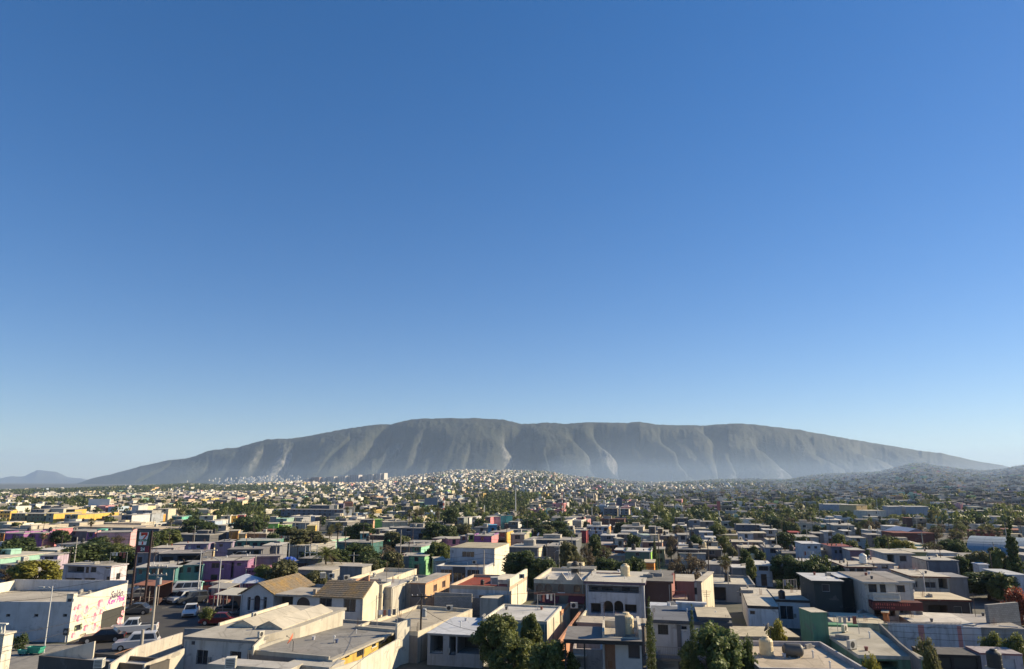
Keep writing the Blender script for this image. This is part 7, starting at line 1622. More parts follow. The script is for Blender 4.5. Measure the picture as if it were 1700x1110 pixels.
# ------------------------------------------------------------------ cables
def top(o, dz=-.3, dx=0): return (o.location.x + dx, o.location.y, o.location.z + o['h'] + dz)
wl = [(PD(-60, 985, 78), top(p2, -.3), 'first'), (PD(-60, 1000, 78), top(p2, -1.2), 'second'), (PD(-60, 1062, 62), top(p2, -3.3), 'third'), (PD(-60, 1085, 62), top(p2, -3.8), 'fourth'), (top(p1, -.6), top(p2, -2.6), 'link')]
for i, (a, b_, n_) in enumerate(wl): wire(a, b_, .8, ['uppermost cable crossing the event hall to the transformer pole', 'second cable crossing the event hall roof', 'upper of two low cables across the painted wall', 'lower of two low cables across the painted wall', 'cable from slim lamp post to transformer pole'][i])
prs = [(p2, p3, 'cable from transformer pole to the lamp post right of the van'), (p3, p5, 'cable from the van lamp post towards the tent'), (p4, p6, 'cable over the market tent'), (p6, p7, 'cable behind the tiled ridge'), (p7, p11, 'cable over the date palm'), (p11, p10, 'cable above the autumn tree'), (p10, p9, 'short cable between grey post and wooden pole'), (p8, p9, 'long cable up from the tan roof pole'), (p8, p12, 'cable over the teal house towards the corner post'), (p12, p15, 'cable along the yards to the villa'), (p15, p16, 'cable across the corrugated house'), (p14, p13, 'cable in the middle yards'), (p13, p18, 'cable over the garden trees'), (p17, p16, 'cable from the black pole to the curved lamp')]
for a, b_, l in prs: wire(top(a), top(b_), .9, l)
for i, (y0, y1, d0, d1) in enumerate([(1020, 1030, 64, 66), (1033, 1040, 64, 66), (1050, 1052, 64, 66), (1060, 1064, 64, 66)]): wire(top(p17, -.5 - .5 * i), PD(1760, y1, d1), .5, ['highest', 'second', 'third', 'lowest'][i] + ' of four cables from the black pole over the green house', .016)
wire(top(p8, -.4), PD(560, 1125, 50), .6, 'sagging cable from the dark wooden pole to the lower edge'); wire(top(p8, -1.4), PD(792, 1047, 72), .4, 'service cable from the wooden pole to the porch')

# ------------------------------------------------------------------ street things at the lower left
for i, x in enumerate((73, 110, 155)):
    q = P(*Q(1, x, 962 - i * 5), 0); t = tag(empty('bollard', q), ['left', 'middle', 'right'][i] + ' one of three yellow bollards before the event hall', 'bollard', 'yellow bollards'); y_ = plain((.62, .45, .03), .5)
    MB().lathe((0, 0, 0), [(.09, 0), (.09, .85), (.07, .92), (.02, .94)], y_, 10).build('post', t); MB().lathe((0, 0, 0), [(.14, 0), (.14, .05)], wallm(CONC), 10).build('base', t)
def skip(px, s, l, c=(.04, .30, .20)):
    q = P(*px, 0.04); t = tag(empty('dumpster', q, R(-8)), l, 'dumpster'); g_ = plain(c, .55)
    mb = MB(); lo_ = [(-1.0 * s, -.5 * s, .15), (1.0 * s, -.5 * s, .15), (1.0 * s, .5 * s, .15), (-1.0 * s, .5 * s, .15)]; hi_ = [(-1.3 * s, -.6 * s, 1.25 * s), (1.3 * s, -.6 * s, 1.25 * s), (1.3 * s, .6 * s, 1.25 * s), (-1.3 * s, .6 * s, 1.25 * s)]
    for i in range(4): mb.quad([lo_[i], lo_[(i + 1) % 4], hi_[(i + 1) % 4], hi_[i]], g_)
    mb.quad(lo_[::-1], g_).quad([(a, b, c - .2) for a, b, c in hi_], plain((.03, .03, .03))); mb.box(-1.36 * s, -.66 * s, 1.2 * s, 1.36 * s, -.58 * s, 1.3 * s, g_); mb.build('bin_body', t)
    for i in range(5): MB().box((-1 + i * .5) * s - .03, -.61 * s, .2, (-1 + i * .5) * s + .03, -.55 * s, 1.1 * s, g_).build('rib', t)
    for x in (-.8 * s, .8 * s): MB().bar((x, -.3 * s, .1), (x, .3 * s, .1), .1, plain(BLACK), 8).build('wheel', t)
skip(Q(1, 262, 1003), .62, 'open green dumpster by the slim lamp post'); skip(Q(1, 170, 1008), .42, 'smaller green bin left of the open dumpster', (.05, .28, .24))
q = P(*Q(1, 478, 915), 0); t = tag(empty('meter_post', q), 'dark electricity meter on white stub in front of the event hall', 'electric meter'); MB().bar((0, 0, 0), (0, 0, .8), .05, plain((.6, .6, .6))).build('post', t); MB().box(-.28, -.12, .8, .28, .12, 1.5, plain((.05, .05, .05))).build('meter_box', t); MB().lathe((0, -.13, 1.15), [(.18, 0), (.18, .02)], plain((.3, .3, .3), .2), 12, 'y').build('dial', t)
bc = hero('balustrade_terrace', 'cream balustraded terrace corner at the left picture edge', 1, (-60, 862), 30, 3.6, d=1.2, wall=(.62, .58, .48), roof=(.5, .47, .4), cat='terrace', yaw=R(-5))
for i in range(6): MB().lathe((bc.w - .15 - i * .35, .1, 3.76), [(.06, 0), (.11, .25), (.06, .6), (.08, .8)], wallm((.7, .68, .6)), 8).build('baluster', bc.root)
MB().box(-.1, -.05, 4.56, bc.w + .1, .25, 4.68, wallm((.7, .68, .6))).build('balustrade_rail', bc.root)
# handrail, blue tarpaulin, gate frame, pergola frames
hr = tag(empty('handrail', P(*Q(1, 735, 1042), 2.0)), 'thin rusty handrail rising beside the stepped boundary wall', 'railing'); h0, h1 = P(*Q(1, 735, 1042), 2.0), P(*Q(1, 975, 958), 2.2); dv_ = h1 - h0
MB().bar((0, 0, .0), dv_, .035, plain((.25, .12, .07))).build('rail', hr)
for i in range(5): c = dv_ * (i / 4); MB().bar(c, c - Vector((0, 0, 1.0)), .025, plain((.25, .12, .07))).build('baluster', hr)
tq = P(*Q(3, 178, 318), 2.2); tn = 12; V_ = []
mb = MB(); bt = plain((.02, .07, .33), .6)
rs = random.Random(3); gridp = [[(-1.5 + 3 * i / tn, -1 + 2 * j / 6, (.9 * math.sin(math.pi * i / tn) ** .5 * math.sin(math.pi * (j + .3) / 6.6) ** .5 if 0 < i < tn else 0) + rs.uniform(-.12, .12)) for j in range(7)] for i in range(tn + 1)]
for i in range(tn):
    for j in range(6): mb.quad([gridp[i][j], gridp[i + 1][j], gridp[i + 1][j + 1], gridp[i][j + 1]], bt)
tag(mb.build('blue_tarpaulin', None, tq), 'bright blue tarpaulin bundled over a stall left of the date palm', 'tarpaulin')
hero('tarp_stall', 'shadowy flat roof stall under the blue tarpaulin', 3, (100, 330), 290, 2.2, d=4, wall=(.06, .05, .05), roof=(.20, .17, .15), cat='stall')
hero('grey_shed_row', 'jumbled grey sheds right of the blue tarpaulin', 3, (250, 300), 420, 3.0, d=5, wall=(.14, .14, .13), roof=(.30, .28, .25), cat='shed')
fr = tag(empty('steel_gate_frame', P(*Q(3, 285, 410), 0)), 'pale steel frame standing before the date palm', 'frame'); st_ = plain((.42, .44, .46))
for x in (0, 1.0, 2.4): MB().box(x - .06, -.06, 0, x + .06, .06, 5.6, st_).build('post', fr)
for z in (4.0, 5.5): MB().box(0, -.05, z, 2.4, .05, z + .1, st_).build('bar', fr)
def clutter():
    """loose things on nearer roofs: laundry lines, rebar stubs, buckets, pallets, pipes, cut block piles"""
    rs = random.Random(5); cols = [(.5, .5, .52), (.22, .08, .06), (.10, .13, .22), (.45, .42, .35), (.08, .08, .09), (.3, .3, .28)]
    hs = [o for o in sc.objects if o.parent is None and o.get('category') in ('house', 'building', 'shop', 'workshop')]
    for o in hs:
        rf = [c for c in o.children if c.name.startswith('roof') and c.type == 'MESH' and 'gable' not in c.name]
        if not rf or o.location.y > 175 or 'tiled' in o.name: continue
        co = [v.co for v in rf[0].data.vertices]; x0, x1 = min(c.x for c in co), max(c.x for c in co); y0, y1 = min(c.y for c in co), max(c.y for c in co); z = max(c.z for c in co)
        if x1 - x0 < 3 or y1 - y0 < 3: continue
        M = Matrix.Translation(o.location) @ Matrix.Rotation(o.rotation_euler.z, 4, 'Z'); at_ = lambda m=.8: M @ Vector((rs.uniform(x0 + m, x1 - m), rs.uniform(y0 + m, y1 - m), z))
        for _ in range(3 if o.location.y < 120 else 2):
            u = rs.random(); p = at_(); mb = MB()
            if u < .16:
                for i in range(6): mb.bar((i % 2 * .2, i // 2 * .2, 0), (i % 2 * .2 + .02, i // 2 * .2, rs.uniform(.4, .9)), .015, plain((.16, .08, .05)), 4)
                tag(mb.build('rebar_stubs', None, p), where(p, 'rusty reinforcing bars'), 'rebar', None, None)
            elif u < .19:
                t = tag(empty('clothes_line', p, rs.uniform(-.4, .4)), where(p, 'clothes line with washing'), 'clothes line')
                for x in (0, 2.2): MB().bar((x, 0, 0), (x, 0, 1.7), .03, plain((.3, .3, .3)), 5).build('post', t)
                MB().bar((0, 0, 1.65), (2.2, 0, 1.65), .012, plain((.4, .4, .4)), 4).build('line', t)
                for i in range(4):
                    a = .15 + i * .5; hgt = rs.uniform(.4, .9); MB().box(a, -.02, 1.64 - hgt, a + rs.uniform(.25, .42), .02, 1.64, plain(rs.choice(cols), .9)).build('garment', t)
            elif u < .52: tag(mb.lathe((0, 0, 0), [(.12, 0), (.17, .32), (.19, .34)], plain(rs.choice(cols), .5), 10).build('bucket', None, p), where(p, 'small roof bucket'), 'bucket')
            elif u < .72:
                k = rs.randint(3, 5); t = tag(empty('block_pile', p, rs.uniform(0, 3)), where(p, 'little pile of concrete blocks'), 'blocks')
                for i in range(k):
                    for j in range(k - i if i < 2 else 0): MB().box(j * .42, 0, i * .2, j * .42 + .4, .2, i * .2 + .19, wallm(CONC)).build('block', t)
            elif u < .86: mb.bar((0, 0, .05), (rs.uniform(1.5, 3), rs.uniform(-1, 1), .05), .04, plain((.5, .5, .48)), 6); tag(mb.build('pipe', None, p), where(p, 'loose pale pipe lying on the roof'), 'pipe')
            else: place('vent', mk_vent, p, 0, where(p, 'short roof pipe'), 'roof vent', None, rs.uniform(.6, 1))
# roof clutter on the middle-distance houses: tanks, coolers, dishes
rs = random.Random(21)
for b in MID:
    if b.d < 5 or b.w < 4 or b.h > 7 or b.o.y > 330: continue
    u = rs.random(); loc = b.pt(b.w * rs.uniform(.2, .8), b.d * rs.uniform(.25, .7), b.h + .16 if True else 0)
    if u < .22: place(('tank', T_BLACK), mk_tank(T_BLACK), loc, 0, where(loc, 'black roof water tank'), 'water tank', None, rs.uniform(.8, 1.1))
    elif u < .32: place(('tank', T_CREAM), mk_tank(T_CREAM), loc, 0, where(loc, 'cream roof water tank'), 'water tank', None, rs.uniform(.8, 1.1))
    elif u < .50: place('cooler', mk_cooler, loc, YAW + rs.uniform(-.2, .2), where(loc, 'boxy roof cooler'), 'air cooler', None, .9)
    elif u < .60: place('ac', mk_ac, loc, rs.uniform(0, 1.5), where(loc, 'small roof air unit'), 'air conditioner', None, 1.2)
    elif u < .70: place('vent', mk_vent, loc, 0, where(loc, 'thin roof vent pipe'), 'roof vent', None, 1.3)
    elif u < .80: place(('dish', (.5, .5, .48)), mk_dish((.5, .5, .48)), loc, rs.uniform(2, 4), where(loc, 'grey rooftop satellite dish'), 'satellite dish', None, 1.2)
clutter()
# ------------------------------------------------------------------ the rest of the city on the same street grid
U0, D0 = uv2(YAW); FP = [np.array([[v[0], v[1]] for v in f]) for f in FOOT]
FC = np.array([f.mean(0) for f in FP]); FR_ = np.array([np.abs(f - f.mean(0)).max() for f in FP])
def occupied(x, y, r):
    d = np.hypot(FC[:, 0] - x, FC[:, 1] - y)
    for i in np.nonzero(d < FR_ * 1.5 + r)[0]:
        f = FP[i]; c = f.mean(0); e1 = f[1] - f[0]; e2 = f[3] - f[0]; l1, l2 = np.hypot(*e1), np.hypot(*e2); q = np.array([x, y]) - c
        if abs(q @ e1) / l1 < l1 / 2 + r and abs(q @ e2) / l2 < l2 / 2 + r: return True
    return False
rng = np.random.default_rng(77)
def pix_arr(x, y, z):
    zz = z - CAM_H; f = y * math.cos(PITCH) + zz * math.sin(PITCH); u = -y * math.sin(PITCH) + zz * math.cos(PITCH)
    return 850 + FPX * x / f, 555 - FPX * u / f
lots = []
s_ = -3000.0
ss = []
while s_ < 3000:
    wd = rng.uniform(7, 9.5); ss.append((s_ + wd / 2, wd)); s_ += wd
    if int(s_ / 96) != int((s_ - wd) / 96): s_ += 7
S_, WD_ = np.array(ss).T
ts = []
t_ = 92.0
while t_ < 3300: ts += [(t_ + 9, 0), (t_ + 28, 1)]; t_ += 46
T__ = np.array([a for a, b in ts])
SS, TT = np.meshgrid(S_, T__); WW = np.broadcast_to(WD_, SS.shape)
TT = TT + rng.uniform(-1.5, 1.5, TT.shape)
LX = (SS * U0.x + TT * D0.x).ravel(); LY = (SS * U0.y + TT * D0.y).ravel(); LW = WW.ravel().copy()
a_ = LX / np.maximum(LY, 1); ys_ = np.interp(a_, [az(v) for v in RS_X], RS_V)
ok = (LY > 108) & (np.abs(a_) < .86) & (LY < ys_ + 40)
LX, LY, LW = LX[ok], LY[ok], LW[ok]; LZ = terrain(LX, LY); QX, QY = pix_arr(LX, LY, LZ + 2)
def box_in(x0, x1, y0, y1, f=12):
    return smoothstep(QX, x0 - f, x0 + f) * (1 - smoothstep(QX, x1 - f, x1 + f)) * smoothstep(QY, y0 - 2, y0 + 2) * (1 - smoothstep(QY, y1 - 2, y1 + 2))
cl = fbm(LX / 70, LY / 70, 3, 61)
cl2 = fbm(LX / 260, LY / 260, 3, 63)
tp = .40 + .8 * np.clip(cl, 0, 1) + .9 * np.clip(cl2 - .1, 0, 1)
tp = np.where(LY > 850, tp * .8, tp)
for (x0, x1, y0, y1, v) in [(-300, 470, 797, 821, .97), (470, 560, 806, 816, .8), (280, 640, 838, 862, .75), (-300, 300, 845, 866, .5), (560, 700, 842, 866, .5), (1080, 1570, 853, 882, .97), (1400, 1720, 846, 872, .75), (1330, 1520, 862, 890, .8), (880, 1100, 800, 850, .3), (690, 900, 800, 816, .5), (800, 880, 818, 852, .93), (690, 745, 784, 803, .6),
    (1300, 1500, 776, 800, .2), (1470, 1800, 760, 774, .6), (1470, 1800, 775, 800, .15), (1100, 1330, 790, 806, .5), (520, 1100, 856, 880, .5), (1440, 1700, 868, 900, .85), (1380, 1700, 800, 846, .12), (1080, 1380, 806, 848, .4)]:
    w_ = box_in(x0, x1, y0, y1); tp = tp * (1 - w_) + (v + .35 * cl) * w_
for (x0, x1, y0, y1, v) in [(250, 480, 818, 834, .12), (380, 700, 796, 806, .12), (560, 860, 780, 800, .2), (1350, 1460, 836, 856, 1.), (1460, 1560, 838, 862, 1.)]:
    w_ = box_in(x0, x1, y0, y1); tp = tp * (1 - w_) + v * w_
rt = rng.random(len(LX)); isT = rt < tp
near = LY < 470
BLOCK_Z = [(215, 480, 975, 1120)]
# landmarks of the middle distance stay visible: nothing tall is grown between them and the viewer
occ = np.zeros(len(LX), bool)
for i in np.nonzero(LY < 560)[0]:
    occ[i] = occupied(LX[i], LY[i], 4.0 if isT[i] else 5.2)
road = (QX > 120) & (QX < 475) & (LY < 132)
hcap = np.full(len(LX), 9.0)
for b in MID + [hl]:
    c = [b.pix(0, 0, b.h), b.pix(b.w, 0, b.h), b.pix(0, 0, 0), b.pix(b.w, b.d, b.h)]; x0, x1 = min(q[0] for q in c), max(q[0] for q in c); yt, yb = c[0][1], c[2][1]; lim = yb - .35 * (yb - yt)
    px_m = FPX / np.maximum(LY, 1)
    k = (LY < b.o.y) & (LY > b.o.y - 120) & (QX + 4 * px_m > x0) & (QX - 4 * px_m < x1)
    X_, F_, D_ = ray((x0 + x1) / 2, lim); hc = CAM_H + D_ / F_ * LY - LZ
    hcap = np.where(k, np.minimum(hcap, hc), hcap)
keep = ~occ & ~road & (hcap > 2.2)
# individual houses
WALLS = [((.52, .50, .46), 4), ((.48, .42, .33), 5), ((.32, .31, .29), 6), ((.20, .19, .18), 5), ((.62, .52, .34), 2), ((.60, .40, .28), 1.2), ((.36, .44, .52), .8), ((.30, .50, .40), .7), ((.62, .30, .30), .6), ((.66, .48, .18), .7), ((.16, .15, .15), 1.6), ((.40, .34, .42), .6), ((.45, .60, .25), .3)]
ROOFS = [((.38, .36, .32), 5), ((.52, .48, .39), 5), ((.60, .57, .51), 3), ((.26, .25, .24), 2), ((.44, .40, .33), 3), ((.30, .12, .08), .5)]
WN = {0: 'white', 1: 'cream', 2: 'grey', 3: 'dark grey', 4: 'sand-coloured', 5: 'salmon', 6: 'pale blue', 7: 'sea-green', 8: 'pink', 9: 'ochre', 10: 'charcoal', 11: 'lilac', 12: 'light green'}
wp = np.array([w for c, w in WALLS]); wp = wp / wp.sum(); rp = np.array([w for c, w in ROOFS]); rp = rp / rp.sum()
n_house = len([o for o in sc.objects if o.parent is None and o.get('category') in ('house', 'building', 'shop', 'apartment block')])
cand = [i for i in np.nonzero(keep & ~isT & near & (np.abs(QX - 850) < 900))[0]]; cand.sort(key=lambda i: LY[i])
quota = max(0, 292 - n_house); indiv = set(cand[:quota])
LAND_T = LAND[:]
for i in cand[:quota]:
    w, d, h = LW[i] - .25, rng.uniform(9, 14), (3.0 + rng.uniform(-.2, .4) if rng.random() < .62 else rng.uniform(4.6, 5.4))
    if LY[i] < 240: h = min(h, 3.4)
    h = min(h, max(2.3, hcap[i]))
    wi, ri = rng.choice(len(WALLS), p=wp), rng.choice(len(ROOFS), p=rp)
    b = B.__new__(B); b.w, b.d, b.h, b.g, b.yaw = w, d, h, LZ[i], YAW; b.U, b.D = U0, D0; b.o = Vector((LX[i], LY[i], LZ[i])) - U0 * w / 2 - D0 * d / 2
    st = 'two-storey' if h > 4 else 'single-storey'; par = rng.random() < .4
    b.root = tag(empty('house', b.o, YAW), where((LX[i], LY[i], LZ[i]), f"{WN[wi]} {st} house with {'rimmed' if par else 'flat'} {['grey', 'cream', 'pale', 'dark', 'tan', 'red'][ri]} roof"), 'house')
    ops = []
    for fl in range(2 if h > 4 else 1):
        for k in range(2):
            u = w * (k + .5) / 2 + rng.uniform(-.3, .3); z = fl * 2.4 + .95
            if not fl and not k and rng.random() < .6: ops.append(dict(face='F', u0=max(.3, u - 1.3), u1=u + 1.3, z0=.05, z1=2.2, kind='void', depth=1.8)); continue
            ops.append(dict(face='F', u0=u - .6, u1=u + .6, z0=z, z1=z + 1.1, kind='window') if (fl or k or rng.random() < .5) else dict(face='F', u0=u - .5, u1=u + .5, z0=.05, z1=2.1, kind='door', col=(.12, .08, .05)))
    b.shell(wallm(WALLS[wi][0]), ops)
    if par: b.parapet(roofm(ROOFS[ri][0]), wallm(WALLS[wi][0]), .35)
    else: b.slab(roofm(ROOFS[ri][0]), .15, .15)
    if rng.random() < .35:
        x0 = w * rng.uniform(.05, .5); MB().box(x0, d * .5, h + (.155 if not par else -.35), x0 + w * .35, d * .5 + 2.4, h + rng.uniform(.9, 1.5), wallm(WALLS[wi][0], .7)).build('roof_room', b.root)
    if rng.random() < .3:
        loc = b.pt(w * .5, d * .5, h + .16 if not par else h - .35); place(('tank', T_BLACK), mk_tank(T_BLACK), loc, 0, where(loc, 'black water tank'), 'water tank', None, .9)
# individual trees of the near grid
tn_ = [i for i in np.nonzero(keep & isT & near)[0]]; tn_.sort(key=lambda i: LY[i])
n_tree = len([o for o in sc.objects if o.parent is None and o.get('category') == 'tree']); tq_ = max(0, 285 - n_tree); tindiv = set(tn_[:tq_])
hs_ = ['dark', 'dark', 'mid', 'mid', 'olive', 'dry']
for i in tn_[:tq_]:
    hue = hs_[rng.integers(6)]; kd = 'sparse' if hue == 'dry' else ('round' if rng.random() < .8 else 'tall'); h = min(rng.uniform(4.2, 6.4) if LY[i] > 190 else rng.uniform(3.2, 4.8), max(1.8, hcap[i]))
    tree((LX[i], LY[i], LZ[i]), h, h * rng.uniform(.45, .62) * (.7 if kd == 'tall' else 1), kd, hue, where((LX[i], LY[i], LZ[i]), ADJ[hue] + ' ' + ('slim tree' if kd == 'tall' else 'yard tree')), 'tree', None, 'broadleaf_tree', var=int(rng.integers(2)))

# poles and cables along the back streets
last = {}
for row in range(0, 10):
    t = 112 + row * 23.0; prev = None
    for s0 in range(-8, 9):
        s1 = s0 * 27.0 + rng.uniform(-6, 6); x, y = s1 * U0.x + t * D0.x, s1 * U0.y + t * D0.y
        if y < 104 or abs(x / max(y, 1)) > .80: prev = None; continue
        q = pix_arr(np.array([x]), np.array([y]), np.array([0.]))
        if occupied(x, y, .25) or (120 < q[0][0] < 475 and y < 132) or rng.random() < .25: continue
        z = tz(x, y); h = rng.uniform(6.2, 8.0); wood = rng.random() < .5; c = (.07, .05, .04) if wood else (.34, .32, .28)
        o = tag(empty('utility_pole', (x, y, z)), where((x, y, z), ('dark wooden' if wood else 'pale concrete') + ' street pole'), 'utility pole')
        MB().bar((0, 0, -.5), (0, 0, h), .12, plain(c, .8), 7, .08).build('post', o)
        if rng.random() < .7: MB().box(-.9, -.05, h - .5, .9, .05, h - .4, plain(c, .8)).build('crossarm', o)
        if prev is not None and (Vector((x, y, 0)) - Vector((prev[0], prev[1], 0))).length < 62:
            for k_ in range(2): wire((prev[0], prev[1], prev[2] - k_ * .7), (x, y, z + h - .45 - k_ * .7), .9, where(((x + prev[0]) / 2, (y + prev[1]) / 2, z + 5), ('upper' if k_ == 0 else 'lower') + ' street cable'), .02, 6)
        prev = (x, y, z + h - .45)
# ---- everything farther: one mesh of houses, one of trees
H = np.nonzero(keep & ~isT)[0]; H = np.array([i for i in H if i not in indiv])
def city_mesh():
    X, Y, Z = LX[H], LY[H], LZ[H]; n = len(H); w = LW[H] * np.where(Y > 1000, rng.uniform(.45, 1.15, n), rng.uniform(.8, .98, n)); d = rng.uniform(8, 15, n); h = np.where(rng.random(n) < .55, rng.uniform(2.8, 3.4, n), rng.uniform(5, 6.2, n)); h = np.minimum(np.where(Y < 500, np.minimum(h, 4.4), h), np.maximum(hcap[H], 2.2))
    h = np.where(Y > 1300, h * rng.uniform(.7, 1.4, n), h); d = np.where(Y > 1300, d * 1.15, d); yaw = YAW + rng.normal(0, .04, n) + np.where((np.abs(X / Y) > .2) & (Y > 900), .35 * fbm(X / 500, Y / 500, 2, 71), 0)
    wc = np.array([c for c, _ in WALLS]); rc = np.array([c for c, _ in ROOFS])
    ww = wp.copy(); WI = rng.choice(len(WALLS), n, p=ww); far = Y > 900
    white = rng.random(n) < np.where(far, .38, .12); wcol = np.where(white[:, None], np.array([.66, .63, .55]), wc[WI]) * rng.uniform(.85, 1.08, (n, 1)); rcol = rc[rng.choice(len(ROOFS), n, p=rp)] * rng.uniform(.85, 1.1, (n, 1))
    parts = []
    def boxes(cx, cy, z0, w, d, h, yaw, wcol, rcol):
        c, s = np.cos(yaw), np.sin(yaw); m = len(cx); L = np.array([[-.5, -.5], [.5, -.5], [.5, .5], [-.5, .5]])
        lx = L[None, :, 0] * w[:, None]; ly = L[None, :, 1] * d[:, None]
        px = cx[:, None] + lx * c[:, None] - ly * s[:, None]; py = cy[:, None] + lx * s[:, None] + ly * c[:, None]
        lo = np.stack([px, py, np.broadcast_to((z0 - 4)[:, None], px.shape)], -1); hi = np.stack([px, py, np.broadcast_to((z0 + h)[:, None], px.shape)], -1)
        V = np.concatenate([lo, hi], 1); F = np.array([(4, 5, 6, 7), (0, 1, 5, 4), (1, 2, 6, 5), (2, 3, 7, 6), (3, 0, 4, 7)])
        Fq = (F[None] + (np.arange(m) * 8)[:, None, None]).reshape(-1, 4); C = np.stack([rcol, wcol, wcol, wcol, wcol], 1).reshape(-1, 3)
        return V.reshape(-1, 3), Fq, C
    parts.append(boxes(X, Y, Z, w, d, h, yaw, wcol, rcol))
    k = rng.random(n) < .35; m = k.sum(); ox = rng.uniform(-.2, .2, m) * w[k]; oy = rng.uniform(-.1, .35, m) * d[k]; c, s = np.cos(yaw[k]), np.sin(yaw[k])
    parts.append(boxes(X[k] + ox * c - oy * s, Y[k] + ox * s + oy * c, Z[k] + h[k] - 0 , w[k] * rng.uniform(.25, .6, m), d[k] * rng.uniform(.2, .5, m), rng.uniform(1.2, 2.6, m) * np.where(Y[k] < 600, .6, 1), yaw[k], wcol[k] * rng.uniform(.7, 1.1, (m, 1)), rcol[k]))
    k = (rng.random(n) < .4) & (Y < 1300); m = k.sum(); ox = rng.uniform(-.35, .35, m) * w[k]; oy = rng.uniform(-.35, .35, m) * d[k]
    tc = np.where(rng.random(m)[:, None] < .6, np.array([.03, .03, .03]), np.array([.55, .48, .34])); one = np.ones(m)
    parts.append(boxes(X[k] + ox, Y[k] + oy, Z[k] + h[k], one, one, one * 1.3, yaw[k], tc, tc))
    # rim walls: thin raised edge at the front and sides
    k = (rng.random(n) < .5) & (Y < 1000); c, s = np.cos(yaw[k]), np.sin(yaw[k]); m = k.sum()
    for fx, fy, ew, ed in ((0, -.5, 1, 0), (.5, 0, 0, 1), (-.5, 0, 0, 1)):
        ox, oy = fx * (w[k] - .2), fy * (d[k] - .2); parts.append(boxes(X[k] + ox * c - oy * s, Y[k] + ox * s + oy * c, Z[k] + h[k], np.where(ew, w[k] + .02, .2), np.where(ed, d[k] + .02, .2), np.full(m, .45), yaw[k], wcol[k], wcol[k] * 1.05))
    off = 0; VV, FF, CC = [], [], []
    for v, f, c in parts: VV.append(v); FF.append(f + off); CC.append(c); off += len(v)
    # openings
    def opening(k, face, u, zc, ow, oh, col):
        nonlocal off
        m = k.sum(); c, s = np.cos(yaw[k]), np.sin(yaw[k])
        if face == 'F': bx, by, tx_, ty_ = u * w[k], -.5 * d[k] - .04, 1, 0
        elif face == 'R': bx, by, tx_, ty_ = .5 * w[k] + .04, u * d[k], 0, 1
        else: bx, by, tx_, ty_ = -.5 * w[k] - .04, u * d[k], 0, -1
        q = []
        for a, b_ in ((-.5, -.5), (.5, -.5), (.5, .5), (-.5, .5)):
            lx = bx + a * ow * tx_; ly = by + a * ow * ty_; q.append(np.stack([X[k] + lx * c - ly * s, Y[k] + lx * s + ly * c, Z[k] + zc + b_ * oh], -1))
        v = np.stack(q, 1).reshape(-1, 3); VV.append(v); FF.append(np.arange(len(v)).reshape(-1, 4) + off); CC.append(np.broadcast_to(np.array(col), (m, 3))); off += len(v)
    for u in (-.28, .05, .3):
        for zz in (1.5, 4.2):
            k = (rng.random(n) < .6) & (Y < 1100) & (h > zz + .9); opening(k, 'F', u, zz, rng.uniform(.9, 2.0, k.sum()), rng.uniform(.9, 1.4, k.sum()), (.03, .03, .035))
    for fc in 'RL':
        k = (rng.random(n) < .3) & (Y < 1100); opening(k, fc, .1, 1.6, rng.uniform(.8, 1.4, k.sum()), np.full(k.sum(), 1.1), (.04, .04, .045))
    V, F, C = np.concatenate(VV), np.concatenate(FF), np.concatenate(CC)
    m, nt, b_ = NT('city_plaster'); at = nt.nodes.new('ShaderNodeAttribute'); at.attribute_name = 'Col'
    f = noise(nt, .6, 5, .7, wpos(nt)); nt.links.new(mixc(nt, ramp(nt, f, [(.4, 0.), (.7, .55)]), at.outputs['Color'], mixc(nt, 1.0, at.outputs['Color'], (.55, .53, .5), 'MULTIPLY')), b_.inputs['Base Color'])
    tag(link('distant_houses', np_mesh('distant_houses', V, F, [m], colors=np.clip(C, 0, .8))), kind='stuff')
    return n
print('far houses', city_mesh())
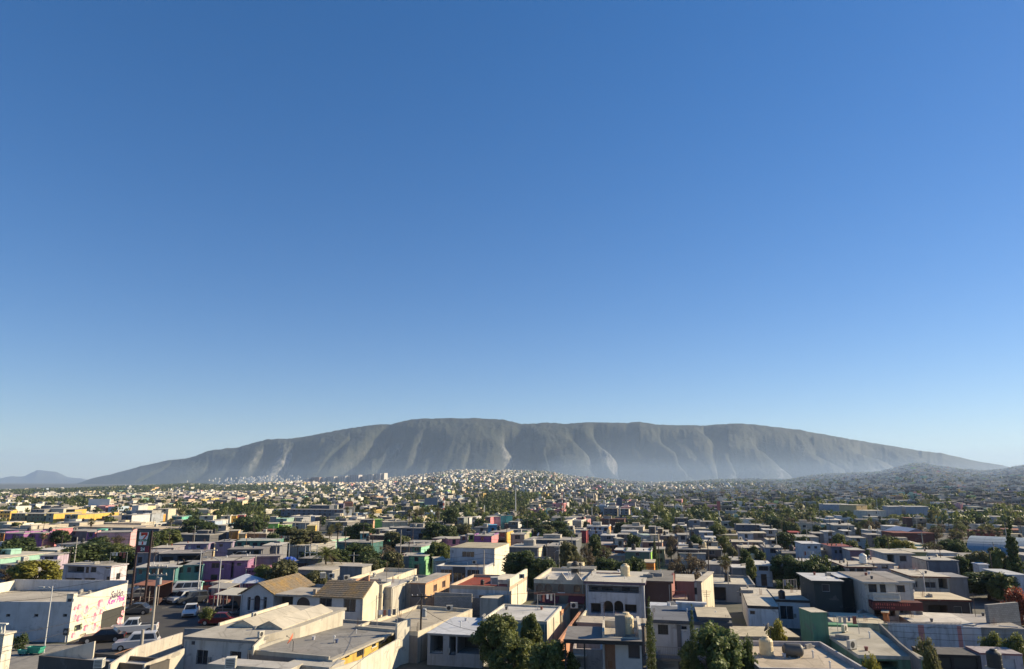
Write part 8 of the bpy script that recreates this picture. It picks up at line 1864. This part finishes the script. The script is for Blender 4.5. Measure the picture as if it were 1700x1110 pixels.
def forest():
    I = np.nonzero(keep & isT)[0]; I = np.array([i for i in I if i not in tindiv])
    tmp = []
    for v in range(5):
        r = np.random.default_rng(v + 50); bl = [(r.uniform(-.45, .45), r.uniform(-.45, .45), r.uniform(.35, .95), .42, .42, .32) for _ in range(6)]
        tmp.append(leaf_cloud(bl, 34, .24, r, .5)[0].reshape(34, 4, 3))
    tmn = []
    for v in range(5):
        r = np.random.default_rng(v + 70); bl = clumps(r, 1.0, 1.35, .1, 12, .4); tmn.append(leaf_cloud(bl, 120, .155, r, .5)[0].reshape(120, 4, 3))
    tmf = []
    for v in range(5):
        r = np.random.default_rng(v + 90); bl = [(r.uniform(-.4, .4), r.uniform(-.4, .4), r.uniform(.35, .9), .45, .45, .35) for _ in range(4)]; tmf.append(leaf_cloud(bl, 13, .36, r, .5)[0].reshape(13, 4, 3))
    out = {0: [], 1: [], 2: []}
    for layer, (msk, per, tm) in enumerate([(LY[I] < 800, 2, tmn), ((LY[I] >= 800) & (LY[I] < 1500), 2, tmp), (LY[I] >= 1500, 2, tmf)]):
        J = I[msk]
        for rep in range(per):
            dense = tp[J] > .8
            sel = J if rep == 0 else J[(rng.random(len(J)) < np.where(dense, .95, .45))]
            n = len(sel); x = LX[sel] + rng.uniform(-4, 4, n); y = LY[sel] + rng.uniform(-8, 8, n); z = terrain(x, y); rad = rng.uniform(2.1, 4.1, n) * np.where(LY[sel] > 1400, 1.35, 1.1); hh = np.minimum(rad * rng.uniform(.95, 1.4, n), np.maximum(hcap[sel], 1.6) / 1.5); an = rng.uniform(0, 6.28, n); vi = rng.integers(5, size=n)
            if rep == 0:
                for mm in range(3):
                    pass
            hue = rng.choice(3, n, p=[.5, .38, .12])
            for v in range(5):
                for hu in range(3):
                    k = (vi == v) & (hue == hu)
                    if not k.any(): continue
                    t = tm[v]; c, s = np.cos(an[k])[:, None, None], np.sin(an[k])[:, None, None]
                    tx_, ty_, tz_ = t[None, :, :, 0], t[None, :, :, 1], t[None, :, :, 2]
                    px = x[k][:, None, None] + (tx_ * c - ty_ * s) * rad[k][:, None, None]; py = y[k][:, None, None] + (tx_ * s + ty_ * c) * rad[k][:, None, None]; pz = z[k][:, None, None] + (tz_ - .05) * hh[k][:, None, None] * 1.05
                    out[hu].append(np.stack([px, py, pz], -1).reshape(-1, 3))
    V = np.concatenate([np.concatenate(out[h]) for h in range(3)]); cnt = [sum(len(a) for a in out[h]) // 4 for h in range(3)]
    mi = np.repeat(np.arange(3), cnt)
    tag(link('distant_trees', np_mesh('distant_trees', V, np.arange(len(V)).reshape(-1, 4), [leafm(*GREENS['dark']), leafm(*GREENS['mid']), leafm(*GREENS['olive'])], mat_idx=mi)), kind='stuff')
    print('forest quads', len(V) // 4)
forest()
# ---- white slabs of flats on the skyline and the hilltop houses
rs = random.Random(8)
for i, (x0, x1, yt, yb) in enumerate([(503, 512, 794, 800), (516, 532, 792, 800), (534, 540, 792, 800), (542, 556, 791, 800), (560, 575, 790, 799), (580, 597, 788, 798), (601, 607, 789, 798), (608, 620, 787, 797), (622, 632, 786, 796), (635, 638, 785, 794)]):
    dd = 2150; p = PD(x0, yb, dd); q = PD(x1, yb, dd); top_ = PD(x0, yt, dd).z; w = (q - p).x; c = rs.choice(((.50, .47, .44), (.60, .56, .50), (.38, .28, .22), (.62, .6, .56))); h = top_ - p.z
    t = tag(empty('tower_block', (p.x, p.y, p.z), R(-18)), ['leftmost low dark tower block on the ridge', 'wide grey tower block second along the ridge', 'slim pale tower block third along the ridge', 'brownish tower block fourth along the ridge', 'tower block with brown panels mid-ridge', 'broadest pale tower block on the ridge', 'slim tower block right of the broadest one', 'dark tower block near the ridge end', 'twin-faced dark tower block before the ridge end', 'rightmost narrow white tower block on the ridge'][i], 'tower block')
    MB().box(0, 0, -14, w, 22, h, wallm(c)).build('wall', t)
    for f in range(max(2, int(h / 3))):
        for k in range(max(1, int(w / 6))): MB().quad([(1.5 + k * 6, -.1, 1 + f * 3), (4.5 + k * 6, -.1, 1 + f * 3), (4.5 + k * 6, -.1, 2.4 + f * 3), (1.5 + k * 6, -.1, 2.4 + f * 3)], plain((.08, .09, .11))).build('window', t)
def scatter_white():
    """bright little houses: crest of the ridge on the left, the foot of the mountain, the hilltop"""
    pts = []
    for (x0, x1, yo, n) in [(20, 300, 0, 40), (188, 262, -1, 40), (262, 450, -1, 90), (450, 500, -1, 40), (640, 760, -1, 70), (760, 960, -2, 150), (1380, 1400, -2, 12), (1500, 1560, -1, 50)]:
        for _ in range(n):
            x = rng.uniform(x0, x1); a = az(x); yv = np.interp(a, [az(v) for v in RS_X], RS_V) - abs(rng.normal(0, 30)) + 10; X = a * yv; pts.append((X, yv, tz(X, yv) - 1))
    for _ in range(170):
        x = rng.normal(430, 42); yv = rng.uniform(4765, 4900); a = az(x); v = (yv - 4750) / 1100.0; e = np.interp(a, [az(q[0]) for q in RIDGE], [slope(*q) for q in RIDGE]); pts.append((a * yv, yv, (CAM_H + e * 5850) * (1 - (1 - v) ** 1.6) * .8))
    A = np.array(pts); n = len(A); w = rng.uniform(6, 11, n); h = rng.uniform(3, 7, n)
    mb = MB(); ms = [wallm((.68, .64, .54)), wallm((.66, .6, .46)), wallm((.5, .5, .5))]
    for i in range(n): x, y, z = A[i]; mb.box(x, y, z - 6, x + w[i], y + 9, z + h[i], ms[i % 3])
    tag(mb.build('hilltop_houses'), kind='stuff')
scatter_white()

# ---- small fixed fittings on the nearer houses: downpipes, meter boxes, aerials, ledges, rebar at the corners
rs = random.Random(12); pvc = plain((.40, .38, .34), .6); irn = plain((.12, .08, .06), .7)
for b in ALLB:
    c = b.root.get('category', '')
    if b.root.name.startswith('painted') or c not in ('house', 'shop', 'building', 'workshop') or b.o.y > 190 or b.w < 3.5 or b.d < 3: continue
    zt = b.h; rr2 = .12 if b.o.y > 110 else .06
    for u in ([.22, b.w - .25] if rs.random() < .4 else [rs.choice((.22, b.w - .25))]):
        MB().bar((u, -.07, 0), (u, -.07, zt - .15), rr2 * .7, pvc, 6).build('downpipe', b.root)
    if rs.random() < .5:
        u = rs.uniform(.15, .85) * b.w; y = b.d * rs.uniform(.55, .9); hh = rs.uniform(1.6, 3.0); z0 = zt + .1
        a = MB().bar((u, y, z0 - .4), (u, y, z0 + hh), rr2 * .45, irn, 5)
        for k in range(4): a.bar((u - .45 + k * .06, y, z0 + hh - .12 - k * .16), (u + .45 - k * .06, y, z0 + hh - .12 - k * .16), rr2 * .28, irn, 4)
        a.build('aerial', b.root)
    if rs.random() < .35:
        for (u, y) in ((.15, .15), (b.w - .15, .15), (.15, b.d * .5)):
            m_ = MB()
            for k in range(3): m_.bar((u + (k - 1) * .07, y, zt), (u + (k - 1) * .09, y, zt + rs.uniform(.5, 1.0)), rr2 * .3, irn, 4)
            m_.build('rebar_stub', b.root)
    if b.h > 4.2 and rs.random() < .6: MB().box(.02, -.10, b.h * .5 - .08, b.w - .02, -.004, b.h * .5 + .08, wallm(rs.choice(((.34, .32, .3), (.5, .47, .4), (.25, .22, .2))), .7)).build('ledge', b.root)
    if b.o.y < 120:
        u = rs.uniform(.3, .7) * b.w; MB().box(u, -.14, 1.3, u + .3, -.005, 1.75, plain((.22, .23, .22), .5)).build('meter_box', b.root)
        if b.w > 5: MB().bar((b.w + .06, b.d * .4, 0), (b.w + .06, b.d * .4, zt - .2), .045, pvc, 6).build('downpipe', b.root)
